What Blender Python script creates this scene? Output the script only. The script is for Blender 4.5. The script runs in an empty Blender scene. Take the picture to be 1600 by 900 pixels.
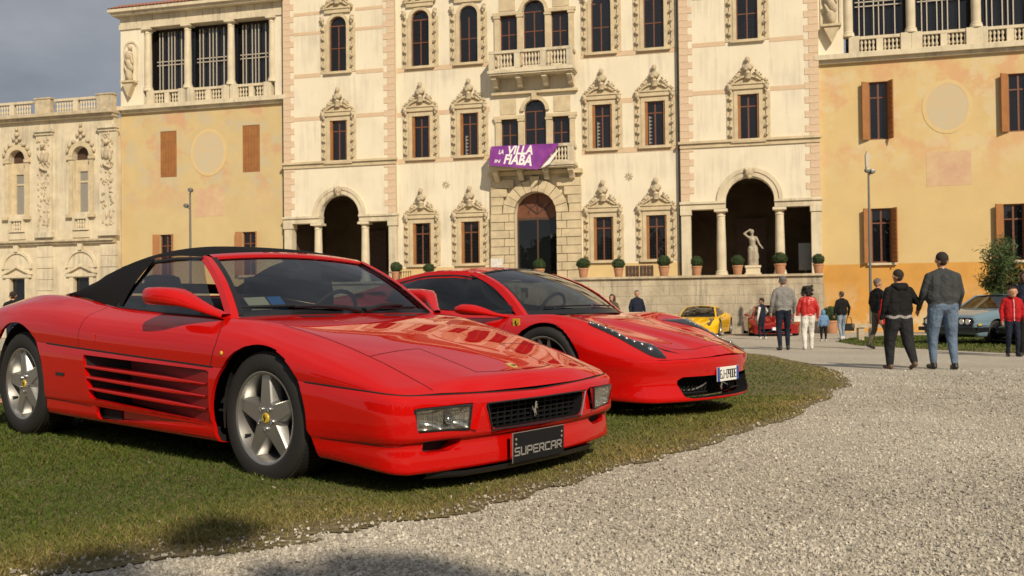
import bpy, bmesh, math, random
import numpy as np
from mathutils import Vector, Matrix
from mathutils.bvhtree import BVHTree

R = math.radians
rng = np.random.default_rng(7)
random.seed(7)
SC = bpy.context.scene
COL = SC.collection

# ------------------------------------------------------------------ camera
PITCH, ROLL, FPX, CAMZ = 0.017, -0.0115, 1500.0, 1.0
cam_d = bpy.data.cameras.new('camera')
cam = bpy.data.objects.new('camera', cam_d)
COL.objects.link(cam)
cam_d.sensor_width = 23.5
cam_d.lens = FPX * 23.5 / 1600.0
cam_d.clip_start = 0.05
cam_d.clip_end = 4000
cam_d.dof.use_dof = True
cam_d.dof.focus_distance = 5.6
cam_d.dof.aperture_fstop = 4.5
_f = Vector((0, math.cos(PITCH), math.sin(PITCH)))
_u = Vector((0, -math.sin(PITCH), math.cos(PITCH)))
_r = Vector((1, 0, 0))
_r2 = math.cos(ROLL) * _r + math.sin(ROLL) * _u
_u2 = -math.sin(ROLL) * _r + math.cos(ROLL) * _u
cam.matrix_world = Matrix((( _r2.x, _u2.x, -_f.x, 0), (_r2.y, _u2.y, -_f.y, 0), (_r2.z, _u2.z, -_f.z, CAMZ), (0, 0, 0, 1)))
SC.camera = cam

# ------------------------------------------------------------------ sky and sun
SUN_EL = R(35)
SUN_AZ = math.atan2(0.36, -0.933)          # clockwise from +Y: behind the camera, a little to the right
sun_dir = Vector((math.sin(SUN_AZ) * math.cos(SUN_EL), math.cos(SUN_AZ) * math.cos(SUN_EL), math.sin(SUN_EL)))
world = bpy.data.worlds.new('World')
SC.world = world
world.use_nodes = True
wn, wl = world.node_tree.nodes, world.node_tree.links
wn.clear()
w_out = wn.new('ShaderNodeOutputWorld')
w_bg = wn.new('ShaderNodeBackground')
w_bg.inputs['Strength'].default_value = 0.072
w_sky = wn.new('ShaderNodeTexSky')
w_sky.sky_type = 'NISHITA'
w_sky.sun_disc = False
w_sky.sun_elevation = SUN_EL
w_sky.sun_rotation = SUN_AZ
w_tc = wn.new('ShaderNodeTexCoord')
w_map = wn.new('ShaderNodeMapping')
w_map.inputs['Scale'].default_value = (1.0, 1.0, 2.6)
w_noise = wn.new('ShaderNodeTexNoise')
w_noise.inputs['Scale'].default_value = 3.2
w_noise.inputs['Detail'].default_value = 7
w_noise.inputs['Roughness'].default_value = 0.55
w_ramp = wn.new('ShaderNodeValToRGB')
w_ramp.color_ramp.elements[0].position = 0.30
w_ramp.color_ramp.elements[0].color = (3.0, 3.2, 3.65, 1)
w_ramp.color_ramp.elements[1].position = 0.72
w_ramp.color_ramp.elements[1].color = (6.2, 6.3, 6.6, 1)
w_mix = wn.new('ShaderNodeMixRGB')
w_mix.inputs['Fac'].default_value = 0.86
wl.new(w_tc.outputs['Generated'], w_map.inputs['Vector'])
wl.new(w_map.outputs['Vector'], w_noise.inputs['Vector'])
wl.new(w_noise.outputs['Fac'], w_ramp.inputs['Fac'])
wl.new(w_sky.outputs['Color'], w_mix.inputs['Color1'])
wl.new(w_ramp.outputs['Color'], w_mix.inputs['Color2'])
wl.new(w_mix.outputs['Color'], w_bg.inputs['Color'])
wl.new(w_bg.outputs['Background'], w_out.inputs['Surface'])

sun_l = bpy.data.lights.new('sun', 'SUN')
sun_l.energy = 4.3
sun_l.angle = R(0.55)
sun_l.color = (1.0, 0.86, 0.66)
sun = bpy.data.objects.new('sun', sun_l)
COL.objects.link(sun)
sun.rotation_euler = (-sun_dir).to_track_quat('-Z', 'Y').to_euler()
sun.location = sun_dir * 60

vs = SC.view_settings
vs.view_transform = 'Standard'
vs.look = 'None'
vs.exposure = 0.0
vs.gamma = 1.0
vs.use_curve_mapping = False
SC.cycles.max_bounces = 8
SC.cycles.transparent_max_bounces = 12
SC.cycles.caustics_reflective = False
SC.cycles.caustics_refractive = False

# ------------------------------------------------------------------ helpers
def ground(x, y):
    """height of the grounds: a gentle fall towards the house, with a low swell under the lawn"""
    return 0.2 - 0.0145 * np.clip(y, -10, 70) - 0.055 * np.exp(-((y - 16) / 7.0) ** 2) + 0.14 * np.exp(-((x + 2.8) ** 2 + (y - 8.5) ** 2) / 13.5)

def on_ground(px, py):
    """the point of the ground that the photograph shows at a pixel of its 1600 x 900"""
    d = _r2 * ((px - 800) / FPX) + _u2 * (-(py - 450) / FPX) + _f
    lo, hi = 0.5, 400.0
    for _ in range(60):
        t = (lo + hi) / 2
        if CAMZ + d.z * t > float(ground(d.x * t, d.y * t)): lo = t
        else: hi = t
    return Vector((d.x * t, d.y * t, float(ground(d.x * t, d.y * t))))

def at_depth(px, py, Y):
    d = _r2 * ((px - 800) / FPX) + _u2 * (-(py - 450) / FPX) + _f
    t = Y / d.y
    return Vector((d.x * t, Y, CAMZ + d.z * t))

def link(o, parent=None):
    COL.objects.link(o)
    if parent is not None:
        o.parent = parent
    return o

def tag(o, label=None, cat=None, group=None, kind=None):
    if label: o['label'] = label
    if cat: o['category'] = cat
    if group: o['group'] = group
    if kind: o['kind'] = kind
    return o

def empty(name, loc=(0, 0, 0), rz=0.0, parent=None):
    o = bpy.data.objects.new(name, None)
    o.location = loc
    o.rotation_euler = (0, 0, rz)
    o.empty_display_size = 0.1
    return link(o, parent)

def copy_tree(o, parent=None):
    c = o.copy()
    COL.objects.link(c)
    c.parent = parent
    for ch in o.children:
        copy_tree(ch, c)
    return c

def inst(name, mesh, parent, loc=(0, 0, 0), rz=0.0, sc=(1, 1, 1), rot=None):
    o = bpy.data.objects.new(name, mesh)
    o.location = loc
    o.rotation_euler = rot if rot else (0, 0, rz)
    o.scale = sc
    return link(o, parent)

class MB:
    """collects shapes; build() links them as one mesh object"""
    def __init__(s):
        s.v, s.f, s.m, s.sm, s.mi, s.smooth = [], [], [], [], 0, False
    def add(s, vs, fs):
        b = len(s.v)
        s.v += [tuple(p) for p in vs]
        for f in fs:
            s.f.append(tuple(i + b for i in f)); s.m.append(s.mi); s.sm.append(s.smooth)
        return s
    def box(s, x0, x1, y0, y1, z0, z1):
        v = [(x0, y0, z0), (x1, y0, z0), (x1, y1, z0), (x0, y1, z0), (x0, y0, z1), (x1, y0, z1), (x1, y1, z1), (x0, y1, z1)]
        return s.add(v, [(0, 3, 2, 1), (4, 5, 6, 7), (0, 1, 5, 4), (1, 2, 6, 5), (2, 3, 7, 6), (3, 0, 4, 7)])
    def cbox(s, c, d, M=None):
        v = [Vector((sx * d[0] / 2, sy * d[1] / 2, sz * d[2] / 2)) for sz in (-1, 1) for sx, sy in ((-1, -1), (1, -1), (1, 1), (-1, 1))]
        if M is not None: v = [M @ p for p in v]
        v = [(p.x + c[0], p.y + c[1], p.z + c[2]) for p in v]
        return s.add(v, [(0, 3, 2, 1), (4, 5, 6, 7), (0, 1, 5, 4), (1, 2, 6, 5), (2, 3, 7, 6), (3, 0, 4, 7)])
    def prism(s, poly, a, b, axis=1):
        """poly: 2D points; extruded from a to b along an axis (0 x, 1 y, 2 z)"""
        n = len(poly)
        def P(p, t):
            return (t, p[0], p[1]) if axis == 0 else ((p[0], t, p[1]) if axis == 1 else (p[0], p[1], t))
        v = [P(p, a) for p in poly] + [P(p, b) for p in poly]
        f = [tuple(range(n)), tuple(range(2 * n - 1, n - 1, -1))] + [(i, i + n, (i + 1) % n + n, (i + 1) % n) for i in range(n)]
        return s.add(v, f)
    def grid(s, P, wrap_u=False, wrap_v=False):
        P = np.asarray(P, float); nu, nv = P.shape[:2]
        v = P.reshape(-1, 3).tolist(); f = []
        for i in range(nu if wrap_u else nu - 1):
            for j in range(nv if wrap_v else nv - 1):
                i2, j2 = (i + 1) % nu, (j + 1) % nv
                f.append((i * nv + j, i2 * nv + j, i2 * nv + j2, i * nv + j2))
        return s.add(v, f)
    def lathe(s, prof, n=16, c=(0, 0, 0), axis=2, cap=True):
        pts = []
        for r, h in prof:
            row = []
            for k in range(n):
                a = 2 * math.pi * k / n
                p = (r * math.cos(a), r * math.sin(a), h)
                if axis == 1: p = (p[0], p[2], p[1])
                elif axis == 0: p = (p[2], p[0], p[1])
                row.append((p[0] + c[0], p[1] + c[1], p[2] + c[2]))
            pts.append(row)
        b = len(s.v)
        s.grid(pts, wrap_v=True)
        if cap:
            m = len(prof)
            if prof[0][0] > 1e-5: s.f.append(tuple(b + k for k in range(n - 1, -1, -1))); s.m.append(s.mi); s.sm.append(s.smooth)
            if prof[-1][0] > 1e-5: s.f.append(tuple(b + (m - 1) * n + k for k in range(n))); s.m.append(s.mi); s.sm.append(s.smooth)
        return s
    def tube(s, path, rad, n=8, cap=True):
        path = [Vector(p) for p in path]
        if not hasattr(rad, '__len__'): rad = [rad] * len(path)
        rows = []; up = None
        for i, p in enumerate(path):
            t = (path[min(i + 1, len(path) - 1)] - path[max(i - 1, 0)]).normalized()
            if up is None: up = Vector((0, 0, 1)) if abs(t.z) < 0.9 else Vector((1, 0, 0))
            a = t.cross(up).normalized(); up = a.cross(t).normalized()
            rows.append([tuple(p + a * (rad[i] * math.cos(2 * math.pi * k / n)) + up * (rad[i] * math.sin(2 * math.pi * k / n))) for k in range(n)])
        b = len(s.v); s.grid(rows, wrap_v=True)
        if cap:
            m = len(path)
            s.f.append(tuple(b + k for k in range(n))); s.f.append(tuple(b + (m - 1) * n + k for k in range(n - 1, -1, -1)))
            s.m += [s.mi] * 2; s.sm += [s.smooth] * 2
        return s
    def ball(s, c, r, nu=8, nv=6, M=None):
        r = r if hasattr(r, '__len__') else (r, r, r)
        rows = []
        for i in range(nv + 1):
            t = math.pi * i / nv - math.pi / 2
            row = []
            for k in range(nu):
                a = 2 * math.pi * k / nu
                p = Vector((r[0] * math.cos(t) * math.cos(a), r[1] * math.cos(t) * math.sin(a), r[2] * math.sin(t)))
                if M is not None: p = M @ p
                row.append((p.x + c[0], p.y + c[1], p.z + c[2]))
            rows.append(row)
        return s.grid(rows, wrap_v=True)
    def mesh(s, name, mats, sharp=None):
        me = bpy.data.meshes.new(name)
        me.from_pydata(s.v, [], s.f)
        for m in (mats if isinstance(mats, (list, tuple)) else [mats]): me.materials.append(M[m] if isinstance(m, str) else m)
        if isinstance(mats, (list, tuple)) and len(mats) > 1: me.polygons.foreach_set('material_index', s.m)
        me.polygons.foreach_set('use_smooth', [True] * len(s.f) if sharp is not None else s.sm)
        me.validate()
        bm = bmesh.new(); bm.from_mesh(me); bmesh.ops.remove_doubles(bm, verts=bm.verts, dist=1e-5); bmesh.ops.recalc_face_normals(bm, faces=bm.faces); bm.to_mesh(me); bm.free()
        if sharp is not None: me.set_sharp_from_angle(angle=R(sharp))
        me.update()
        return me
    def build(s, name, mats, parent=None, sharp=None, loc=(0, 0, 0), rz=0.0):
        o = bpy.data.objects.new(name, s.mesh(name, mats, sharp))
        o.location = loc; o.rotation_euler = (0, 0, rz)
        return link(o, parent)

def np_mesh(name, V, F, mat, smooth=False):
    """a large mesh straight from arrays: V (n,3), F (m,3)"""
    me = bpy.data.meshes.new(name)
    me.vertices.add(len(V)); me.vertices.foreach_set('co', np.ascontiguousarray(V, dtype=np.float32).ravel())
    k = F.shape[1]
    me.loops.add(F.size); me.loops.foreach_set('vertex_index', np.ascontiguousarray(F, dtype=np.int32).ravel())
    me.polygons.add(len(F)); me.polygons.foreach_set('loop_start', np.arange(0, F.size, k, dtype=np.int32))
    me.polygons.foreach_set('loop_total', np.full(len(F), k, dtype=np.int32))
    me.polygons.foreach_set('use_smooth', np.full(len(F), smooth))
    me.materials.append(mat)
    me.update(calc_edges=True)
    return me

def pchip(xs, ys, x):
    """smooth, never overshooting interpolation"""
    xs, ys, x = np.asarray(xs, float), np.asarray(ys, float), np.asarray(x, float)
    h = np.diff(xs); d = np.diff(ys) / h
    m = np.zeros_like(ys)
    m[0], m[-1] = d[0], d[-1]
    for i in range(1, len(xs) - 1):
        if d[i - 1] * d[i] > 0:
            w1, w2 = 2 * h[i] + h[i - 1], h[i] + 2 * h[i - 1]
            m[i] = (w1 + w2) / (w1 / d[i - 1] + w2 / d[i])
    k = np.clip(np.searchsorted(xs, x) - 1, 0, len(xs) - 2)
    t = np.clip((x - xs[k]) / h[k], 0, 1)
    return (2*t**3-3*t**2+1)*ys[k] + (t**3-2*t**2+t)*h[k]*m[k] + (-2*t**3+3*t**2)*ys[k+1] + (t**3-t**2)*h[k]*m[k+1]

def crom(P, n):
    """Catmull-Rom through points P (k,d), n samples per span"""
    P = np.asarray(P, float); k = len(P)
    out = []
    for i in range(k - 1):
        p0, p1, p2, p3 = P[max(i - 1, 0)], P[i], P[i + 1], P[min(i + 2, k - 1)]
        for t in np.arange(n) / n:
            out.append(0.5 * (2 * p1 + (p2 - p0) * t + (2 * p0 - 5 * p1 + 4 * p2 - p3) * t * t + (3 * p1 - p0 - 3 * p2 + p3) * t ** 3))
    out.append(P[-1])
    return np.array(out)

# ------------------------------------------------------------------ materials
M = {}
def mat(name, color=(.5, .5, .5), rough=.6, metal=0., coat=0., spec=.5, var=0.0, vscale=8.0, bump=0.0, bscale=60.0, dist=.01, c2=None, detail=6, sheen=0.0, coat_rough=.03, streak=0.0):
    m = bpy.data.materials.new(name); m.use_nodes = True
    n, l = m.node_tree.nodes, m.node_tree.links
    b = n['Principled BSDF']
    b.inputs['Base Color'].default_value = (*color, 1)
    b.inputs['Roughness'].default_value = rough
    b.inputs['Metallic'].default_value = metal
    b.inputs['Coat Weight'].default_value = coat
    b.inputs['Coat Roughness'].default_value = coat_rough
    b.inputs['Specular IOR Level'].default_value = spec
    b.inputs['Sheen Weight'].default_value = sheen
    if var or c2 or bump:
        tc = n.new('ShaderNodeTexCoord')
    if var or c2:
        t = n.new('ShaderNodeTexNoise'); t.inputs['Scale'].default_value = vscale; t.inputs['Detail'].default_value = detail; t.inputs['Roughness'].default_value = .6
        l.new(tc.outputs['Object'], t.inputs['Vector'])
        r = n.new('ShaderNodeValToRGB')
        a = c2 if c2 else tuple(c * (1 - var) for c in color)
        e = color if c2 else tuple(min(1, c * (1 + var)) for c in color)
        r.color_ramp.elements[0].position = .32; r.color_ramp.elements[0].color = (*a, 1)
        r.color_ramp.elements[1].position = .68; r.color_ramp.elements[1].color = (*e, 1)
        l.new(t.outputs['Fac'], r.inputs['Fac']); last = r.outputs['Color']
        if streak:                                    # rain marks: noise drawn out down the wall, in patches
            mp = n.new('ShaderNodeMapping'); mp.inputs['Scale'].default_value = (3.2, 3.2, .22); l.new(tc.outputs['Object'], mp.inputs['Vector'])
            s1 = n.new('ShaderNodeTexNoise'); s1.inputs['Scale'].default_value = 1.6; s1.inputs['Detail'].default_value = 8; s1.inputs['Roughness'].default_value = .65; l.new(mp.outputs['Vector'], s1.inputs['Vector'])
            s2 = n.new('ShaderNodeTexNoise'); s2.inputs['Scale'].default_value = .5; s2.inputs['Detail'].default_value = 5; l.new(tc.outputs['Object'], s2.inputs['Vector'])
            pm = n.new('ShaderNodeMath'); pm.operation = 'MULTIPLY'; l.new(s1.outputs['Fac'], pm.inputs[0]); l.new(s2.outputs['Fac'], pm.inputs[1])
            mr = n.new('ShaderNodeMapRange'); mr.inputs['From Min'].default_value = .24; mr.inputs['From Max'].default_value = .40; mr.inputs['To Min'].default_value = 0; mr.inputs['To Max'].default_value = streak; l.new(pm.outputs[0], mr.inputs['Value'])
            mx = n.new('ShaderNodeMixRGB'); l.new(mr.outputs['Result'], mx.inputs['Fac']); l.new(last, mx.inputs['Color1']); mx.inputs['Color2'].default_value = (color[0] * .42, color[1] * .42, color[2] * .45, 1); last = mx.outputs['Color']
        l.new(last, b.inputs['Base Color'])
    if bump:
        t2 = n.new('ShaderNodeTexNoise'); t2.inputs['Scale'].default_value = bscale; t2.inputs['Detail'].default_value = 4
        l.new(tc.outputs['Object'], t2.inputs['Vector'])
        bp = n.new('ShaderNodeBump'); bp.inputs['Strength'].default_value = bump; bp.inputs['Distance'].default_value = dist
        l.new(t2.outputs['Fac'], bp.inputs['Height']); l.new(bp.outputs['Normal'], b.inputs['Normal'])
    M[name] = m
    return m

def glass(name, tint=(.6, .62, .62), fres=1.45, rough=0.0, base=0.0, dark=(.01, .01, .012)):
    """a thin pane: tinted see-through with a Fresnel reflection; base mixes in an opaque dark body"""
    m = bpy.data.materials.new(name); m.use_nodes = True
    n, l = m.node_tree.nodes, m.node_tree.links
    n.clear()
    o = n.new('ShaderNodeOutputMaterial'); tr = n.new('ShaderNodeBsdfTransparent'); tr.inputs['Color'].default_value = (*tint, 1)
    g = n.new('ShaderNodeBsdfGlossy'); g.inputs['Roughness'].default_value = rough; g.inputs['Color'].default_value = (.9, .9, .9, 1)
    lw = n.new('ShaderNodeLayerWeight'); lw.inputs['Blend'].default_value = .5      # Facing: 0 head-on, 1 grazing, alike from both sides
    pw = n.new('ShaderNodeMath'); pw.operation = 'POWER'; pw.inputs[1].default_value = 4.2; l.new(lw.outputs['Facing'], pw.inputs[0])
    ma = n.new('ShaderNodeMath'); ma.operation = 'MULTIPLY_ADD'; f0 = ((fres - 1) / (fres + 1)) ** 2 * 2.0; ma.inputs[1].default_value = 1 - f0; ma.inputs[2].default_value = f0; l.new(pw.outputs[0], ma.inputs[0])
    mx = n.new('ShaderNodeMixShader'); l.new(ma.outputs[0], mx.inputs['Fac'])
    if base > 0:
        df = n.new('ShaderNodeBsdfDiffuse'); df.inputs['Color'].default_value = (*dark, 1)
        m2 = n.new('ShaderNodeMixShader'); m2.inputs['Fac'].default_value = base
        l.new(tr.outputs['BSDF'], m2.inputs[1]); l.new(df.outputs['BSDF'], m2.inputs[2]); l.new(m2.outputs['Shader'], mx.inputs[1])
    else:
        l.new(tr.outputs['BSDF'], mx.inputs[1])
    l.new(g.outputs['BSDF'], mx.inputs[2]); l.new(mx.outputs['Shader'], o.inputs['Surface'])
    M[name] = m
    return m

# building
mat('plaster', (.80, .73, .58), .85, c2=(.72, .65, .50), vscale=.55, bump=.25, bscale=9, dist=.02, detail=9, streak=.35)
mat('stone', (.66, .55, .36), .8, c2=(.47, .39, .26), vscale=2.2, bump=.4, bscale=14, dist=.02)
mat('stone_pale', (.72, .64, .47), .8, c2=(.58, .50, .36), vscale=1.6, bump=.35, bscale=12, dist=.02, streak=.6)
mat('stone_worn', (.63, .53, .36), .85, c2=(.38, .32, .23), vscale=3.0, bump=.6, bscale=16, dist=.03)
mat('brick_pink', (.69, .53, .38), .85, c2=(.60, .45, .31), vscale=6, bump=.3, bscale=30)
mat('band_pink', (.66, .49, .33), .85, c2=(.60, .45, .30), vscale=3, bump=.2, bscale=20)
mat('terracotta', (.52, .27, .15), .8, c2=(.42, .21, .12), vscale=9, bump=.2, bscale=40)
mat('roof_tile', (.36, .15, .09), .85, c2=(.22, .10, .07), vscale=12)
mat('shutter_wood', (.36, .155, .045), .6, c2=(.27, .11, .034), vscale=1.6, bump=.1, bscale=30, detail=3)
mat('frame_wood', (.16, .06, .03), .5, var=.2, vscale=8)
mat('dark_wood', (.075, .04, .025), .6, var=.25, vscale=6)
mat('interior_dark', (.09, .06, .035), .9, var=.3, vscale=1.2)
mat('iron', (.03, .03, .03), .5, metal=.6)
mat('grey_metal', (.22, .22, .21), .45, metal=.7)
mat('white_bar', (.50, .45, .37), .5)
glass('window_glass', tint=(.10, .10, .11), base=.75, dark=(.012, .012, .015))
glass('door_glass', tint=(.12, .14, .15), base=.6, dark=(.012, .014, .016))
mat('curtain', (.26, .245, .22), .9)
mat('box_leaf', (.045, .085, .018), .6, c2=(.022, .045, .010), vscale=30)
mat('oleander_leaf', (.07, .12, .03), .5, c2=(.035, .065, .015), vscale=5)
mat('bark', (.10, .075, .05), .9, var=.3, vscale=10)

# ------------------------------------------------------------------ the ground, the gravel and the lawn
def ground_mat(name, near, kind):
    m = bpy.data.materials.new(name); m.use_nodes = True
    n, l = m.node_tree.nodes, m.node_tree.links
    b = n['Principled BSDF']; b.inputs['Roughness'].default_value = .95; b.inputs['Specular IOR Level'].default_value = .15
    tc = n.new('ShaderNodeTexCoord')
    def noise(sc, det=5):
        t = n.new('ShaderNodeTexNoise'); t.inputs['Scale'].default_value = sc; t.inputs['Detail'].default_value = det
        l.new(tc.outputs['Object'], t.inputs['Vector']); return t.outputs['Fac']
    def ramp(f, stops):
        r = n.new('ShaderNodeValToRGB'); e = r.color_ramp.elements
        e[0].position, e[0].color = stops[0][0], (*stops[0][1], 1); e[1].position, e[1].color = stops[-1][0], (*stops[-1][1], 1)
        for p, c in stops[1:-1]:
            q = e.new(p); q.color = (*c, 1)
        l.new(f, r.inputs['Fac']); return r.outputs['Color']
    def mix(f, a, c, mode='MIX'):
        x = n.new('ShaderNodeMixRGB'); x.blend_type = mode
        if isinstance(f, float): x.inputs['Fac'].default_value = f
        else: l.new(f, x.inputs['Fac'])
        l.new(a, x.inputs['Color1']); l.new(c, x.inputs['Color2']); return x.outputs['Color']
    v = n.new('ShaderNodeTexVoronoi'); v.inputs['Scale'].default_value = 62 if kind == 'gravel' else 90
    l.new(tc.outputs['Object'], v.inputs['Vector'])
    if kind == 'gravel':
        sep = n.new('ShaderNodeSeparateColor'); l.new(v.outputs['Color'], sep.inputs['Color'])
        stones = ramp(sep.outputs['Red'], [(0, (.31, .285, .235)), (.35, (.42, .385, .32)), (.75, (.50, .46, .39)), (1, (.64, .595, .50))])
        broad = ramp(noise(.55, 4), [(.3, (.84, .82, .79)), (.7, (1, 1, 1))])
        col = mix(1.0, stones, broad, 'MULTIPLY')
        h = v.outputs['Distance']; strength, dist = .45, .008
    else:
        fine = ramp(noise(34, 8), [(.3, (.11, .09, .045)), (.55, (.20, .165, .085)), (.75, (.32, .27, .17))])
        col = fine
        h = noise(70, 6); strength, dist = .8, .02
    l.new(col, b.inputs['Base Color'])
    bp = n.new('ShaderNodeBump'); bp.inputs['Strength'].default_value = strength; bp.inputs['Distance'].default_value = dist
    if kind == 'gravel': bp.invert = True
    l.new(h, bp.inputs['Height']); l.new(bp.outputs['Normal'], b.inputs['Normal'])
    M[name] = m
ground_mat('gravel_ground', True, 'gravel')
ground_mat('lawn_soil', True, 'lawn')

def sheet(name, xs, ys, dz, material, keep=None):
    X, Y = np.meshgrid(xs, ys, indexing='ij')
    V = np.stack([X, Y, ground(X, Y) + dz], -1).reshape(-1, 3)
    nu, nv = X.shape
    I = (np.arange(nu - 1)[:, None] * nv + np.arange(nv - 1)[None]).ravel()
    F = np.stack([I, I + nv, I + nv + 1, I + 1], 1)
    return link(bpy.data.objects.new(name, np_mesh(name, V, F, M[material], True)))

def spaced(a, b, c, d, n1, n2):
    return np.unique(np.concatenate([np.linspace(b, c, n1), b - np.geomspace(.5, b - a, n2), c + np.geomspace(.5, d - c, n2)]))
tag(sheet('gravel_court', spaced(-1500, -40, 30, 1500, 141, 24), spaced(-1500, -6, 60, 1500, 133, 24), 0, 'gravel_ground'), kind='structure')

# outline of the lawn, on the ground
edge_px = [(150, 902), (262, 879), (390, 858), (465, 845), (525, 836), (600, 819), (740, 799), (847, 772), (928, 742), (1009, 722), (1105, 696), (1202, 666),
           (1256, 643), (1297, 621), (1320, 602), (1312, 581), (1224, 560), (1159, 552)]
_e = [on_ground(*p) for p in edge_px]
_e = [Vector((-3.6, 1.7, 0)), Vector((-2.4, 2.45, 0))] + [p for p in _e[1:]] + [Vector((3.0, 23.5, 0)), Vector((-2.0, 26.5, 0)), Vector((-10, 28.5, 0)), Vector((-26, 30, 0)), Vector((-26, 1.5, 0))]
lawn_poly = crom([(p.x, p.y) for p in _e[:-2]], 14)
_w = np.cumsum(rng.normal(0, 1, (len(lawn_poly), 2)), 0); _w -= np.stack([np.convolve(np.pad(_w[:, j], 12, mode='edge'), np.ones(25) / 25, 'valid') for j in (0, 1)], 1)
lawn_poly = lawn_poly + np.clip(_w * .022, -.09, .09)
lawn_poly = np.vstack([lawn_poly, [(p.x, p.y) for p in _e[-2:]]])

def in_poly(P, poly):
    x, y = P[:, 0], P[:, 1]; ins = np.zeros(len(P), bool)
    a, b = poly, np.roll(poly, -1, 0)
    for (x0, y0), (x1, y1) in zip(a, b):
        if y0 == y1: continue
        c = ((y0 > y) != (y1 > y)) & (x < (x1 - x0) * (y - y0) / (y1 - y0) + x0)
        ins ^= c
    return ins

def dist_poly(P, poly, closed=False):
    d = np.full(len(P), 1e9)
    q = np.vstack([poly, poly[:1]]) if closed else poly
    for a, b in zip(q[:-1], q[1:]):
        ab = b - a; t = np.clip(((P - a) @ ab) / (ab @ ab + 1e-12), 0, 1)
        d = np.minimum(d, np.linalg.norm(P - (a + t[:, None] * ab), axis=1))
    return d

def poly_sheet(name, poly, dz, material, step):
    bm = bmesh.new()
    vs = [bm.verts.new((x, y, 0)) for x, y in poly]
    bm.faces.new(vs)
    x0, y0 = poly.min(0); x1, y1 = poly.max(0)
    for x in np.arange(x0 + step, x1, step): bmesh.ops.bisect_plane(bm, geom=bm.verts[:] + bm.edges[:] + bm.faces[:], plane_co=(x, 0, 0), plane_no=(1, 0, 0))
    for y in np.arange(y0 + step, y1, step): bmesh.ops.bisect_plane(bm, geom=bm.verts[:] + bm.edges[:] + bm.faces[:], plane_co=(0, y, 0), plane_no=(0, 1, 0))
    for v in bm.verts: v.co.z = float(ground(v.co.x, v.co.y)) + dz
    bmesh.ops.recalc_face_normals(bm, faces=bm.faces)
    if sum(f.normal.z for f in bm.faces) < 0: bmesh.ops.reverse_faces(bm, faces=bm.faces)
    me = bpy.data.meshes.new(name); bm.to_mesh(me); bm.free(); me.materials.append(M[material])
    return link(bpy.data.objects.new(name, me))
tag(poly_sheet('lawn', lawn_poly, .006, 'lawn_soil', 1.0), kind='structure')
# a second strip of lawn in front of the right wing
_s = [on_ground(*p) for p in [(1306, 534), (1340, 540), (1450, 546), (1600, 553), (1700, 556), (1700, 524), (1600, 522), (1480, 524), (1380, 526), (1330, 529)]]
strip_poly = np.array([(p.x, p.y) for p in _s])
tag(poly_sheet('lawn_strip', strip_poly, .006, 'lawn_soil', 1.5), kind='structure')

# grass: short blades, thick near the camera and thinner far off
def grass_mat():
    m = bpy.data.materials.new('grass'); m.use_nodes = True
    n, l = m.node_tree.nodes, m.node_tree.links
    b = n['Principled BSDF']; b.inputs['Roughness'].default_value = .65; b.inputs['Specular IOR Level'].default_value = .2
    at = n.new('ShaderNodeAttribute'); at.attribute_name = 'dry'
    r = n.new('ShaderNodeValToRGB'); e = r.color_ramp.elements
    e[0].position, e[0].color = 0, (.050, .085, .012, 1); e[1].position, e[1].color = 1, (.36, .255, .105, 1)
    q = e.new(.35); q.color = (.105, .130, .022, 1)
    q = e.new(.62); q.color = (.205, .175, .052, 1)
    l.new(at.outputs['Fac'], r.inputs['Fac']); l.new(r.outputs['Color'], b.inputs['Base Color'])
    M['grass'] = m
grass_mat()

def value_noise(P, sc, seed):
    g = np.random.default_rng(seed).random((64, 64))
    q = P * sc; i = np.floor(q).astype(int); f = q - i; f = f * f * (3 - 2 * f)
    a = g[i[:, 0] % 64, i[:, 1] % 64]; b = g[(i[:, 0] + 1) % 64, i[:, 1] % 64]; c = g[i[:, 0] % 64, (i[:, 1] + 1) % 64]; d = g[(i[:, 0] + 1) % 64, (i[:, 1] + 1) % 64]
    return (a * (1 - f[:, 0]) + b * f[:, 0]) * (1 - f[:, 1]) + (c * (1 - f[:, 0]) + d * f[:, 0]) * f[:, 1]

def wedge_points(n, y0, y1, power):
    """random ground points in the wedge the camera sees; density falls as distance**-power"""
    u = rng.random(n); k = 2 - power
    y = (y0 ** k + u * (y1 ** k - y0 ** k)) ** (1 / k) if abs(k) > 1e-6 else y0 * (y1 / y0) ** u
    return np.stack([y * rng.uniform(-.60, .60, n), y], 1)

def grow(P, dry, hgt):
    n = len(P); d = np.hypot(P[:, 0], P[:, 1])
    w = .0019 * np.maximum(1, d / 4.5) * rng.uniform(.7, 1.4, n)
    h = hgt * rng.uniform(.5, 1.35, n)
    a = rng.uniform(0, 2 * np.pi, n); la = rng.uniform(0, 2 * np.pi, n); lean = h * rng.uniform(.2, 1.6, n)
    side = np.stack([np.cos(a), np.sin(a), 0 * a], 1) * w[:, None]
    b = np.stack([P[:, 0], P[:, 1], ground(P[:, 0], P[:, 1]) - .002], 1)
    ld = np.stack([np.cos(la), np.sin(la), 0 * la], 1)
    up = np.array([0, 0, 1.0])
    mid = b + ld * (lean * .35)[:, None] + up * (h * .62)[:, None]
    tip = b + ld * lean[:, None] + up * (h * .95)[:, None]
    V = np.stack([b - side, b + side, mid - side * .8, mid + side * .8, tip], 1).reshape(-1, 3)
    i = np.arange(n)[:, None] * 5
    F = np.concatenate([i + [0, 1, 3], i + [0, 3, 2], i + [2, 3, 4]], 0)
    return V, F, np.repeat(dry, 5)

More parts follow.
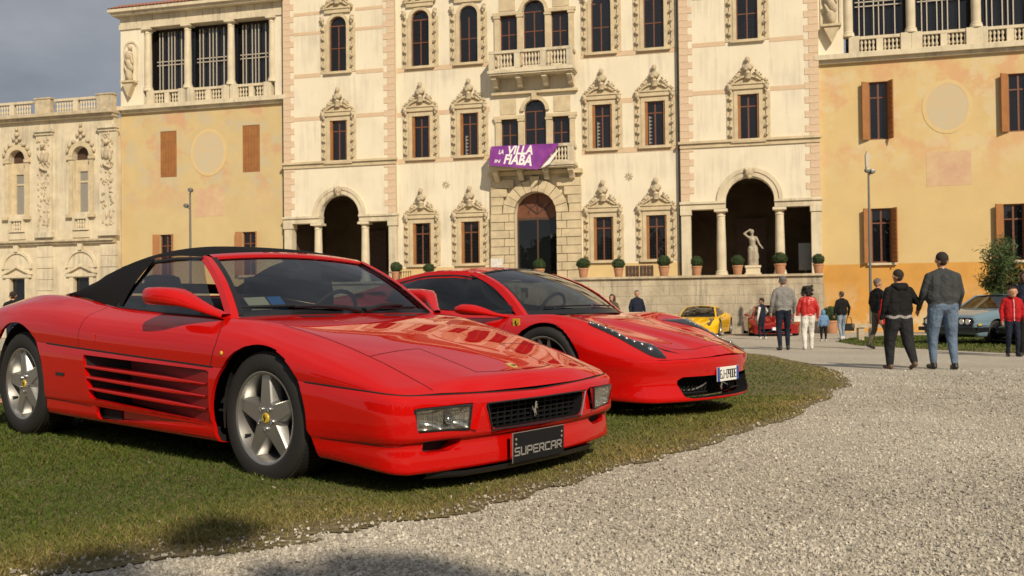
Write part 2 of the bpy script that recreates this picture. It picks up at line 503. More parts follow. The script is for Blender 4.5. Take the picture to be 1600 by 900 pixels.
P = np.concatenate([wedge_points(330000, 2.6, 9.5, 1.6), wedge_points(120000, 9.0, 24, 1.8)])
P = P[in_poly(P, lawn_poly)]
de = dist_poly(P, lawn_poly[:-2])
patch = value_noise(P, .9, 3) * .6 + value_noise(P, 3.1, 4) * .4
thin = np.clip((de + .20 * (value_noise(P, 3.0, 8) - .45) + .12 * (value_noise(P, 14.0, 9) - .5)) / .22, 0.03, 1) * np.clip(.55 + 1.2 * value_noise(P, 2.2, 12), .6, 1)
kp = rng.random(len(thin)) < thin
P, de, patch = P[kp], de[kp], patch[kp]
near_dry = np.clip(1.1 - de / 1.05, 0, 1)
dry = np.clip(.60 * near_dry ** 1.3 + .50 * (patch - .46) + .04 + rng.normal(0, .15, len(P)), 0, 1)
V, F, D = grow(P, dry, .019 + .016 * patch)
P2 = np.stack([rng.uniform(strip_poly[:, 0].min(), strip_poly[:, 0].max(), 30000), rng.uniform(strip_poly[:, 1].min(), strip_poly[:, 1].max(), 30000)], 1)
P2 = P2[in_poly(P2, strip_poly)]
V2, F2, D2 = grow(P2, np.clip(rng.normal(.15, .15, len(P2)), 0, 1), .05)
gm = np_mesh('grass', np.concatenate([V, V2]), np.concatenate([F, F2 + len(V)]), M['grass'])
at = gm.attributes.new('dry', 'FLOAT', 'POINT'); at.data.foreach_set('value', np.concatenate([D, D2]).astype(np.float32))
tag(link(bpy.data.objects.new('grass', gm)), 'short mown grass, green with dry straw at the gravel edge', 'grass', kind='stuff')

# loose stones on the gravel court, and a few strayed onto the lawn
def stone_mat():
    m = bpy.data.materials.new('gravel_stone'); m.use_nodes = True
    n, l = m.node_tree.nodes, m.node_tree.links
    b = n['Principled BSDF']; b.inputs['Roughness'].default_value = .9; b.inputs['Specular IOR Level'].default_value = .2
    at = n.new('ShaderNodeAttribute'); at.attribute_name = 'tone'
    r = n.new('ShaderNodeValToRGB'); e = r.color_ramp.elements
    e[0].position, e[0].color = 0, (.20, .175, .14, 1); e[1].position, e[1].color = 1, (.66, .62, .54, 1)
    q = e.new(.35); q.color = (.36, .33, .275, 1)
    q = e.new(.7); q.color = (.50, .46, .385, 1)
    l.new(at.outputs['Fac'], r.inputs['Fac']); l.new(r.outputs['Color'], b.inputs['Base Color'])
    M['gravel_stone'] = m
stone_mat()
P = wedge_points(240000, 2.6, 15.0, 1.6)
ins = in_poly(P, lawn_poly); de = dist_poly(P, lawn_poly[:-2])
fade = rng.random(len(P)) < np.clip((15.0 - P[:, 1]) / 7.0, 0, 1)
keep = ((~ins) & fade) | (rng.random(len(P)) < .30 * np.exp(-de / .06)) | (rng.random(len(P)) < .0004)
P, ins, de = P[keep], ins[keep], de[keep]
n = len(P); d = np.hypot(P[:, 0], P[:, 1])
size = rng.lognormal(math.log(.0045), .42, n) * np.maximum(1, d / 7.5)
size = np.minimum(size, .0115 * np.maximum(1, d / 9))
base = np.array([(1, 0, 0), (-1, 0, 0), (0, 1, 0), (0, -1, 0), (0, 0, 1), (0, 0, -1)], float)
V = base[None] * rng.uniform(.65, 1.35, (n, 6, 1)) + rng.normal(0, .18, (n, 6, 3))
V[:, :, 2] *= .72
q = rng.normal(size=(n, 4)); q /= np.linalg.norm(q, axis=1, keepdims=True)
w, x, y, z = q.T
Rm = np.stack([1-2*(y*y+z*z), 2*(x*y-z*w), 2*(x*z+y*w), 2*(x*y+z*w), 1-2*(x*x+z*z), 2*(y*z-x*w), 2*(x*z-y*w), 2*(y*z+x*w), 1-2*(x*x+y*y)], 1).reshape(n, 3, 3)
V = np.einsum('nij,nkj->nki', Rm, V) * size[:, None, None]
V += np.stack([P[:, 0], P[:, 1], ground(P[:, 0], P[:, 1]) + size * .35 + ins * .012], 1)[:, None]
f = np.array([(0, 2, 4), (2, 1, 4), (1, 3, 4), (3, 0, 4), (2, 0, 5), (1, 2, 5), (3, 1, 5), (0, 3, 5)])
F = (np.arange(n)[:, None, None] * 6 + f[None]).reshape(-1, 3)
gm = np_mesh('gravel_stones', V.reshape(-1, 3), F, M['gravel_stone'])
at = gm.attributes.new('tone', 'FLOAT', 'POINT'); at.data.foreach_set('value', np.repeat(np.clip(rng.normal(.50, .21, n) + .35 * (value_noise(P, .7, 31) - .5) + .2 * (value_noise(P, 2.6, 32) - .5), 0, 1), 6).astype(np.float32))
tag(link(bpy.data.objects.new('gravel_stones', gm)), 'loose pale limestone gravel covering the court', 'gravel', kind='stuff')

# ------------------------------------------------------------------ the villa: local x along the front, y away from the viewer, z up
FA = -0.255
FO = Vector((10.3606, 44.1192, 0.0))
GZ = -0.46                                   # ground at the foot of the house

def fresco_mat(name, base, a, b, seed, low=None):
    m = bpy.data.materials.new(name); m.use_nodes = True
    n, l = m.node_tree.nodes, m.node_tree.links
    bs = n['Principled BSDF']; bs.inputs['Roughness'].default_value = .9; bs.inputs['Specular IOR Level'].default_value = .2
    tc = n.new('ShaderNodeTexCoord')
    def noise(sc, off, det=5, rough=.6):
        mp = n.new('ShaderNodeMapping'); mp.inputs['Location'].default_value = (off, off * .7, off * 1.3)
        l.new(tc.outputs['Object'], mp.inputs['Vector'])
        t = n.new('ShaderNodeTexNoise'); t.inputs['Scale'].default_value = sc; t.inputs['Detail'].default_value = det; t.inputs['Roughness'].default_value = rough
        l.new(mp.outputs['Vector'], t.inputs['Vector']); return t.outputs['Fac']
    def step(f, p0, p1, amt):
        r = n.new('ShaderNodeMapRange'); r.inputs['From Min'].default_value = p0; r.inputs['From Max'].default_value = p1; r.inputs['To Max'].default_value = amt
        l.new(f, r.inputs['Value']); return r.outputs['Result']
    def mix(f, c1, c2):
        x = n.new('ShaderNodeMixRGB'); l.new(f, x.inputs['Fac'])
        for k, c in (('Color1', c1), ('Color2', c2)):
            if isinstance(c, tuple): x.inputs[k].default_value = (*c, 1)
            else: l.new(c, x.inputs[k])
        return x.outputs['Color']
    c = mix(step(noise(.8, seed, 6), .35, .65, .6), base, tuple(v * .88 for v in base))
    sp = n.new('ShaderNodeSeparateXYZ'); l.new(tc.outputs['Object'], sp.inputs['Vector'])
    up = n.new('ShaderNodeMapRange'); up.inputs['From Min'].default_value = 5.6; up.inputs['From Max'].default_value = 8.2; l.new(sp.outputs['Z'], up.inputs['Value'])
    def times(f):
        q = n.new('ShaderNodeMath'); q.operation = 'MULTIPLY'; l.new(f, q.inputs[0]); l.new(up.outputs['Result'], q.inputs[1]); return q.outputs[0]
    c = mix(times(step(noise(.75, seed + 7, 6), .50, .60, .62)), c, a)
    c = mix(times(step(noise(1.1, seed + 15, 6), .50, .60, .6)), c, b)
    c = mix(step(noise(2.6, seed + 3, 8, .7), .58, .75, .25), c, tuple(v * .75 for v in base))
    if low:
        wv = n.new('ShaderNodeMath'); wv.operation = 'LESS_THAN'; wv.inputs[1].default_value = 2.62; l.new(sp.outputs['Z'], wv.inputs[0])
        lc = mix(step(noise(1.3, seed + 21, 7), .4, .7, .7), low, tuple(v * .8 for v in low))
        peel = n.new('ShaderNodeMath'); peel.operation = 'MULTIPLY'
        hgt = n.new('ShaderNodeMapRange'); hgt.inputs['From Min'].default_value = 1.9; hgt.inputs['From Max'].default_value = .2; l.new(sp.outputs['Z'], hgt.inputs['Value'])
        l.new(hgt.outputs['Result'], peel.inputs[0]); l.new(step(noise(.9, seed + 31, 7, .65), .46, .56, 1.0), peel.inputs[1])
        lc = mix(peel.outputs[0], lc, (.60, .47, .28))
        c = mix(wv.outputs[0], c, lc)
    l.new(c, bs.inputs['Base Color'])
    bp = n.new('ShaderNodeBump'); bp.inputs['Strength'].default_value = .25; bp.inputs['Distance'].default_value = .02
    l.new(noise(12, seed, 5), bp.inputs['Height']); l.new(bp.outputs['Normal'], bs.inputs['Normal'])
    M[name] = m
fresco_mat('fresco_left', (.60, .47, .25), (.57, .31, .20), (.50, .45, .33), 3.0)
fresco_mat('fresco_right', (.65, .495, .245), (.61, .33, .19), (.64, .54, .35), 11.0, low=(.62, .33, .085))
mat('fresco_grey', (.53, .47, .33), .9, c2=(.59, .45, .27), vscale=1.6, detail=10)
mat('fresco_pink', (.55, .34, .23), .9, c2=(.63, .46, .27), vscale=1.8, detail=10)
mat('fresco_rim', (.66, .51, .26), .9, c2=(.63, .46, .23), vscale=2)
mat('stone_dark', (.40, .34, .24), .9, c2=(.30, .26, .19), vscale=3)  # darker stone for the core of the terrace wall

def wall_with(mb, u0, u1, z0, z1, y, opens, depth=.35, nseg=12):
    """a wall face with rectangular (and round-headed) openings and their reveals. open = (a, b, c, d, arch)"""
    us, zs = {u0, u1}, {z0, z1}
    bb = []
    for a, b, c, d, arch in opens:
        top = d + (b - a) / 2 if arch else d
        bb.append((a, b, c, top)); us |= {a, b}; zs |= {max(c, z0), min(top, z1)}
    us, zs = sorted(us), sorted(zs)
    for i in range(len(us) - 1):
        for j in range(len(zs) - 1):
            cu, cz = (us[i] + us[i + 1]) / 2, (zs[j] + zs[j + 1]) / 2
            if any(a < cu < b and c < cz < t for a, b, c, t in bb): continue
            mb.add([(us[i], y, zs[j]), (us[i + 1], y, zs[j]), (us[i + 1], y, zs[j + 1]), (us[i], y, zs[j + 1])], [(0, 1, 2, 3)])
    for a, b, c, d, arch in opens:
        path = [(a, c), (a, d)]
        if arch:
            r = (b - a) / 2; m = (a + b) / 2
            arc = [(m - r * math.cos(math.pi * k / nseg), d + r * math.sin(math.pi * k / nseg)) for k in range(nseg + 1)]
            for p, q in zip(arc[:-1], arc[1:]):
                mb.add([(p[0], y, p[1]), (q[0], y, q[1]), (q[0], y, d + r), (p[0], y, d + r)], [(0, 1, 2, 3)])
            path = [(a, c)] + arc
        path += [(b, d), (b, c)] if not arch else [(b, c)]
        for p, q in zip(path[:-1], path[1:]):
            mb.add([(p[0], y, p[1]), (q[0], y, q[1]), (q[0], y + depth, q[1]), (p[0], y + depth, p[1])], [(0, 1, 2, 3)])
        if c > z0 + .01:
            mb.add([(a, y, c), (b, y, c), (b, y + depth, c), (a, y + depth, c)], [(0, 1, 2, 3)])

def arc_ring(mb, c, r0, r1, y0, y1, a0=0, a1=180, n=14):
    """a raised band following an arch (x, z plane)"""
    rows = []
    for k in range(n + 1):
        a = R(a0 + (a1 - a0) * k / n); ca, sa = math.cos(a), math.sin(a)
        rows.append([(c[0] + r * ca, y, c[1] + r * sa) for r, y in ((r0, y1), (r0, y0), (r1, y0), (r1, y1))])
    mb.grid(rows)
    for row in (rows[0], rows[-1]): mb.add(row, [(0, 1, 2, 3)])

def carved(mb, seed, spots):
    """carved stone: overlapping irregular lumps"""
    q = random.Random(seed)
    for (x, y, z, rx, ry, rz) in spots:
        mb.ball((x, y, z), (rx, ry, rz), 8, 6, Matrix.Rotation(q.uniform(-.5, .5), 3, 'Y'))

def bust_mesh():
    mb = MB()
    mb.lathe([(.14, -.2), (.14, 0), (.17, .03), (.09, .08), (.08, .14)], 10, (0, -.14, 0))
    carved(mb, 1, [(0, -.15, .28, .23, .14, .15), (-.17, -.14, .30, .09, .10, .10), (.17, -.14, .30, .09, .10, .10), (0, -.15, .42, .075, .075, .12), (0, -.17, .57, .105, .115, .14), (0, -.13, .63, .115, .12, .10), (0, -.27, .55, .025, .035, .04), (-.08, -.22, .20, .10, .07, .08), (.09, -.23, .22, .09, .06, .07)])
    return mb.mesh('bust', 'stone_worn', 60)

def figure_mesh(s, k):
    """a reclining carved figure on the slope of a pediment"""
    mb = MB(); q = random.Random(k)
    pts = [(.42, .40, .085, .13), (.40, .57, .06, .075), (.50, .30, .10, .10), (.60, .22, .09, .08), (.70, .12, .08, .07), (.80, .02, .065, .06), (.88, -.08, .055, .05), (.54, .42, .04, .09), (.62, .34, .04, .06), (.82, .12, .04, .08), (.92, .0, .04, .07), (.34, .26, .06, .08)]
    carved(mb, k, [(s * (x + q.uniform(-.02, .02)), -.12 + q.uniform(-.04, .04), z + q.uniform(-.02, .02), a, .07 + a * .4, c) for x, z, a, c in pts])
    return mb.mesh('carved_figure', 'stone_worn', 60)

def garland_mesh(n, h, k):
    mb = MB(); q = random.Random(k)
    for i in range(n):
        z = h * (i + .5) / n
        carved(mb, k + i, [(q.uniform(-.015, .015), -.10, z, .088, .075, .075), (-.065, -.11, z - .05, .038, .04, .05), (.068, -.11, z + .04, .038, .04, .045), (.015, -.15, z - .02, .04, .035, .04)])
    mb.tube([(0, -.04, .02), (.012, -.05, h * .3), (-.012, -.05, h * .7), (0, -.04, h - .02)], .030, 6)
    return mb.mesh('garland', 'stone_worn', 60)

def pediment_mesh(kind, w=.78):
    mb = MB()
    mb.box(-w, w, -.16, .0, 0, .07)
    mb.box(-w + .06, w - .06, -.11, .0, -.20, 0)
    if kind == 'tri':
        mb.prism([(-w + .1, .072), (w - .1, .072), (0, .44)], -.07, 0)
        for s in (-1, 1):
            mb.prism([(s * (w + .02), .072), (s * (w - .14), .072), (0, .44), (0, .53)], -.17, 0)
    else:
        r = (w * w + .40 * .40) / (2 * .40); a = math.degrees(math.asin(w / r))
        arc = [((r - .08) * math.sin(R(-a + 2 * a * k / 10)), .40 - r + (r - .08) * math.cos(R(-a + 2 * a * k / 10))) for k in range(11)]
        arc = [p for p in arc if p[1] > .075]
        mb.prism([(arc[0][0], .072)] + arc + [(arc[-1][0], .072)], -.06, 0)
        arc_ring(mb, (0, .40 - r + .02), r - .09, r, -.17, 0, 90 - a, 90 + a, 12)
    return mb.mesh('pediment', 'stone', 40)

MESH = {}
def window_kit(kind):
    """meshes of one window type, origin at the middle of the opening's foot; width .95"""
    h = {'low': 2.08, 'mid': 2.11, 'top': 2.38}[kind]; w = .475; arch = kind == 'top'
    k = {}
    mb = MB()
    for s in (-1, 1): mb.box(*sorted((s * w, s * (w + .17))), -.06, .1, 0, h)
    for s in (-1, 1): mb.box(*sorted((s * (w + .172), s * (w + .50))), -.03, .1, -.05, h + .1)
    if arch:
        arc_ring(mb, (0, h), w, w + .17, -.06, .1)
    else:
        mb.box(-w - .17, w + .17, -.062, .1, h, h + .17)
    mb.box(-w - .30, w + .30, -.15, .1, -.12, 0)
    k['surround'] = mb.mesh('window', 'stone', 40)
    mb = MB()
    def bar(a, b, c, d, y0=.10, y1=.16): mb.box(a, b, y0, y1, c, d)
    for s in (-1, 1): bar(*sorted((s * w, s * (w - .05))), 0, h)
    bar(-w, w, 0, .05, .102, .158)
    if arch:
        arc_ring(mb, (0, h), w - .05, w, .10, .16); bar(-w, w, h - .03, h + .03, .102, .158); bar(-w, w, 1.2, 1.25, .103, .157)
        bar(-.03, .03, .05, h, .099, .161)
    else:
        bar(-w, w, h - .05, h, .102, .158); bar(-w, w, h * .73, h * .73 + .06, .103, .157); bar(-.035, .035, .05, h, .099, .161)
    k['frame'] = mb.mesh('frame', 'frame_wood')
    mb = MB()
    mb.box(-w + .01, w - .01, .125, .130, .01, h - .01)
    if arch: mb.prism([((w - .01) * math.cos(R(a)), h - .01 + (w - .01) * math.sin(R(a))) for a in range(0, 181, 15)], .125, .130)
    k['pane'] = mb.mesh('pane', 'window_glass')
    # leading: a fine lattice behind the glass face
    mb = MB()
    for z in np.arange(.16, h - .02, .16): mb.box(-w + .06, w - .06, .119, .123, z, z + .012)
    for x in np.arange(-w + .13, w - .06, .115): mb.box(x, x + .012, .1185, .1235, .06, h - .06)
    k['leading'] = mb.mesh('leading', 'iron')
    mb = MB()
    mb.box(-w + .0, -w + .13, -.005, .098, .0, h); 
    k['shutter'] = mb.mesh('shutter', 'shutter_wood')
    mb = MB()
    for j in range(8): mb.prism([(-w + .14, h * .66 - j * .17), (-w + .30, h * .66 - j * .17 - .085), (-w + .14, h * .66 - j * .17 - .17)], .1135, .1165)
    k['curtain'] = mb.mesh('curtain', 'curtain')
    k['garland'] = garland_mesh(5, 2.0, 5 if kind == 'mid' else 9)
    k['h'] = h
    return k
KIT = {x: window_kit(x) for x in ('low', 'mid', 'top')}
PED = {'low': pediment_mesh('tri'), 'mid': pediment_mesh('seg'), 'top': pediment_mesh('seg')}
BUST = bust_mesh(); FIG = {s: figure_mesh(s, 3 + s) for s in (-1, 1)}

def palace_window(root, u, z, kind, y=0.0, shut='L', curt=True):
    k = KIT[kind]; h = k['h']
    w = inst('window', k['surround'], root, (u, y, z))
    q_ = random.Random(int(u * 100 + z * 10)); inst('frame', k['frame'], w); inst('pane', k['pane'], w, rot=(q_.uniform(-.012, .012), 0, q_.uniform(-.012, .012)))
    if kind != 'mid': inst('leading', k['leading'], w)
    if kind != 'top':
        inst('shutter', k['shutter'], w)
        o = inst('shutter', k['shutter'], w); o.scale = (-.6, 1, 1); o.location.x = .475 * .4
    if kind == 'mid' and q_.random() < .7: inst('curtain', k['curtain'], w, (q_.uniform(0, .12), 0, q_.uniform(-.2, .1)))
    top = h + (.475 + .36 if kind == 'top' else .44)
    inst('pediment', PED[kind], w, (0, 0, top))
    inst('bust', BUST, w, (0, 0, top + (.52 if kind == 'low' else .46)), sc=(1.05, 1, 1.12))
    for s in (-1, 1):
        inst('carved_figure', FIG[s], w, (0, 0, top + (.06 if kind == 'low' else .10)), sc=(.95, 1, .9))
        inst('garland', k['garland'], w, (s * .80, 0, .02 if kind != 'top' else .05), sc=(s, 1, h / 2.0))
        mb = 'console_' + kind
        if mb not in MESH:
            q = MB(); carved(q, 4, [(0, -.12, 0, .11, .12, .16), (.05, -.15, .12, .09, .09, .08), (-.04, -.12, -.16, .06, .07, .10)])
            MESH[mb] = q.mesh('console', 'stone_worn', 60)
        inst('console', MESH[mb], w, (s * .82, 0, h + .30), sc=(s, 1, 1))

def baluster_mesh(h):
    return MB().lathe([(.055, 0), (.055, .05 * h), (.03, .09 * h), (.075, .26 * h), (.035, .46 * h), (.03, .52 * h), (.035, .56 * h), (.07, .74 * h), (.03, .92 * h), (.055, .95 * h), (.055, h)], 8).mesh('baluster', 'stone_pale', 50)
BAL = {}
def balustrade(root, pts, z0, z1, name='balustrade', rail=.13, th=.22, step=.155, posts=(), material='stone_pale', bays=None):
    """a run of balusters between straight points (x, y); posts = positions along the run, each a pier"""
    h = z1 - z0 - rail - .08
    key = round(h, 2)
    if key not in BAL: BAL[key] = baluster_mesh(h)
    for (a, b) in zip(pts[:-1], pts[1:]):
        a, b = Vector((a[0], a[1])), Vector((b[0], b[1])); L = (b - a).length; ang = math.atan2(b.y - a.y, b.x - a.x)
        r = empty(name, (a.x, a.y, z0), ang, root) if False else None
        mb = MB(); mb.box(0, L, -th / 2, th / 2, z1 - z0 - rail, z1 - z0); mb.box(0, L, -th / 2 + .02, th / 2 - .02, 0, .08)
        ps = [p for p in posts if p <= L]
        for p in ps: mb.box(max(0, p - .14), min(L, p + .14), -th / 2 + .012, th / 2 - .012, .08, z1 - z0 - rail)
        o = mb.build(name, material, root, 40, loc=(a.x, a.y, z0), rz=ang)
        x = step
        while x < L - step * .6:
            if all(abs(x - p) > .2 for p in ps): inst('baluster', BAL[key], o, (x, 0, .08))
            x += step

# ---- central palace
palace = empty('central_palace', FO, FA)
tag(palace, 'tall cream villa front with two towers, busts over its windows and a purple banner', 'building')
T0, T1 = 2.22, 17.6
UL, UR = -19.8, .61
mb = MB()
for uc in (UL, UR):
    opens = [(uc - 1.09, uc + 1.09, 5.3, 5.62, True), (uc - .475, uc + .475, 8.42, 10.53, False), (uc - .475, uc + .475, 13.05, 15.43, True)]
    wall_with(mb, uc - 3.115, uc + 3.115, 5.3, T1, 0, opens)
    for s in (-1, 1):
        mb.add([(uc + s * 3.115, 0, 5.3), (uc + s * 3.115, 2.0, 5.3), (uc + s * 3.115, 2.0, T1), (uc + s * 3.115, 0, T1)], [(0, 1, 2, 3)])
BY0, BY1, BYD = UL + 3.115, UR - 3.115, .22
opens = []
for u in (-15.4, -12.85, -6.2, -3.68):
    opens += [(u - .475, u + .475, 3.05, 5.13, False), (u - .475, u + .475, 8.42, 10.53, False), (u - .475, u + .475, 13.05, 15.43, True)]
C0 = -9.5
opens += [(C0 - 1.04, C0 + 1.04, T0, 5.42, True)]
for zz, zt, za in ((8.0, 10.08, 10.45), (12.7, 15.2, 15.35)):
    opens += [(C0 - .54, C0 + .54, zz, za, True), (C0 - 1.72, C0 - .86, zz, zt, False), (C0 + .86, C0 + 1.72, zz, zt, False)]
wall_with(mb, BY0, BY1, T0, T1, BYD, opens)
mb.build('wall', 'plaster', palace)
mb = MB(); mb.box(UL - 3.5, UR + 3.5, -.5, 9, T1, T1 + .5); mb.build('cornice', 'stone_pale', palace)
mb = MB(); mb.prism([(-.9, T1 + .5), (9.5, T1 + .5), (4.3, T1 + 2)], UL - 3.8, UR + 3.8, 0); mb.build('roof', 'roof_tile', palace)
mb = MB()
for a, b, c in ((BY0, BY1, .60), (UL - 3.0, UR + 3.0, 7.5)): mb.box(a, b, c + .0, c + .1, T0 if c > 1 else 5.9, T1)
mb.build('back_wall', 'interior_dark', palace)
# yellow plinth strips below the low windows
for a, b in ((BY0, C0 - 2.26), (C0 + 2.26, BY1)):
    MB().box(a, b, BYD - .03, BYD + .1, T0 - .05, 2.90).build('plinth', 'fresco_rim', palace)

for u in (UL, UR):
    palace_window(palace, u, 8.42, 'mid'); palace_window(palace, u, 13.05, 'top')
for u in (-15.4, -12.85, -6.2, -3.68):
    palace_window(palace, u, 3.05, 'low', BYD); palace_window(palace, u, 8.42, 'mid', BYD); palace_window(palace, u, 13.05, 'top', BYD)

# quoins: brick toothing up both edges of each tower
QL, QS = MB().box(0, .62, -.022, .05, .006, .317).mesh('quoin', 'brick_pink'), MB().box(0, .42, -.022, .05, .006, .317).mesh('quoin', 'brick_pink')
for uc in (UL, UR):
    for s in (-1, 1):
        z, i = 5.72, 0
        while z < 17.4:
            inst('quoin', QL if i % 2 else QS, palace, (uc + s * 3.115, 0, z), sc=(-s, 1, 1)); z += .325; i += 1
for u_, y_ in ((UL - 3.17, .12), (UR - 3.17, .06)):
    MB().tube([(u_, y_, 2.3), (u_, y_, T1)], .055, 8).build('drainpipe', 'iron', palace, 40)
# painted bands and string courses
for uc in (UL, UR):
    for z, h in ((10.62, .2), (12.86, .2), (15.08, .16), (16.1, .16)):
        for a, b in ((uc - 2.49, uc - .98), (uc + .98, uc + 2.49)): MB().box(a, b, -.012, .05, z, z + h).build('band', 'band_pink', palace)
    MB().box(uc - 3.2, uc + 3.2, -.16, .05, 8.36, 8.47).box(uc - 3.13, uc + 3.13, -.07, .05, 8.16, 8.358).build('string_course', 'stone', palace)
for z, h in ((10.55, .22), (12.80, .24), (8.16, .25)):
    for a, b in ((BY0, C0 - 2.3), (C0 + 2.3, BY1)): MB().box(a, b, BYD - .014, BYD + .05, z, z + h).build('band', 'band_pink', palace)
for u in (-14.1, -4.95):
    q = MB()
    for k in range(8): q.cbox((u + .12 * math.cos(k * math.pi / 4), BYD - .01, 7.02 + .12 * math.sin(k * math.pi / 4)), (.15, .04, .05), Matrix.Rotation(-k * math.pi / 4, 3, 'Y'))
    q.build('rosette_vent', 'stone_worn', palace)

# porticoes: columns, piers, entablatures, arch, dark room behind
def column_mesh(h, r, name='column'):
    return MB().lathe([(r * 1.35, 0), (r * 1.35, .10), (r * 1.2, .14), (r * 1.25, .19), (r, .24), (r * 1.0, h * .4), (r * .86, h - .34), (r * 1.0, h - .32), (r * .88, h - .28), (r * .88, h - .18), (r * 1.25, h - .12)], 20, cap=True).box(-r * 1.4, r * 1.4, -r * 1.4, r * 1.4, h - .12, h - .002).mesh(name, 'stone_pale', 40)
COLM = column_mesh(5.3 - T0, .215)
for uc in (UL, UR):
    for s in (-1, 1):
        inst('column', COLM, palace, (uc + s * 1.31, .26, T0))
        a = uc + s * 2.9
        MB().box(a - .215, a + .215, .0, .5, T0, 5.05).box(a - .26, a + .26, -.05, .52, 5.05, 5.298).build('pier', 'stone_pale', palace, 40)
        a, b = sorted((uc + s * 1.10, uc + s * 3.16))
        MB().box(a, b, -.05, .5, 5.302, 5.55).box(a - .02, b + .02, -.12, .48, 5.552, 5.66).build('entablature', 'stone_pale', palace, 40)
    q = MB(); arc_ring(q, (uc, 5.665), 1.09, 1.30, -.05, .45, n=20); arc_ring(q, (uc, 5.665), 1.302, 1.48, -.09, .3, n=20); q.build('archivolt', 'stone_pale', palace, 40)
    q = MB(); carved(q, 2, [(uc, -.16, 6.92, .19, .13, .24), (uc, -.25, 6.9, .04, .06, .07), (uc - .13, -.15, 7.04, .1, .1, .1), (uc + .13, -.15, 7.04, .1, .1, .1), (uc, -.16, 6.73, .12, .1, .13)]); q.build('keystone_mask', 'stone_worn', palace, 60)
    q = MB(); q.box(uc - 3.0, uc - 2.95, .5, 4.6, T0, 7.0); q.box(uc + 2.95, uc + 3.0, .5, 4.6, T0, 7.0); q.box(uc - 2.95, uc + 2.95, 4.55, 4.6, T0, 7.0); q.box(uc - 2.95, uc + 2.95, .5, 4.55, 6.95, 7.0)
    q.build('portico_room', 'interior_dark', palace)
    MB().box(uc - .75, uc + .75, 4.46, 4.54, T0, 5.2).build('inner_door', 'dark_wood', palace)
    MB().box(uc - 2.94, uc + 2.94, .0, 4.6, T0 - .06, T0 - .004).build('portico_floor', 'stone_pale', palace)

# the middle doorway: rusticated blocks round a glazed arch
pz0, pz1, py = T0, 7.25, BYD
def block(a, b, c, d, pr):
    q = MB(); e = .011
    q.add([(a, 0, c), (b, 0, c), (b, 0, d), (a, 0, d), (a + e, -pr, c + e), (b - e, -pr, c + e), (b - e, -pr, d - e), (a + e, -pr, d - e)], [(4, 5, 6, 7), (0, 1, 5, 4), (1, 2, 6, 5), (2, 3, 7, 6), (3, 0, 4, 7)])
    q.build('stone_block', 'stone', palace, loc=(0, py, 0))
z, i = T0, 0
while z < 5.35:
    h = .40
    for s in (-1, 1):
        j = 1.30 if i % 2 else 1.55
        for a, b in ((1.05, j), (j + .01, 2.24)):
            a2, b2 = sorted((C0 + s * a, C0 + s * b)); block(a2, b2, z, z + h - .008, .26 + .03 * (i % 2))
    z += h; i += 1
zs0 = z
for k in range(11):                                   # voussoirs
    a0, a1 = R(180 * k / 11 + .5), R(180 * (k + 1) / 11 - .5)
    ro = 1.62 if k != 5 else 1.78
    q = MB()
    P = [(C0 + r * math.cos(a), 5.42 + r * math.sin(a)) for r, a in ((1.05, a0), (ro, a0), (ro, a1), (1.05, a1))]
    q.prism(P, -.30 - .03 * (k % 2), 0); q.build('voussoir', 'stone', palace, loc=(0, py, 0))
z, i = zs0, 0
while z < 7.1:
    h = .42
    for s in (-1, 1):
        dz = z + h / 2 - 5.42; inner = math.sqrt(max(0.05, 1.66 ** 2 - min(1.64, max(0, dz - .2)) ** 2)) if dz < 1.75 else .02
        inner = max(inner, .02)
        a2, b2 = sorted((C0 + s * inner, C0 + s * 2.24)); block(a2, b2, z, z + h - .008, .20)
    z += h; i += 1
MB().box(C0 - 2.34, C0 + 2.34, -.36, 0, 7.28, 7.48).build('door_cornice', 'stone', palace, loc=(0, py, 0))
dr = MB().box(C0 - 1.04, C0 + 1.04, .30, .36, 5.12, 5.24).box(C0 - 1.04, C0 - .98, .302, .358, T0, 5.12).box(C0 + .98, C0 + 1.04, .302, .358, T0, 5.12).box(C0 - .04, C0 + .04, .303, .357, T0, 5.12).build('door', 'dark_wood', palace, loc=(0, py, 0))
tag(dr, 'dark glazed double door under a brown wooden lunette')
q = MB(); q.prism([(C0 + 1.03 * math.cos(R(a)), 5.42 + 1.03 * math.sin(R(a))) for a in range(0, 181, 12)] + [(C0 - 1.03, 5.24), (C0 + 1.03, 5.24)], .31, .35); q.build('lunette', 'frame_wood', dr)
q = MB()
for a in (38, 90, 142): q.cbox((C0 + .5 * math.cos(R(a)), .30, 5.42 + .5 * math.sin(R(a))), (.95, .05, .05), Matrix.Rotation(-R(a), 3, 'Y'))
arc_ring(q, (C0, 5.42), .42, .48, .285, .31); q.build('lunette_rib', 'dark_wood', dr)
for s in (-1, 1): MB().box(*sorted((C0 + s * .05, C0 + s * .97)), .32, .33, T0, 5.11).build('pane', 'door_glass', dr)

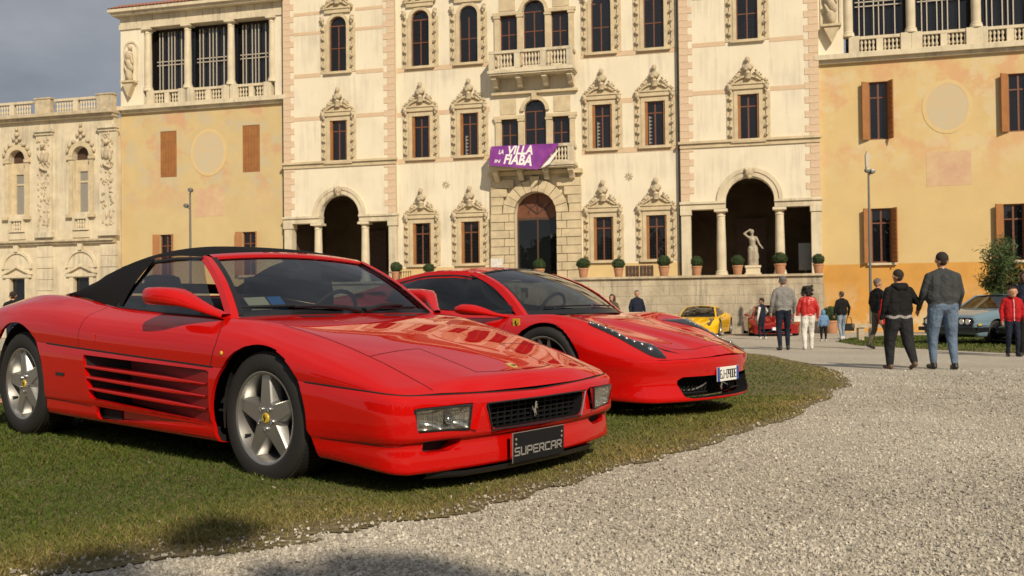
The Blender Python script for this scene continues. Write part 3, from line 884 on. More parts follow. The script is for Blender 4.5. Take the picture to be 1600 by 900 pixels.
# the two triple windows over the door, with their balconies
def triple(zf, zt, za, name):
    z0 = zf
    w = MB()
    for s in (-1, 1):
        for c, hw in ((.70, .135), (1.86, .13)):
            w.box(C0 + s * c - hw, C0 + s * c + hw, -.10, .1, z0, zt); w.box(C0 + s * c - hw - .04, C0 + s * c + hw + .04, -.14, .1, zt - .12, zt - .001)
        w.box(*sorted((C0 + s * .56, C0 + s * 2.08)), -.15, .1, zt, zt + .16)
        w.box(*sorted((C0 + s * .94, C0 + s * 1.76)), -.03, .05, zt + .25, zt + 1.0)
    arc_ring(w, (C0, za + .0), .54, .72, -.12, .1)
    w.box(C0 - 2.15, C0 + 2.15, -.20, .1, zt + 1.20, zt + 1.32)
    w.box(C0 - .12, C0 + .12, -.22, .05, za + .50, za + .82)
    w = w.build(name, 'stone', palace, 40, loc=(0, BYD, 0))
    fr = MB()
    for (a, b, t) in ((-1.72, -.86, zt), (-.54, .54, za), (.86, 1.72, zt)):
        a, b = C0 + a, C0 + b
        for x in (a, b - .06): fr.box(x, x + .06, .10, .16, z0, t)
        fr.box(a, b, .101, .159, t - .05, t); m = (a + b) / 2; fr.box(m - .03, m + .03, .099, .161, z0, t - .05); fr.box(a, b, .102, .158, z0 + (t - z0) * .62, z0 + (t - z0) * .62 + .05)
    fr.build('frame', 'frame_wood', w)
    for (a, b, t) in ((-1.70, -.88, zt), (-.53, .53, za), (.88, 1.70, zt)):
        q = MB().box(C0 + a, C0 + b, .125, .13, z0, t)
        if t == za: q.prism([(C0 + .53 * math.cos(R(x)), za + .53 * math.sin(R(x))) for x in range(0, 181, 15)], .125, .13)
        q.build('pane', 'window_glass', w)
triple(8.0, 10.08, 10.45, 'triple_window'); triple(12.7, 15.2, 15.35, 'triple_window')
for zf, zr in ((7.74, 8.62), (12.30, 13.24)):
    b = MB().box(C0 - 2.12, C0 + 2.12, -1.02, -.0, zf - .14, zf).box(C0 - 2.06, C0 + 2.06, -.96, -.0, zf - .22, zf - .142).build('balcony', 'stone_pale', palace, 40, loc=(0, BYD, 0))
    for u in (-1.86, -.64, .64, 1.86):
        MB().prism([(0, zf - .225), (-.80, zf - .225), (-.82, zf - .38), (-.55, zf - .50), (-.42, zf - .70), (0, zf - .78)], C0 + u - .12, C0 + u + .12, 0).build('bracket', 'stone_pale', b, 40)
    posts = (.14, 1.42, 2.70, 3.98)
    balustrade(b, [(C0 - 2.06, -.88), (C0 + 2.06, -.88)], zf, zr, 'railing', posts=posts)
    for s in (-1, 1): balustrade(b, [(C0 + s * 1.95, -.77), (C0 + s * 1.95, -.02)], zf, zr, 'railing', posts=())

# ---- wings with an open gallery on top
def wing(name, label, u0, u1, y, openings, fres, corner):
    root = empty(name, FO, FA); tag(root, label, 'building')
    mb = MB()
    wall_with(mb, u0, u1, GZ - .1, 11.70, y, openings)
    for u in (u0, u1): mb.add([(u, y, GZ - .1), (u, y + 9, GZ - .1), (u, y + 9, 17.0), (u, y, 17.0)], [(0, 1, 2, 3)])
    mb.build('wall', fres, root)
    MB().box(u0 - .12, u1 + .12, y - .16, y + .1, 11.70, 11.86).box(u0 - .2, u1 + .2, y - .34, y + .1, 11.862, 12.08).build('cornice', 'stone_pale', root, 40)
    return root

def gallery(root, u0, u1, y, bays, edges):
    """bays: (a, b) openings; white bars before dark glazing"""
    z0, z1 = 12.10, 16.35
    cm = MESH.setdefault('gal_col', column_mesh(z1 - 12.88, .20))
    for a, b in edges: MB().box(a, b, y - .02, y + .3, z0, z1).build('gallery_wall', 'plaster', root)
    for i, (a, b) in enumerate(bays):
        MB().box(a - .3, b + .3, y + .62, y + .66, z0, z1).build('gallery_back', 'window_glass', root)
        balustrade(root, [(a, y + .06), (b, y + .06)], z0, 12.86, 'railing', posts=((b - a) / 2,), step=.165)
        for x in (a, b):
            if i and x == a: pass
            MB().box(x - .22, x + .22, y - .10, y + .30, z0 + .002, 12.878).build('pedestal', 'stone_pale', root, 40)
        q = MESH.setdefault('gal_bar', MB().box(-.022, .022, -.02, .02, 0, 3.25).mesh('glazing_bar', 'white_bar'))
        W = b - a
        for t in (.08, .19, .40, .51, .62, .86): inst('glazing_bar', q, root, (a + .12 + (W - .24) * t, y + .45, 12.9))
        for z in (14.32, 14.52): MB().box(a + .1, b - .1, y + .43, y + .47, z, z + .045).build('glazing_rail', 'white_bar', root)
    xs = sorted({x for b in bays for x in b})
    cols = [(bays[0][0] - .22)] + [(bays[i][1] + bays[i + 1][0]) / 2 for i in range(len(bays) - 1)] + [bays[-1][1] + .22]
    for x in cols: inst('column', cm, root, (x, y + .10, 12.88))
    MB().box(u0 - .05, u1 + .05, y - .10, y + .5, z1, 16.62).build('architrave', 'stone_pale', root)
    x, i = u0, 0
    while x < u1 - .1:                                     # frieze of separate slabs
        w = min(1.02, u1 - x); MB().box(x + .01, x + w - .01, y - .07, y + .5, 16.63, 17.05).build('frieze_slab', 'stone_pale', root); x += 1.03
    MB().box(u0 - .3, u1 + .1, y - .45, y + 1, 17.06, 17.20).box(u0 - .42, u1 + .1, y - .60, y + 1, 17.202, 17.36).build('eave', 'stone_pale', root, 40)
    t = MESH.setdefault('tile', MB().grid([[(.10 * math.cos(R(a)), yy, .07 * math.sin(R(a)) + (yy + .6) * .45) for a in range(0, 181, 30)] for yy in (-.62, .6)]).mesh('roof_tile', 'roof_tile', 60))
    x = u0 - .3
    while x < u1:
        inst('roof_tile', t, root, (x, y, 17.37)); x += .215
    MB().prism([(y - .6, 17.362), (y + 9, 17.362), (y + 4.5, 19.4)], u0 - .35, u1, 0).build('roof', 'roof_tile', root)

def niche_statue(root, u, y, z0):
    q = MB()
    q.prism([(-.36, 0), (.36, 0), (.30, -.12), (.10, -.55), (0, -.75), (-.10, -.55), (-.30, -.12)], -.34, 0); q.box(-.42, .42, -.42, 0, 0, .10)
    q.build('corbel', 'stone', root, loc=(u, y, z0))
    q = MB(); carved(q, 7, [(0, -.2, .35, .22, .17, .36), (.03, -.2, .9, .20, .16, .40), (0, -.2, 1.4, .24, .17, .28), (.05, -.2, 1.85, .12, .13, .16), (-.2, -.22, 1.35, .08, .09, .3), (.2, -.24, 1.2, .08, .1, .3), (-.12, -.26, .6, .08, .07, .4)])
    q.build('statue', 'stone_worn', root, 60, loc=(u, y, z0 + .1))
    q = MB(); arc_ring(q, (0, 1.9), .36, .46, -.06, .05); q.box(-.46, -.36, -.06, .05, .1, 1.9); q.box(.36, .46, -.06, .05, .1, 1.9); q.build('niche', 'stone_pale', root, 40, loc=(u, y, z0))

def shuttered(root, a, b, z0, z1, y, mode):
    """a wing window: closed shutters, or shutters swung open beside the glass"""
    w = b - a; h = z1 - z0; m = (a + b) / 2
    fr = MB()
    for x in (-w / 2, w / 2 - .07): fr.box(x, x + .07, .12, .2, 0, h)
    fr.box(-w / 2, w / 2, .121, .199, 0, .07); fr.box(-w / 2, w / 2, .121, .199, h - .07, h); fr.box(-.04, .04, .119, .201, .07, h - .07); fr.box(-w / 2, w / 2, .122, .198, h * .72, h * .72 + .06)
    o = fr.build('window', 'frame_wood', root, loc=(m, y, z0)); upper = z0 > 6
    MB().box(-w / 2, w / 2, .155, .165, 0, h).build('pane', 'window_glass', o)
    if mode == 'closed':
        for s in (-1, 1):
            q = MB()
            for k in range(3):
                x0 = s * (w / 2) * (k / 3); x1 = s * (w / 2) * ((k + 1) / 3); q.box(min(x0, x1) + .006, max(x0, x1) - .006, .02, .06, .01, h - .01)
            q.box(*sorted((s * .01, s * (w / 2 - .01))), .012, .03, h * .18, h * .23); q.box(*sorted((s * .01, s * (w / 2 - .01))), .012, .03, h * .77, h * .82)
            q.build('shutter', 'shutter_wood', o)
    else:
        for s in (-1, 1):
            q = MB(); W2 = w * .46
            q.box(0, W2, -.025, .025, 0, h)
            for k in range(12): q.cbox((W2 / 2, -.03, h * (k + .5) / 12), (W2 * .8, .02, h / 22), Matrix.Rotation(.5, 3, 'X'))
            sh = q.build('shutter', 'shutter_wood', o)
            sh.location = (s * w / 2, -.02, 0); sh.rotation_euler = (0, 0, R(-148 if s < 0 else -62))
    if not upper: MB().box(-w / 2 - .18, w / 2 + .18, -.14, .12, -.10, -.002).build('sill', 'stone_pale', o)

lw_op = [(-30.47, -29.46, 8.11, 10.62, False), (-25.48, -24.46, 8.16, 10.66, False), (-30.52, -29.72, 2.7, 5.0, False), (-25.52, -24.70, 2.7, 5.0, False)]
LW = wing('gallery_wing', 'ochre frescoed wing with closed brown shutters left of the towers', -32.92, -22.93, .30, lw_op, 'fresco_left', 0)
gallery(LW, -32.92, -22.93, .30, [(-31.03, -29.05), (-28.55, -26.43), (-25.93, -23.95)], [(-32.92, -31.45), (-23.55, -22.93)])
niche_statue(LW, -32.25, .28, 13.35)
for (a, b, c, d, _), mode in zip(lw_op, ('closed', 'closed', 'open', 'open')): shuttered(LW, a, b, c, d, .30, mode)
rw_op = [(5.86, 6.66, 8.18, 10.78, False), (11.55, 12.4, 8.22, 10.75, False), (5.86, 6.72, 2.66, 5.10, False), (11.25, 12.1, 2.66, 5.10, False)]
RW = wing('gallery_wing', 'ochre frescoed wing with open shutters right of the towers', 3.73, 17.0, .30, rw_op, 'fresco_right', 0)
gallery(RW, 3.73, 17.0, .30, [(5.27, 7.46), (7.91, 10.14), (10.57, 12.80), (13.2, 15.4)], [(3.73, 4.83), (15.8, 17.0)])
niche_statue(RW, 4.30, .28, 13.35)
for (a, b, c, d, _) in rw_op: shuttered(RW, a, b, c, d, .30, 'open')
def medallion(root, u, z, rx, rz, y):
    q = MB(); q.prism([(rx * math.cos(R(a)), rz * math.sin(R(a))) for a in range(0, 360, 10)], -.008, 0); o = q.build('medallion', 'fresco_grey', root, loc=(u, y - .004, z))
    q = MB()
    rows = [[((rx + e) * math.cos(R(a)), yy, (rz + e) * math.sin(R(a))) for e, yy in ((0, -.012), (.17, -.012), (.17, 0))] for a in range(0, 361, 10)]
    q.grid(rows); q.build('medallion_border', 'fresco_rim', o)
medallion(LW, -27.5, 9.33, .92, 1.10, .30); medallion(RW, 9.1, 9.48, .86, 1.02, .30)
MB().box(-28.34, -26.60, .293, .30, 5.9, 7.4).build('painted_panel', 'fresco_pink', LW)
MB().box(8.2, 10.03, .293, .30, 6.0, 7.52).build('painted_panel', 'fresco_pink', RW)

# ---- low ornate wing at the far left
OW = empty('carved_wing', FO, FA); tag(OW, 'low carved stone wing with roof balustrade at the far left', 'building')
oy = -.25
mb = MB(); centres = (-35.05, -39.25, -43.45)
wall_with(mb, -46.5, -32.95, GZ - .1, 11.5, oy, [(c - .53, c + .53, 6.35, 9.45, True) for c in centres] + [(c - .5, c + .5, .8, 2.75, False) for c in centres])
mb.add([(-32.95, oy, GZ), (-32.95, .5, GZ), (-32.95, .5, 11.5), (-32.95, oy, 11.5)], [(0, 1, 2, 3)])
mb.build('wall', 'stone_pale', OW)
MB().box(-46.5, -32.9, oy - .22, oy + .3, 11.5, 11.68).box(-46.5, -32.85, oy - .42, oy + .4, 11.682, 11.86).build('cornice', 'stone_worn', OW, 40)
MB().box(-46.5, -32.9, oy - .18, oy + .1, 4.62, 4.74).box(-46.5, -32.9, oy - .30, oy + .1, 4.742, 4.84).build('string_course', 'stone_worn', OW, 40)
for a, b in ((-36.75, -33.95), (-40.95, -38.15), (-45.2, -42.4)):
    balustrade(OW, [(a, oy), (b, oy)], 11.86, 12.66, 'parapet', posts=((b - a) * .5,), step=.17)
for c in (-33.45, -37.45, -41.65): MB().box(c - .5, c + .5, oy - .16, oy + .2, 11.862, 12.70).box(c - .55, c + .55, oy - .2, oy + .22, 12.702, 12.78).build('parapet_pier', 'stone_worn', OW, 40)
for c in centres:
    w = MB()
    for s in (-1, 1): w.box(*sorted((c + s * .54, c + s * .80)), oy - .07, oy + .1, 6.2, 9.45); w.box(*sorted((c + s * .50, c + s * .90)), oy - .13, oy + .1, 9.25, 9.42); w.box(*sorted((c + s * .52, c + s * .92)), oy - .2, oy + .1, 6.05, 6.22)
    arc_ring(w, (c, 9.45), .53, .80, -.09 + oy, .1 + oy)
    w = w.build('window', 'stone', OW, 40)
    fr = MB().box(c - .53, c - .25, oy + .20, oy + .30, 6.35, 9.2).box(c + .25, c + .53, oy + .20, oy + .30, 6.35, 9.2).box(c - .53, c + .53, oy + .19, oy + .29, 8.62, 9.25).box(c - .25, c + .25, oy + .22, oy + .26, 8.0, 8.1); fr.build('frame', 'stone', w)
    MB().box(c - .26, c + .26, oy + .26, oy + .27, 6.35, 8.62).build('pane', 'curtain', w)
    MB().box(c - .6, c + .6, oy + .33, oy + .36, 6.3, 10.1).build('shade', 'dark_wood', w)
    q = MB(); carved(q, int(-c), [(c + x, oy - .08, z, a * .75, .09, b * .8) for x, z, a, b in ((0, 11.15, .12, .16), (0, 10.85, .2, .18), (-.2, 10.6, .16, .15), (.2, 10.6, .16, .15), (0, 10.45, .16, .12), (-.45, 10.25, .2, .14), (.45, 10.25, .2, .14), (-.72, 10.05, .16, .2), (.72, 10.05, .16, .2), (-.85, 9.75, .12, .2), (.85, 9.75, .12, .2))]); tag(q.build('carving', 'stone_worn', w, 60), kind='stuff')
    balustrade(w, [(c - .5, oy - .05), (c + .5, oy - .05)], 5.35, 6.1, 'railing', posts=(.0, 1.0), step=.165)
    MB().box(c - .55, c + .55, oy - .06, oy + .05, 4.95, 5.3).build('panel', 'stone_pale', w)
    l = MB(); arc_ring(l, (c, 3.30), .86, 1.0, oy - .12, oy + .05, n=16); arc_ring(l, (c, 3.30), .0, .86, oy - .03, oy + .02, n=16)
    for s in (-1, 1): l.prism([(c + s * 1.02, 2.98), (c + s * .85, 2.98), (c, 3.36), (c, 3.50)], oy - .16, oy + .02); l.box(*sorted((c + s * .51, c + s * .76)), oy - .07, oy + .05, .8, 2.80)
    l.box(c - .95, c + .95, oy - .12, oy + .05, 2.80, 2.975); l.prism([(c - .10, 4.25), (c + .10, 4.25), (c + .15, 4.6), (c - .15, 4.6)], oy - .2, oy)
    l = l.build('basement_window', 'stone_pale', OW, 40)
    MB().box(c - .5, c + .5, oy + .2, oy + .21, .8, 2.75).build('pane', 'window_glass', l)
for i, c in enumerate((-33.3, -37.4, -41.6)):
    p = MB().box(c - .52, c + .52, oy - .12, oy + .1, 5.0, 10.7).box(c - .62, c + .62, oy - .3, oy + .1, 10.85, 11.0).box(c - .56, c + .56, oy - .2, oy + .1, 10.7, 10.848).box(c - .58, c + .58, oy - .2, oy + .1, 5.0, 5.3).build('pilaster', 'stone_pale', OW, 40)
    q = random.Random(i); sp = []
    for k in range(90):
        z = q.uniform(5.6, 10.6); sp.append((c + q.uniform(-.40, .40), oy - .11, z, q.uniform(.04, .09), q.uniform(.05, .11), q.uniform(.06, .16)))
    sp += [(c, oy - .22, 10.1, .13, .15, .17), (c - .22, oy - .18, 9.5, .11, .13, .3), (c + .2, oy - .18, 9.4, .11, .13, .35), (c, oy - .18, 9.5, .2, .14, .35), (c, oy - .2, 8.8, .3, .14, .08)]
    w = MB(); carved(w, i, sp); tag(w.build('carving', 'stone_worn', p, 60), kind='stuff')
    for k in range(7): MB().box(c - .5, c + .5, oy - .10 - .03 * (k % 2), oy + .1, .2 + k * .62, .2 + k * .62 + .60).build('stone_block', 'stone_pale', OW)

# ---- the terrace before the house
TW = empty('terrace_wall', FO, FA); tag(TW, 'long weathered stone terrace wall under the potted shrubs', 'wall')
mat('ashlar', (.56, .49, .36), .9, c2=(.36, .305, .22), vscale=1.1, bump=.6, bscale=10, dist=.03, detail=12, streak=1.0)
ty = -1.5
MB().box(-24, 3.55, ty + .22, .0, GZ - .1, T0 - .12).build('core', 'stone_dark', TW)
q = random.Random(4)
z, i = GZ - .1, 0
lean = .05
while z < 2.05:
    h = (.56, .42, .50, .38, .46, .40)[i % 6]
    if z + h > 2.1: h = 2.1 - z
    x = -9.5 + q.uniform(-1, 0)
    while x < 3.62:
        w = q.uniform(1.1, 1.9); x1 = min(x + w, 3.66 + (2.1 - z) * .06)
        if x1 - x > .1:
            o = q.uniform(-.006, .006); a = (2.1 - z) * lean; b = (2.1 - z - h) * lean
            m = MB(); g = .004
            m.add([(x + g, ty - a + o, z + g), (x1 - g, ty - a + o, z + g), (x1 - g, ty - b + o, z + h - g), (x + g, ty - b + o, z + h - g)] + [(x + g, ty + .25, z + g), (x1 - g, ty + .25, z + g), (x1 - g, ty + .25, z + h - g), (x + g, ty + .25, z + h - g)], [(0, 1, 2, 3), (4, 7, 6, 5), (0, 4, 5, 1), (3, 2, 6, 7), (1, 5, 6, 2), (0, 3, 7, 4)])
            m.build('stone_block', 'ashlar', TW)
        x = x1
        if x >= 3.6: break
    z += h; i += 1
MB().box(-24, -9.9, ty + .0, ty + .2, GZ - .1, 2.1).build('plain_wall', 'ashlar', TW)
MB().box(-24, 3.70, ty - .12, 0.3, 2.102, T0 - .02).build('coping', 'stone_worn', TW, 40)

# ------------------------------------------------------------------ car-building tools: local X forward from the front axle, Y left, Z up
def paint(name, col, flake=0.0):
    m = mat(name, col, .45, coat=1.0, coat_rough=.012, spec=.0)
    n, l = m.node_tree.nodes, m.node_tree.links
    b = n['Principled BSDF']
    tc = n.new('ShaderNodeTexCoord'); t = n.new('ShaderNodeTexNoise'); t.inputs['Scale'].default_value = 2.2; t.inputs['Detail'].default_value = 3
    l.new(tc.outputs['Object'], t.inputs['Vector'])
    bp = n.new('ShaderNodeBump'); bp.inputs['Strength'].default_value = .012; bp.inputs['Distance'].default_value = .02
    l.new(t.outputs['Fac'], bp.inputs['Height']); l.new(bp.outputs['Normal'], b.inputs['Coat Normal'])
    return m
paint('paint_red', (.50, .0042, .003))
paint('paint_red2', (.50, .0042, .003))
paint('paint_yellow', (.80, .46, .01))
paint('paint_darkred', (.28, .010, .010))
paint('paint_blue', (.15, .225, .28))
paint('paint_black', (.012, .012, .013))
mat('trim_black', (.012, .012, .013), .38)
mat('gap_black', (.006, .005, .005), .8)
mat('rubber', (.016, .0155, .015), .72, bump=.3, bscale=140, dist=.002)
mat('alloy', (.42, .415, .40), .34, metal=.85)
mat('alloy_dark', (.05, .05, .05), .5, metal=.6)
mat('chrome', (.75, .75, .74), .12, metal=1.0)
mat('badge_yellow', (.62, .42, .03), .35, coat=.4)
mat('badge_cream', (.55, .46, .16), .4, coat=.4)
mat('duct_red_shaded', (.20, .004, .004), .6)  # body red darkened and left uncoated, standing for shade inside the intakes
mat('cloth_top', (.010, .010, .011), .95, bump=.5, bscale=350, dist=.002, spec=.15)
mat('seat_black', (.018, .018, .022), .6)
mat('dash_black', (.016, .016, .020), .75)
mat('plate_black', (.008, .008, .009), .55, spec=.25)
mat('plate_white', (.78, .78, .74), .4)
mat('plate_blue', (.02, .06, .32), .4)
mat('print_grey', (.26, .25, .23), .5)
mat('print_black', (.01, .01, .01), .5)
mat('sticker_blue', (.03, .22, .55), .5)
mat('sticker_cream', (.72, .68, .42), .5)
mat('reflector', (.80, .78, .72), .14, metal=.92)
mat('mesh_black', (.008, .008, .008), .7, spec=.2)
glass('car_glass', tint=(.40, .45, .49), fres=1.5)
glass('lamp_glass', tint=(.80, .80, .78), fres=1.5)
glass('dark_glass', tint=(.32, .34, .34), fres=1.5)

class Patch:
    """a dense quad surface that can be cut, split and joined to others"""
    def __init__(s, P=None, V=None, F=None):
        if P is not None:
            P = np.asarray(P, float); nu, nv = P.shape[:2]
            s.V = P.reshape(-1, 3).copy()
            I = (np.arange(nu - 1)[:, None] * nv + np.arange(nv - 1)[None]).ravel()
            s.F = np.stack([I, I + nv, I + nv + 1, I + 1], 1)
        else: s.V, s.F = V, F
        s.N = s.normals()
    def normals(s):
        a, b, c, d = (s.V[s.F[:, k]] for k in range(4))
        fn = np.cross(c - a, d - b)
        N = np.zeros_like(s.V)
        for k in range(4): np.add.at(N, s.F[:, k], fn)
        return N / (np.linalg.norm(N, axis=1, keepdims=True) + 1e-12)
    def centers(s): return s.V[s.F].mean(1)
    def cut(s, sdf, axes, where):
        """sdf(2D points) < 0 is removed; edge vertices are drawn onto its outline. Returns the cut boundary edges"""
        ax = list(axes)
        ok = where(s.V)
        q = s.V[:, ax]; d = np.where(ok, sdf(q), 1.0)
        ins = d < 0
        fin = ins[s.F].all(1)
        s.F = s.F[~fin]
        used = np.zeros(len(s.V), bool); used[s.F.ravel()] = True
        mv = ins & used
        p = s.V[mv][:, ax]; e = 1e-4
        for _ in range(8):
            d0 = sdf(p); g = np.stack([(sdf(p + [e, 0]) - d0) / e, (sdf(p + [0, e]) - d0) / e], 1)
            g /= (g ** 2).sum(1, keepdims=True) + 1e-9
            p = p - d0[:, None] * g
        W = s.V[mv]; W[:, ax] = p; s.V[mv] = W
        E = {}
        for f in s.F:
            for k in range(4):
                a, b = int(f[k]), int(f[(k + 1) % 4])
                if mv[a] and mv[b]:
                    key = (min(a, b), max(a, b)); E[key] = None if key in E else (a, b)
        return [e2 for e2 in E.values() if e2]
    def lip(s, edges, vec):
        """a returned edge: quads from the cut boundary along vec"""
        mb = MB(); vec = np.asarray(vec, float)
        for a, b in edges:
            A, B = s.V[a], s.V[b]; mb.add([A, B, B + vec, A + vec], [(0, 1, 2, 3)])
        return mb
    def remove(s, cond):
        s.F = s.F[~cond(s.centers())]
    def take(s, cond):
        """split off the faces whose centres satisfy cond"""
        c = cond(s.centers()); o = Patch.__new__(Patch); o.V, o.N, o.F = s.V, s.N, s.F[c]; s.F = s.F[~c]; return o
    def bvh(s): return BVHTree.FromPolygons([tuple(v) for v in s.V], [tuple(int(i) for i in f) for f in s.F])
    def build(s, name, material, parent, mirror=False):
        ids, inv = np.unique(s.F.ravel(), return_inverse=True)
        V, N, F = s.V[ids].copy(), s.N[ids].copy(), inv.reshape(-1, 4)
        if mirror: V[:, 1] *= -1; N[:, 1] *= -1; F = F[:, ::-1]
        me = np_mesh(name, V, F, M[material], True)
        fn = np.cross(V[F[:, 2]] - V[F[:, 0]], V[F[:, 3]] - V[F[:, 1]])
        me.normals_split_custom_set_from_vertices([tuple(n) for n in N])
        return link(bpy.data.objects.new(name, me), parent)

def join(a, b):
    o = Patch.__new__(Patch); o.V = np.vstack([a.V, b.V]); o.N = np.vstack([a.N, b.N]); o.F = np.vstack([a.F, b.F + len(a.V)]); return o

def sd_circle(c, r): return lambda q: np.hypot(q[:, 0] - c[0], q[:, 1] - c[1]) - r
def sd_poly(poly, rnd=0.0):
    poly = np.asarray(poly, float)
    if rnd:                                  # shrink handled by caller: plain rounded offset
        pass
    def f(q):
        d = dist_poly(q, poly, True); ins = in_poly(q, poly)
        return np.where(ins, -d, d) - rnd
    return f
def sd_union(*fs): return lambda q: np.minimum.reduce([f(q) for f in fs])

def ribbon(bvh, pts, width, off=.0012, n=40, mirror=False):
    """a thin strip that hugs the surface along a path (panel gaps, trim lines)"""
    P = crom(pts, max(2, n // max(1, len(pts) - 1))) if len(pts) > 1 else np.array(pts)
    hit = [bvh.find_nearest(Vector(p)) for p in P]
    L = [h[0] for h in hit]; N = [h[1] for h in hit]
    rows = []
    for i in range(len(L)):
        t = (L[min(i + 1, len(L) - 1)] - L[max(i - 1, 0)])
        if t.length < 1e-7: continue
        nn = N[i]; c = t.normalized().cross(nn)
        if c.length < 1e-6: continue
        c.normalize()
        if rows and False: pass
        # outward: away from the car's middle
        out = nn if nn.dot(L[i] - Vector((L[i].x * .9 - .1, 0, .35))) > 0 else -nn
        rows.append([tuple(L[i] + c * (width / 2) + out * off), tuple(L[i] - c * (width / 2) + out * off)])
    if mirror: rows = [[(x, -y, z) for x, y, z in r] for r in rows]
    return MB().grid(rows)

def tyre_mb(ro, rr, w, n=48):
    """tyre: lathe about Y, centre at the origin, outer side at -w/2"""
    h = w / 2
    prof = [(rr, -h * .80), (rr + .012, -h * .93), (rr + (ro - rr) * .35, -h * 1.0), (rr + (ro - rr) * .7, -h * .985), (ro - .014, -h * .90), (ro - .005, -h * .80), (ro - .004, -h * .5), (ro - .003, 0), (ro - .004, h * .5), (ro - .005, h * .80), (ro - .014, h * .9), (rr + (ro - rr) * .5, h), (rr, h * .8)]
    return MB().lathe([(r, y) for r, y in prof], n, axis=1, cap=False)
def tread_mb(ro, w, n=84):
    mb = MB()
    for k in range(n):
        a = 2 * math.pi * k / n
        for j, (y0, y1, sk) in enumerate(((-.39, -.25, .5), (-.22, -.02, -.4), (.01, .21, .4), (.24, .40, -.5))):
            am = a + (.5 * math.pi / n if j % 2 else 0); da = math.pi / n * .80
            pts = []
            for r in (ro - .006, ro + .0012):
                for aa, yy in ((am - da, y0), (am + da, y0), (am + da + sk * da, y1), (am - da + sk * da, y1)):
                    pts.append((r * math.cos(aa), yy * w, r * math.sin(aa)))
            mb.add(pts, [(4, 5, 6, 7), (0, 1, 5, 4), (1, 2, 6, 5), (2, 3, 7, 6), (3, 0, 4, 7)])
    return mb

def star_wheel(parent, loc, ro, w, rr=.219, side=-1, style='star', rot=0.0, detail=True):
    """a wheel: rim > tyre, tread, hub cap, wheel nuts, brake disc; side -1 = right-hand side of the car"""
    h = w / 2
    rim = MB()
    rim.lathe([(rr + .015, -h * .86), (rr + .017, -h * .90), (rr + .006, -h * .92), (rr - .004, -h * .88), (rr - .012, -h * .66), (rr - .026, -h * .2), (rr - .026, h * .8)], 56, axis=1, cap=False)
    yf = -h * .78
    ns = 5
    if style == 'star':
        lay = []
        for grow_, dy in ((.016, .058), (.004, .010), (0, .004), (-.004, .0)):
            ring = []
            for k in range(ns):
                a = 2 * math.pi * k / ns + math.pi / 2 + rot
                for r, t in ((rr - .010, -.030 - grow_), (rr - .010, .030 + grow_)):
                    ring.append((r * math.cos(a) - t * math.sin(a), yf + dy + .006, r * math.sin(a) + t * math.cos(a)))
                a2 = a + math.pi / ns; r = .086 + grow_ * 1.2
                for da in (-.10, .10): ring.append((r * math.cos(a2 + da), yf + dy, r * math.sin(a2 + da)))
            lay.append(ring)
        rim.grid(lay, wrap_v=True)
        b0 = len(rim.v); rim.v += lay[-1]; n5 = len(lay[-1]); rim.v.append((0, yf - .002, 0))
        for k in range(n5): rim.f.append((b0 + k, b0 + (k + 1) % n5, b0 + n5)); rim.m.append(0); rim.sm.append(False)
    else:
        for k in range(ns):
            a = 2 * math.pi * k / ns + math.pi / 2 + rot
            ca, sa = math.cos(a), math.sin(a)
            def P(r, t, y): return (r * ca - t * sa, y, r * sa + t * ca)
            for sgn in (-1, 1):
                rows = []
                for r, off, hw in ((.04, .018, .016), (.10, .026, .013), (rr - .012, .05, .011)):
                    rows.append([P(r, sgn * off - hw, yf + .04), P(r, sgn * off - hw, yf), P(r, sgn * off + hw, yf), P(r, sgn * off + hw, yf + .04)])
                rim.grid(rows)
        rim.lathe([(.0, yf - .004), (.06, yf - .002), (.072, yf + .01), (.075, yf + .05)], 24, axis=1, cap=False)
    o = rim.build('wheel', 'alloy', parent, 28, loc=loc)
    if side > 0: o.scale = (1, -1, 1)
    tyre_mb(ro, rr, w).build('tyre', 'rubber', o, 40)
    if detail:
        tag(tread_mb(ro, w).build('tread', 'rubber', o), kind='stuff')
    MB().lathe([(0, yf - .008), (.023, yf - .007), (.026, yf - .001)], 20, axis=1).build('hub_cap', 'badge_yellow', o, 40)
    if detail:
        q = MB(); horse(q, .017, 'y', (0, yf - .0085, 0)); q.build('emblem', 'print_black', o)
        for k in range(5):
            a = 2 * math.pi * (k + .5) / 5 + math.pi / 2 + rot
            MB().lathe([(.0125, .004), (.0125, -.006), (.0095, -.009), (.0085, -.004), (0, -.004)], 12, (.052 * math.cos(a), yf - .001, .052 * math.sin(a)), 1, cap=False).build('wheel_nut', 'chrome', o, 30)
        MB().tube([(-.165, yf + .03, -.10), (-.158, yf - .005, -.098)], .006, 6).build('valve', 'rubber', o)
    MB().lathe([(.05, .02), (.165, .02), (.165, .045), (.05, .045)], 32, axis=1).build('brake_disc', 'alloy_dark', o, 40)
    MB().lathe([(0, .06), (rr - .03, .06)], 32, axis=1, cap=False).build('barrel_back', 'gap_black', o)
    return o

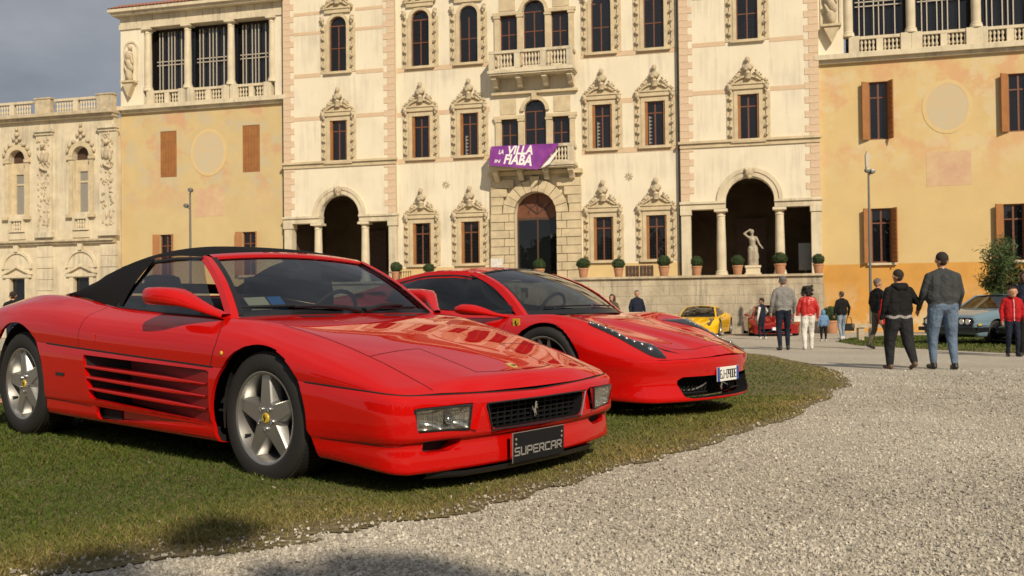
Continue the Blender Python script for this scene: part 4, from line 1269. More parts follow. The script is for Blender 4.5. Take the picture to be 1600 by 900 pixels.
HORSE = [(-.10, -1.0), (.02, -1.0), (.06, -.72), (.16, -.50), (.30, -.62), (.42, -.92), (.52, -.90), (.44, -.52), (.30, -.30), (.26, -.08), (.34, .12), (.52, .16), (.70, .02), (.78, .10), (.60, .30), (.46, .36), (.62, .46), (.72, .40), (.78, .48), (.56, .62), (.40, .60), (.44, .78), (.60, .86), (.50, .96), (.30, .98), (.14, 1.04), (.12, .92), (.0, .70), (-.02, .40), (-.12, .10), (-.28, -.06), (-.52, .10), (-.60, .40), (-.72, .44), (-.70, .10), (-.52, -.14), (-.32, -.24), (-.26, -.46), (-.12, -.66)]
def horse(mb, s, face, c, th=.002):
    """the rearing horse emblem as a small flat relief; face 'y' looks along -Y, 'x' along +X"""
    if face == 'y': mb.prism([(c[0] - x * s * .8, c[2] + z * s) for x, z in HORSE], c[1] - th, c[1])
    else: mb.prism([(c[1] + x * s * .8, c[2] + z * s) for x, z in HORSE], c[0], c[0] + th, 0)
    return mb

STROKE = {'S': [(1, 1, 0, 1), (0, 1, 0, .5), (0, .5, 1, .5), (1, .5, 1, 0), (1, 0, 0, 0)], 'U': [(0, 1, 0, 0), (0, 0, 1, 0), (1, 0, 1, 1)], 'P': [(0, 0, 0, 1), (0, 1, 1, 1), (1, 1, 1, .42), (1, .42, 0, .42)],
          'E': [(1, 1, 0, 1), (0, 1, 0, 0), (0, 0, 1, 0), (0, .5, .85, .5)], 'R': [(0, 0, 0, 1), (0, 1, 1, 1), (1, 1, 1, .45), (1, .45, 0, .45), (.45, .45, 1, 0)], 'C': [(1, 1, 0, 1), (0, 1, 0, 0), (0, 0, 1, 0)],
          'A': [(0, 0, 0, .8), (0, .8, .25, 1), (.25, 1, 1, 1), (1, 1, 1, 0), (0, .4, 1, .4)], 'J': [(1, 1, 1, 0), (1, 0, 0, 0), (0, 0, 0, .3)], 'D': [(0, 0, 0, 1), (0, 1, .8, 1), (.8, 1, 1, .8), (1, .8, 1, .2), (1, .2, .8, 0), (.8, 0, 0, 0)],
          '0': [(0, 0, 0, 1), (0, 1, 1, 1), (1, 1, 1, 0), (1, 0, 0, 0)], '9': [(1, 0, 1, 1), (1, 1, 0, 1), (0, 1, 0, .5), (0, .5, 1, .5)], '-': [(0, .5, 1, .5)]}
def letters(mb, text, y0, z0, w, h, gap, lw, x0=0.0, th=.002):
    """block lettering on a plane X = x0, read from +X (so it runs towards +Y)"""
    y = y0
    for ch in text:
        if ch == ' ': y += w * .6 + gap; continue
        for a, b, c, d in STROKE[ch]:
            A, B = Vector((y + a * w, z0 + b * h)), Vector((y + c * w, z0 + d * h)); t = (B - A)
            L = t.length; t.normalize(); nrm = Vector((-t.y, t.x)) * (lw / 2); A -= t * (lw / 2); B += t * (lw / 2)
            mb.prism([tuple(A + nrm), tuple(B + nrm), tuple(B - nrm), tuple(A - nrm)], x0, x0 + th, 0)
        y += w + gap
    return mb
def bez(*pts, n=8): return crom(pts, n)

# ------------------------------------------------------------------ the near car: red two-seater with a black cloth top
def tab(X, rows):
    """rows: list of (x, y...) knots -> function of x"""
    xs = [r[0] for r in rows]
    return [pchip(xs, [r[k] for r in rows], X) for k in range(1, len(rows[0]))]

class Shell:
    """a car's outer skin from tables: a cap (wings, bonnet, deck) over a belt (sides, nose) that meet along a seam"""
    def __init__(s, seam, top, xf, side_rows, nose_rows, corner, step=.018, nv=34, blend=.25, cab=None):
        s.seam, s.top, s.xf, s.corner = seam, top, xf, corner
        x0, x1 = seam[0][0], corner
        X = np.linspace(x0, x1, int((x1 - x0) / step))
        s.X = X
        ys, zs = tab(X, seam)
        ysh, zsh, ymid, zmid, zc = tab(X, top)
        P = []
        for i, x in enumerate(X):
            dz = zsh[i] - zs[i]; dy = ys[i] - ysh[i]
            C = np.array([(ys[i], zs[i]), (ys[i] + .003, zs[i] + .35 * dz), (ys[i] - .22 * dy, zs[i] + .72 * dz), (ysh[i] + .22 * dy, zs[i] + .94 * dz), (ysh[i], zsh[i]), (ymid[i], zmid[i]), (ymid[i] * .5, zmid[i] * .35 + zc[i] * .65), (0, zc[i])])
            c = crom(C, 6)
            d = np.r_[0, np.cumsum(np.hypot(*np.diff(c, axis=0).T) + 1e-6)]; t = np.linspace(0, d[-1], nv)
            y = np.interp(t, d, c[:, 0]); z = np.interp(t, d, c[:, 1])
            w = np.clip((x - (corner - .62)) / .62, 0, 1); w = w * w * (3 - 2 * w)
            xx = x + w * (xf(y) - corner)
            P.append(np.stack([xx, -y, z], 1))
        P = np.array(P)
        k = 13; ker = np.hanning(k + 2)[1:-1]; ker /= ker.sum()          # fair the skin along its length, easing off at both ends
        for c in (1, 2):
            for j in range(P.shape[1]):
                a = P[:, j, c]; pad = np.r_[2 * a[0] - a[k // 2:0:-1], a, 2 * a[-1] - a[-2:-k // 2 - 1:-1]]
                sm = np.convolve(pad, ker, 'valid')[:len(a)]; wt = np.clip((X[-1] - .05 - X) / .2, 0, 1) * np.clip((X - X[0]) / .2, 0, 1) * (1 if j else 0)
                P[:, j, c] = a * (1 - wt) + sm * wt
        Q = P[:, ::-1].copy(); Q[..., 1] *= -1
        s.cap = Patch(np.concatenate([P, Q[:, 1:]], 1))
        # belt: plan outline right side -> nose -> left side
        yc = ys[-1]
        n2 = 46
        yn = np.linspace(yc, 0, n2)[1:]
        plan = np.concatenate([np.stack([X, ys], 1), np.stack([xf(yn), yn], 1)])
        z_at = np.concatenate([zs, np.interp(yn, [0, yc], [s.zn(seam), zs[-1]])])
        tan = np.gradient(plan, axis=0); tan /= np.linalg.norm(tan, axis=1, keepdims=True)
        nrm = np.stack([-tan[:, 1], tan[:, 0]], 1)           # outwards: left of travel
        k = 7; ker = np.ones(k) / k
        nrm = np.stack([np.convolve(np.pad(nrm[:, j], k // 2, mode='edge'), ker, 'valid') for j in (0, 1)], 1); nrm /= np.linalg.norm(nrm, axis=1, keepdims=True)
        nrm[-1] = (1, 0)
        b = np.concatenate([np.clip((X - (corner - blend)) / blend, 0, 1) ** 1.5, np.ones(n2 - 1)])
        rows = []
        sr, nr = side_rows, nose_rows
        m = len(sr)
        tt = np.linspace(0, m - 1, (m - 1) * 4 + 1)
        for i in range(len(plan)):
            so = np.array([(o, z_at[i] + z if z < 0 or z == 0 else z) for o, z in sr]); no = np.array([(o, z_at[i] + z if z <= 0 else z) for o, z in nr])
            C = so * (1 - b[i]) + no * b[i]
            o = np.interp(tt, np.arange(m), C[:, 0]); z = np.interp(tt, np.arange(m), C[:, 1])
            ks = np.array([.25, .5, .25])
            for _ in range(1):
                o[1:-1] = np.convolve(o, ks, 'valid'); z[1:-1] = np.convolve(z, ks, 'valid')
            rows.append(np.stack([plan[i, 0] + nrm[i, 0] * o, -(plan[i, 1] + nrm[i, 1] * o), z], 1))
        B = np.array(rows); s.line = B[:, 0].copy(); s.line_n = np.stack([nrm[:, 0], -nrm[:, 1], 0 * nrm[:, 0]], 1); C = B[::-1][1:].copy(); C[..., 1] *= -1
        s.belt = Patch(np.concatenate([B, C], 0))
    def zn(s, seam): return s.nose_z if hasattr(s, 'nose_z') else seam[-1][2] - .02

def build_spider():
    root = empty('sports_car', (-0.684, 5.334, 0.137))
    root.rotation_euler = (0, .0242, -.681)
    tag(root, 'red two-seat sports car with black cloth top and SUPERCAR plate, nearest the camera', 'car', 'cars on show at the villa')
    seam = [(-3.18, .80, .635), (-3.05, .885, .632), (-2.8, .930, .628), (-2.45, .946, .622), (-2.0, .945, .610), (-1.45, .936, .592), (-.9, .922, .575), (-.4, .906, .560), (0, .892, .543), (.4, .873, .524), (.7, .848, .509), (.80, .834, .503), (.87, .806, .498), (.905, .765, .494)]
    #      x      ysh   zsh   ymid  zmid  zc
    top = [(-3.18, .66, .80, .45, .81, .815), (-2.9, .70, .862, .48, .872, .875), (-2.45, .735, .902, .50, .905, .905), (-2.05, .765, .888, .52, .885, .885), (-1.5, .792, .836, .55, .838, .84), (-.9, .795, .812, .55, .82, .825), (-.4, .780, .800, .52, .812, .818),
           (-.15, .735, .785, .50, .789, .792), (.1, .695, .745, .48, .750, .754), (.4, .665, .680, .46, .686, .690), (.65, .645, .606, .44, .613, .617), (.78, .635, .556, .43, .569, .574), (.86, .625, .525, .42, .542, .552), (.905, .600, .4965, .40, .490, .488)]
    xf = lambda y: 1.005 - .100 * (np.abs(y) / .765) ** 2.4
    side = [(-.003, 0), (.0, -.010), (.006, -.05), (.007, .44), (.003, .33), (-.004, .285), (-.012, .268), (-.012, .215), (-.028, .178), (-.12, .165)]
    nose = [(-.003, 0), (.012, -.006), (.030, -.022), (.040, .400), (.038, .312), (.024, .290), (.006, .277), (.014, .215), (.018, .150), (-.06, .140)]
    S = Shell(seam, top, xf, side, nose, .905, blend=.50)
    cap, belt = S.cap, S.belt
    full = join(Patch(V=cap.V.copy(), F=cap.F.copy()), Patch(V=belt.V.copy(), F=belt.F.copy()))
    bvh = full.bvh()
    # wheel arches
    fa = sd_union(sd_circle((0, .325), .358), sd_poly([(-.335, .05), (-.335, .31), (.356, .31), (.405, .22), (.432, .05)]))
    ra = sd_union(sd_circle((-2.45, .33), .397), sd_poly([(-2.83, .05), (-2.845, .31), (-2.055, .31), (-2.03, .05)]))
    for sgn in (-1, 1):
        for sd in (fa, ra):
            lips = MB()
            for p in (cap, belt):
                ed = p.cut(sd, (0, 2), lambda V: (sgn * V[:, 1] > .62) & (V[:, 0] < .6))
                l = p.lip(ed, (0, -sgn * .018, 0)); lips.add(l.v, l.f)
            lips.build('wheel_arch', 'paint_red', root)
    # cockpit opening
    cap.remove(lambda c: (c[:, 0] > -2.02) & (c[:, 0] < -.405 + .03 * (1 - (c[:, 1] / .72) ** 2)) & (np.abs(c[:, 1]) < .745))
    # openings in the nose
    isn = lambda V: V[:, 0] > .80
    def mouth(poly, depth, name, lipmat='paint_red', rnd=.012):
        poly = np.array(poly); c = poly.mean(0); pin = c + (poly - c) * (1 - rnd * 2 / np.ptp(poly, axis=0))
        ed = belt.cut(sd_poly(pin, rnd), (1, 2), isn)
        belt.lip(ed, (-depth, 0, 0)).build(name, lipmat, root)
    mouth([(-.385, .437), (.385, .437), (.350, .318), (-.350, .318)], .10, 'grille_surround', 'trim_black')
    for s in (-1, 1):
        mouth([(s * .43, .448), (s * .768, .440), (s * .755, .334), (s * .465, .330)], .09, 'lamp_recess')
        mouth([(s * .50, .290), (s * .72, .290), (s * .70, .243), (s * .56, .238)], .10, 'air_slot')
    # side intakes
    vent = [(-1.587, .553), (-.385, .530), (-.378, .278), (-1.505, .318)]
    slot = [(-1.475, .262), (-.42, .250), (-1.15, .222), (-1.44, .205)]
    for s in (-1, 1):
        iss = lambda V: (s * V[:, 1] > .6) & (V[:, 0] < 0) & (V[:, 0] > -1.9)
        for pl, dep in ((vent, .03), (slot, .02)):
            ed = belt.cut(sd_poly(pl, .008), (0, 2), iss)
            belt.lip(ed, (0, -s * dep, 0)).build('intake_edge', 'paint_red', root)
    # split into panels
    parts = []
    for s, nm in ((-1, 'door'), (1, 'door')):
        parts.append((cap.take(lambda c: (s * c[:, 1] > .74) & (c[:, 0] < -.335 - (.69 - c[:, 2]) * .35) & (c[:, 0] > -1.63)), 'door'))
    parts.append((cap.take(lambda c: (c[:, 0] > -.33) & (c[:, 0] < .905) & (np.abs(c[:, 1]) < .70 - .02 * c[:, 0])), 'bonnet'))
    parts.append((cap, 'wing_panel'))
    parts.append((belt.take(lambda c: (c[:, 0] > .30) & (c[:, 2] > .28)), 'front_bumper'))
    parts.append((belt.take(lambda c: (c[:, 0] > .30)), 'front_spoiler'))
    parts.append((belt, 'side_panel'))
    B = {}
    for p, nm in parts:
        B.setdefault(nm, []).append(p.build(nm, 'paint_red', root))
    # panel gaps
    def gap(pts, parent, w=.006, both=True, m='gap_black'):
        for mir in ((False, True) if both else (False,)):
            o = ribbon(bvh, pts, w, mirror=mir).build('panel_gap', m, parent); tag(o, kind='stuff')
    body = B['wing_panel'][0]
    def seam_gap(lo, hi, w, both=True):
        sel = [i for i in range(len(S.line)) if lo <= S.line[i][0] <= hi or (hi > .9 and i >= len(S.X))]
        R_ = []
        for i in sel:
            p, n = S.line[i], S.line_n[i]
            R_.append([tuple(p + n * .0022 + np.array([0, 0, w])), tuple(p + n * .0055 + np.array([0, 0, -.2 * w])), tuple(p + n * .0055 + np.array([0, 0, -w]))])
        for sg in (1, -1):
            o = MB().grid([[(x, y * sg, z) for x, y, z in r] for r in R_]).build('panel_gap', 'gap_black', body); tag(o, kind='stuff')
    seam_gap(-2.05, -.335, .0045); seam_gap(.335, 2, .0032)
    gap([(-.365, -.91, .562), (-.345, -.905, .62), (-.328, -.895, .69), (-.35, -.86, .76), (-.41, -.80, .795)], B['door'][0], .0045)
    gap([(-1.64, -.94, .60), (-1.645, -.935, .68), (-1.62, -.90, .78), (-1.56, -.81, .835)], B['door'][0], .003)
    gap([(-.05, -.70, .775), (.25, -.675, .725), (.54, -.665, .648), (.78, -.65, .562), (.88, -.64, .515), (.915, -.63, .495)], B['bonnet'][0], .0045)
    gap([(.545, -.66, .64), (.52, -.45, .645), (.515, -.31, .64)], B['bonnet'][0], .0045)
    gap([(.515, -.31, .64), (.70, -.30, .60), (.875, -.29, .55)], B['bonnet'][0], .0045)
    gap([(.875, -.29, .55), (.90, -.15, .54), (.905, 0, .535)], B['bonnet'][0], .0045)
    zz = .277
    gap([(.44, -.86, zz), (.60, -.85, zz), (.75, -.84, zz), (.88, -.80, zz), (.94, -.76, zz), (.985, -.66, zz), (1.01, -.55, zz), (1.02, -.3, zz), (1.025, 0, zz)], B['front_bumper'][0], .004)
    gap([(-2.05, -.94, .272), (-1.80, -.94, .270), (-1.52, -.94, .262)], B['side_panel'][0], .004)
    # bonnet vent slot at the foot of the windscreen
    MB().add([(bvh.ray_cast(Vector((x, y, 2)), Vector((0, 0, -1)))[0] + Vector((0, 0, .002)))[:] for x, y in ((-.235, -.42), (-.20, .42), (-.255, .42), (-.29, -.42))], [(0, 1, 2, 3)]).build('bonnet_vent', 'trim_black', B['bonnet'][0])
    # grille
    g = MB()
    for y in np.arange(-.36, .37, .052): g.box(.955, .985, y - .0035, y + .0035, .318, .438)
    for z in np.arange(.333, .435, .0235): g.box(.957, .984, -.384, .384, z - .003, z + .003)
    go = g.build('grille', 'mesh_black', root)
    MB().box(.93, .936, -.40, .40, .30, .45).build('grille_back', 'gap_black', go)
    for a, b, c, d in ((-.39, .439, .39, .439), (-.352, .314, .352, .314)): MB().tube([(1.036, a, b), (1.048, 0, b), (1.036, c, d)], .004, 6).build('grille_trim', 'trim_black', go)
    for s in (-1, 1): MB().tube([(1.036, s * .39, .439), (1.036, s * .352, .314)], .004, 6).build('grille_trim', 'trim_black' if s < 0 else 'chrome', go)
    q = MB(); horse(q, .036, 'x', (1.0, 0, .378), .008); q.build('emblem', 'chrome', go)
    # lamps
    for s in (-1, 1):
        L = [(1.024, s * .485, .440), (.944, s * .764, .434), (.940, s * .750, .339), (1.018, s * .495, .335)]
        bk = [(p[0] - .05, p[1], p[2]) for p in L]
        Lv = [np.array(p) for p in L]
        def lp(u, v, d): return tuple((Lv[0] * (1 - u) + Lv[1] * u) * (1 - v) + (Lv[3] * (1 - u) + Lv[2] * u) * v + np.array([-d, 0, 0]))
        bowl = lambda u: (u * 2) % 1
        o = MB().grid([[lp(u, v, .004 + .055 * (1 - (2 * ((u * 1.999) % 1) - 1) ** 2) * (1 - (2 * v - 1) ** 4)) for v in np.linspace(0, 1, 9)] for u in np.linspace(0, 1, 25)]).build('front_lamp', 'reflector', root, 40)
        for k in range(12):
            u = (k + .5) / 12; MB().tube([lp(u, .03, -.002), lp(u, .97, -.002)], .0016, 5).build('lens_rib', 'lamp_glass', o)
        MB().add([(p[0] + .006, p[1], p[2]) for p in L], [(0, 1, 2, 3)]).build('lens', 'lamp_glass', o)
        q = MB()
        for i in range(4): q.tube([L[i], L[(i + 1) % 4]], .006, 6)
        q.build('lamp_bezel', 'trim_black', o)
        c = [sum(p[k] for p in L) / 4 for k in range(3)]
        MB().ball((c[0] - .02, c[1] - s * .06, c[2] - .01), (.018, .03, .022), 10, 8).build('bulb', 'chrome', o, 60)
        MB().add([(1.042, s * .425, .448), (1.018, s * .488, .442), (1.012, s * .498, .332), (1.034, s * .462, .328)], [(0, 1, 2, 3)]).build('lamp_cheek', 'paint_red', root)
        MB().box(.85, .87, *sorted((s * .47, s * .72)), .22, .31).build('slot_back', 'gap_black', root)
    # under-nose splitter and plate
    q = MB()
    pl = [(float(xf(np.array(v))) + .028 - .05 * max(0, abs(v) - .5) / .16, v) for v in np.linspace(-.66, .66, 25)]
    q.grid([[(x, y, .146), (x - .004, y, .128), (x - .02, y, .116), (x - .20, y, .116)] for x, y in pl]); q.build('splitter', 'trim_black', root)
    pt = empty('number_plate', (0, 0, 0), 0, root); 
    pb = MB().box(1.052, 1.062, -.235, .165, .150, .285).build('plate', 'plate_black', root); bpy.data.objects.remove(pt)
    pb.name = 'number_plate'
    MB().box(1.050, 1.063, -.242, -.2355, .148, .287).box(1.050, 1.0605, -.242, .168, .2855, .289).build('plate_edge', 'chrome', pb)
    letters(MB(), 'SUPERCAR', -.222, .182, .034, .034, .0130, .0065, 1.0622).build('lettering', 'print_grey', pb)
    for y in (-.215, .145):
        for z in (.235, .258): MB().lathe([(.0055, 0), (.0055, .003), (0, .004)], 10, (1.062, y, z), 0).build('screw', 'print_grey', pb)
    # intakes: recess, blades
    def sy(x, z):
        h = bvh.ray_cast(Vector((x, -2, z)), Vector((0, 1, 0))); return -h[0].y if h[0] else .93
    for s in (-1, 1):
        xs = np.linspace(-1.60, -.375, 26)
        tz = lambda x: np.interp(x, [-1.587, -.385], [.562, .540]); bz = lambda x: np.interp(x, [-1.505, -.378], [.308, .268])
        dep = lambda x: .006 + .16 * np.clip((-.45 - x) / 1.1, 0, 1) ** .8
        q = MB(); q.grid([[(x, s * (sy(x, z) - dep(x)), z) for z in np.linspace(bz(x) - .01, tz(x) + .01, 4)] for x in xs if x > -1.34]); o = q.build('intake_duct', 'duct_red_shaded', root, 60)
        q = MB(); q.grid([[(x, s * (sy(x, z) - dep(x)), z) for z in np.linspace(bz(x) - .01, tz(x) + .01, 4)] for x in xs if x < -1.29] + [[(-1.62, s * (sy(-1.6, z) - .0), z) for z in np.linspace(.29, .57, 4)]]); q.build('intake_mesh', 'gap_black', o, 60)
        for zl, zr in ((.494, .468), (.432, .405), (.368, .342)):
            q = MB(); rows = []
            x0 = np.interp(zl, [.318, .553], [-1.505, -1.587]) + .004
            for x in np.linspace(x0, -.392, 30):
                z = np.interp(x, [x0, -.392], [zl, zr]); y = sy(x, z); d = max(.012, dep(x) * .95); th = np.interp(x, [-1.575, -.7, -.392], [.007, .010, .004])
                rows.append([(x, s * (y - d), z + .002), (x, s * (y + .001), z + th), (x, s * (y + .003), z), (x, s * (y + .001), z - th), (x, s * (y - d), z - .018)])
            q.grid(rows); q.build('strake', 'paint_red', root, 30)
        q = MB(); q.grid([[(x, s * (sy(x, .24) - .004 - .05 * np.clip((-.6 - x) / .8, 0, 1)), z) for z in (.20, .225, .25, .27)] for x in np.linspace(-1.50, -.38, 16)]); o = q.build('sill_scoop', 'paint_red', root, 60)
        MB().box(-1.48, -1.26, *sorted((s * (sy(-1.35, .24) - .045), s * (sy(-1.35, .24) - .005 - .035))), .20, .275).build('scoop_mouth', 'gap_black', o)
    # side marker, turn lamp, key lock
    for s in (-1, 1):
        MB().box(-1.90, -1.80, *sorted((s * (sy(-1.85, .43) - .004), s * (sy(-1.85, .43) + .004))), .425, .443).build('side_marker', 'trim_black', root)
        q = MB().ball((-.27, s * (sy(-.27, .63) + .002), .63), (.012, .006, .012), 10, 6); q.build('side_repeater', 'badge_yellow', root, 60)
        MB().box(-1.48, -1.455, *sorted((s * (sy(-1.46, .66) - .002), s * (sy(-1.46, .66) + .002))), .645, .68).build('door_latch', 'paint_red', root)
    h = bvh.ray_cast(Vector((.86, 0, 2)), Vector((0, 0, -1)))
    sl = math.atan2(.2, 1)
    q = MB().cbox(h[0] + Vector((0, 0, .003)), (.055, .034, .006), Matrix.Rotation(sl + .1, 3, 'Y')); bo = q.build('bonnet_badge', 'badge_cream', root)
    q = MB(); 
    q.prism([(h[0].x - z * .022, x * .016) for x, z in HORSE], h[0].z + .004, h[0].z + .0075, 2); q.build('emblem', 'print_black', bo)
    # inner wheel wells and underbody
    MB().box(-2.06, -.37, -.85, .85, .17, .20).box(-2.9, .55, -.62, .62, .175, .50).box(.4, .9, -.70, .70, .17, .42).build('underbody', 'gap_black', root)
    for s in (-1, 1):
        for x in (0, -2.45): 
            rw = .362 if x == 0 else .401
            MB().grid([[(x + rw * math.cos(a), s * y, .33 + rw * math.sin(a)) for y in (.50, .83 if x == 0 else .885)] for a in np.linspace(-.25, math.pi + .25, 26)]).build('wheel_well', 'gap_black', root)
    # ---- windscreen, pillars, cloth top
    def wsx(v): return 1 - (v / 1.0) ** 2
    rows = []
    for t in np.linspace(0, 1, 12):
        yb, yt = .715, .56
        row = []
        for v in np.linspace(-1, 1, 25):
            base = np.array([-.405 + .035 * wsx(v), v * yb, .806 + .012 * wsx(v)]); topp = np.array([-.885 - .045 * wsx(v) * 0 + .02 * wsx(v), v * yt, 1.120 + .030 * wsx(v)])
            p = base * (1 - t) + topp * t; p[0] += .035 * math.sin(math.pi * t) * .6; p[2] += .018 * math.sin(math.pi * t); row.append(p)
        rows.append(row)
    rows = np.array(rows)
    ws = MB().grid(rows).build('windscreen', 'car_glass', root, 60)
    def edge(path, w0, w1, name, m, parent, n=8):
        return MB().tube(path, list(np.linspace(w0, w1, len(path))), n).build(name, m, parent, 60)
    for s, j in ((-1, 0), (1, -1)):
        path = [rows[k][j] + np.array([-.022, s * .020, .004]) for k in range(12)]
        path = [path[0] + np.array([.03, s * .03, -.035])] + path
        q = MB(); R_ = []
        for p in path: R_.append([(p[0] + .030, p[1] - s * .018, p[2] + .004), (p[0] + .010, p[1] + s * .014, p[2] + .014), (p[0] - .032, p[1] + s * .020, p[2] + .002), (p[0] - .034, p[1] - s * .016, p[2] - .018), (p[0] + .014, p[1] - s * .026, p[2] - .018)])
        q.grid(R_, wrap_v=True); q.build('windscreen_pillar', 'paint_red', root, 50)
        R_ = [[(p[0] + .030 + a, p[1] - s * (.018 + b), p[2] + .006) for a, b in ((0, 0), (.016, .022))] for p in path[1:]]
        MB().grid(R_).build('glass_band', 'trim_black', ws)
    q = MB(); R_ = []
    for v in range(25):
        p = rows[-1][v]; R_.append([(p[0] + .022, p[1], p[2] - .012), (p[0] + .020, p[1], p[2] + .008), (p[0] - .020, p[1], p[2] + .024), (p[0] - .05, p[1], p[2] + .020), (p[0] - .03, p[1], p[2] - .02)])
    q.grid(R_, wrap_v=True); q.build('windscreen_header', 'paint_red', root, 50)
    q = MB(); q.grid([[tuple(rows[-1][v] + np.array([.024, 0, -.010])), tuple(rows[-2][v] * .45 + rows[-1][v] * .55 + np.array([.008, 0, .004]))] for v in range(25)]); q.build('glass_band', 'trim_black', ws)
    q = MB(); q.grid([[tuple(rows[0][v] + np.array([.035, 0, -.006])), tuple(rows[0][v] + np.array([.0, 0, .008])), tuple(rows[1][v] * .5 + rows[0][v] * .5 + np.array([.004, 0, .006]))] for v in range(25)]); q.build('cowl', 'trim_black', root)
    # top: side rail, then over
    rail = [(-.905, .598, 1.130), (-1.10, .625, 1.138), (-1.34, .640, 1.128), (-1.50, .645, 1.112), (-1.75, .650, 1.062), (-2.0, .655, .985), (-2.22, .66, .925), (-2.34, .64, .902)]
    crown = [(-.905, 1.158), (-1.05, 1.196), (-1.30, 1.212), (-1.50, 1.200), (-1.75, 1.152), (-2.0, 1.062), (-2.22, .965), (-2.36, .905)]
    xs = np.linspace(-.905, -2.34, 44); ry, rz = tab(-xs, [(-a, b, c) for a, b, c in rail]); cz = tab(-xs, [(-a, b) for a, b in crown])[0]
    rows2 = []
    for i, x in enumerate(xs):
        r = []
        for v in np.linspace(-1, 1, 29):
            y = v * ry[i]; z = rz[i] + (cz[i] - rz[i]) * (1 - abs(v) ** 3.6); wob = .004 * math.sin(x * 9) * (1 - abs(v)); r.append((x, y, z + wob))
        rows2.append(r)
    cp_ = Patch(np.array(rows2))
    hole = lambda c: (c[:, 0] < -1.60) & (c[:, 0] > -2.16) & (np.abs(c[:, 1]) < .50)
    rw_ = cp_.take(hole)
    ct = cp_.build('cloth_top', 'cloth_top', root)
    rw_.build('rear_window', 'lamp_glass', root)
    for s in (-1, 1):
        deck = lambda x: (bvh.ray_cast(Vector((x, s * np.interp(x, [-2.34, -1.45], [.68, .80]), 2)), Vector((0, 0, -1)))[0])
        R_ = []
        for x in np.linspace(-1.325, -2.33, 26):
            i = np.argmin(abs(xs - x)); xb = np.interp(x, [-2.33, -1.325], [-2.33, -1.425]); d = deck(xb); a = np.array((x, s * ry[i], rz[i])); b = np.array((xb, d.y, d.z + .003))
            R_.append([tuple(a * (1 - t) + b * t + np.array([0, s * .022 * math.sin(math.pi * t), 0])) for t in np.linspace(0, 1, 8)])
        MB().grid(R_).build('quarter_cloth', 'cloth_top', ct, 60)
        # seal along the window edge
        edge([(-.90, s * .60, 1.118), (-1.12, s * .628, 1.118), (-1.345, s * .642, 1.104), (-1.40, s * .69, 1.0), (-1.44, s * .75, .90), (-1.47, s * .79, .842)], .012, .012, 'window_seal', 'trim_black', ct)
        # side glass: sits between rail and door
        R_ = []
        for t in np.linspace(0, 1, 10):
            zb = np.array([np.interp(t, [0, 1], [-1.455, -.47]), s * .792, np.interp(t, [0, 1], [.842, .806])]); tp = np.array([np.interp(t, [0, .85, 1], [-1.345, -.93, -.87]), s * np.interp(t, [0, 1], [.640, .615]), np.interp(t, [0, .85, 1], [1.105, 1.116, 1.100])])
            R_.append([tuple(zb * (1 - u) + tp * u + np.array([0, s * .018 * math.sin(math.pi * u), 0])) for u in np.linspace(0, 1, 8)])
        MB().grid(R_).build('side_glass', 'car_glass', root, 60)
        MB().tube([(-1.47, s * .796, .838), (-.95, s * .80, .817), (-.44, s * .795, .805)], .007, 6).build('waist_seal', 'trim_black', root)
        MB().add([(-.47, s * .79, .806), (-.60, s * .772, .88), (-.60, s * .79, .808)], [(0, 1, 2)]).build('mirror_patch', 'trim_black', root)
        # door mirror
        q = MB(); R_ = []
        path = [(-.40, .79, .808, .020, .014), (-.46, .83, .832, .024, .018), (-.53, .88, .868, .032, .026), (-.58, .915, .893, .040, .038), (-.63, .935, .905, .050, .046), (-.72, .945, .910, .056, .048), (-.79, .95, .911, .056, .047), (-.815, .95, .911, .047, .039)]
        for x, y, z, hy, hz in path: R_.append([(x, s * (y + hy * math.copysign(abs(math.cos(a)) ** .6, math.cos(a)) * 1.5), z + hz * math.copysign(abs(math.sin(a)) ** .6, math.sin(a))) for a in np.linspace(0, 2 * math.pi, 18)[:-1]])
        R_.append([(-.815, s * .95, .911)] * 17)
        q.grid(R_, wrap_v=True); mo = q.build('door_mirror', 'paint_red', root, 60)
        MB().grid([[(-.818, s * (.95 + a * .058), .911 + b * .034) for a in (-1, 1)] for b in (-1, 1)]).build('mirror_glass', 'chrome', mo)
    # wipers
    def wiper(pts, arm):
        o = MB().tube(pts, .010, 6).build('wiper', 'trim_black', root, 40)
        MB().tube(arm, [.016, .015, .012, .009], 6).build('wiper_arm', 'trim_black', o, 40)
    wiper([(-.46, -.66, .852), (-.405, -.30, .862), (-.37, -.02, .846)], [(-.345, .08, .828), (-.352, -.03, .848), (-.37, -.2, .858), (-.395, -.36, .856)])
    wiper([(-.36, .02, .838), (-.38, .30, .850), (-.42, .60, .845)], [(-.345, .12, .828), (-.355, .25, .856), (-.37, .38, .862), (-.385, .46, .860)])
    # cabin
    MB().box(-2.0, -.35, -.72, .72, .30, .36).build('cabin_floor', 'dash_black', root)
    R_ = [[(x, y, z) for y in np.linspace(-.72, .72, 5)] for x, z in ((-.40, .80), (-.52, .825), (-.72, .80), (-.80, .74), (-.80, .45))]
    MB().grid(R_).build('dashboard', 'dash_black', root, 60)
    R_ = [[(x, y, z) for y in np.linspace(-.72, .72, 5)] for x, z in ((-1.78, .40), (-1.86, .80), (-1.90, .88), (-2.05, .89))]
    MB().grid(R_).build('bulkhead', 'seat_black', root, 60)
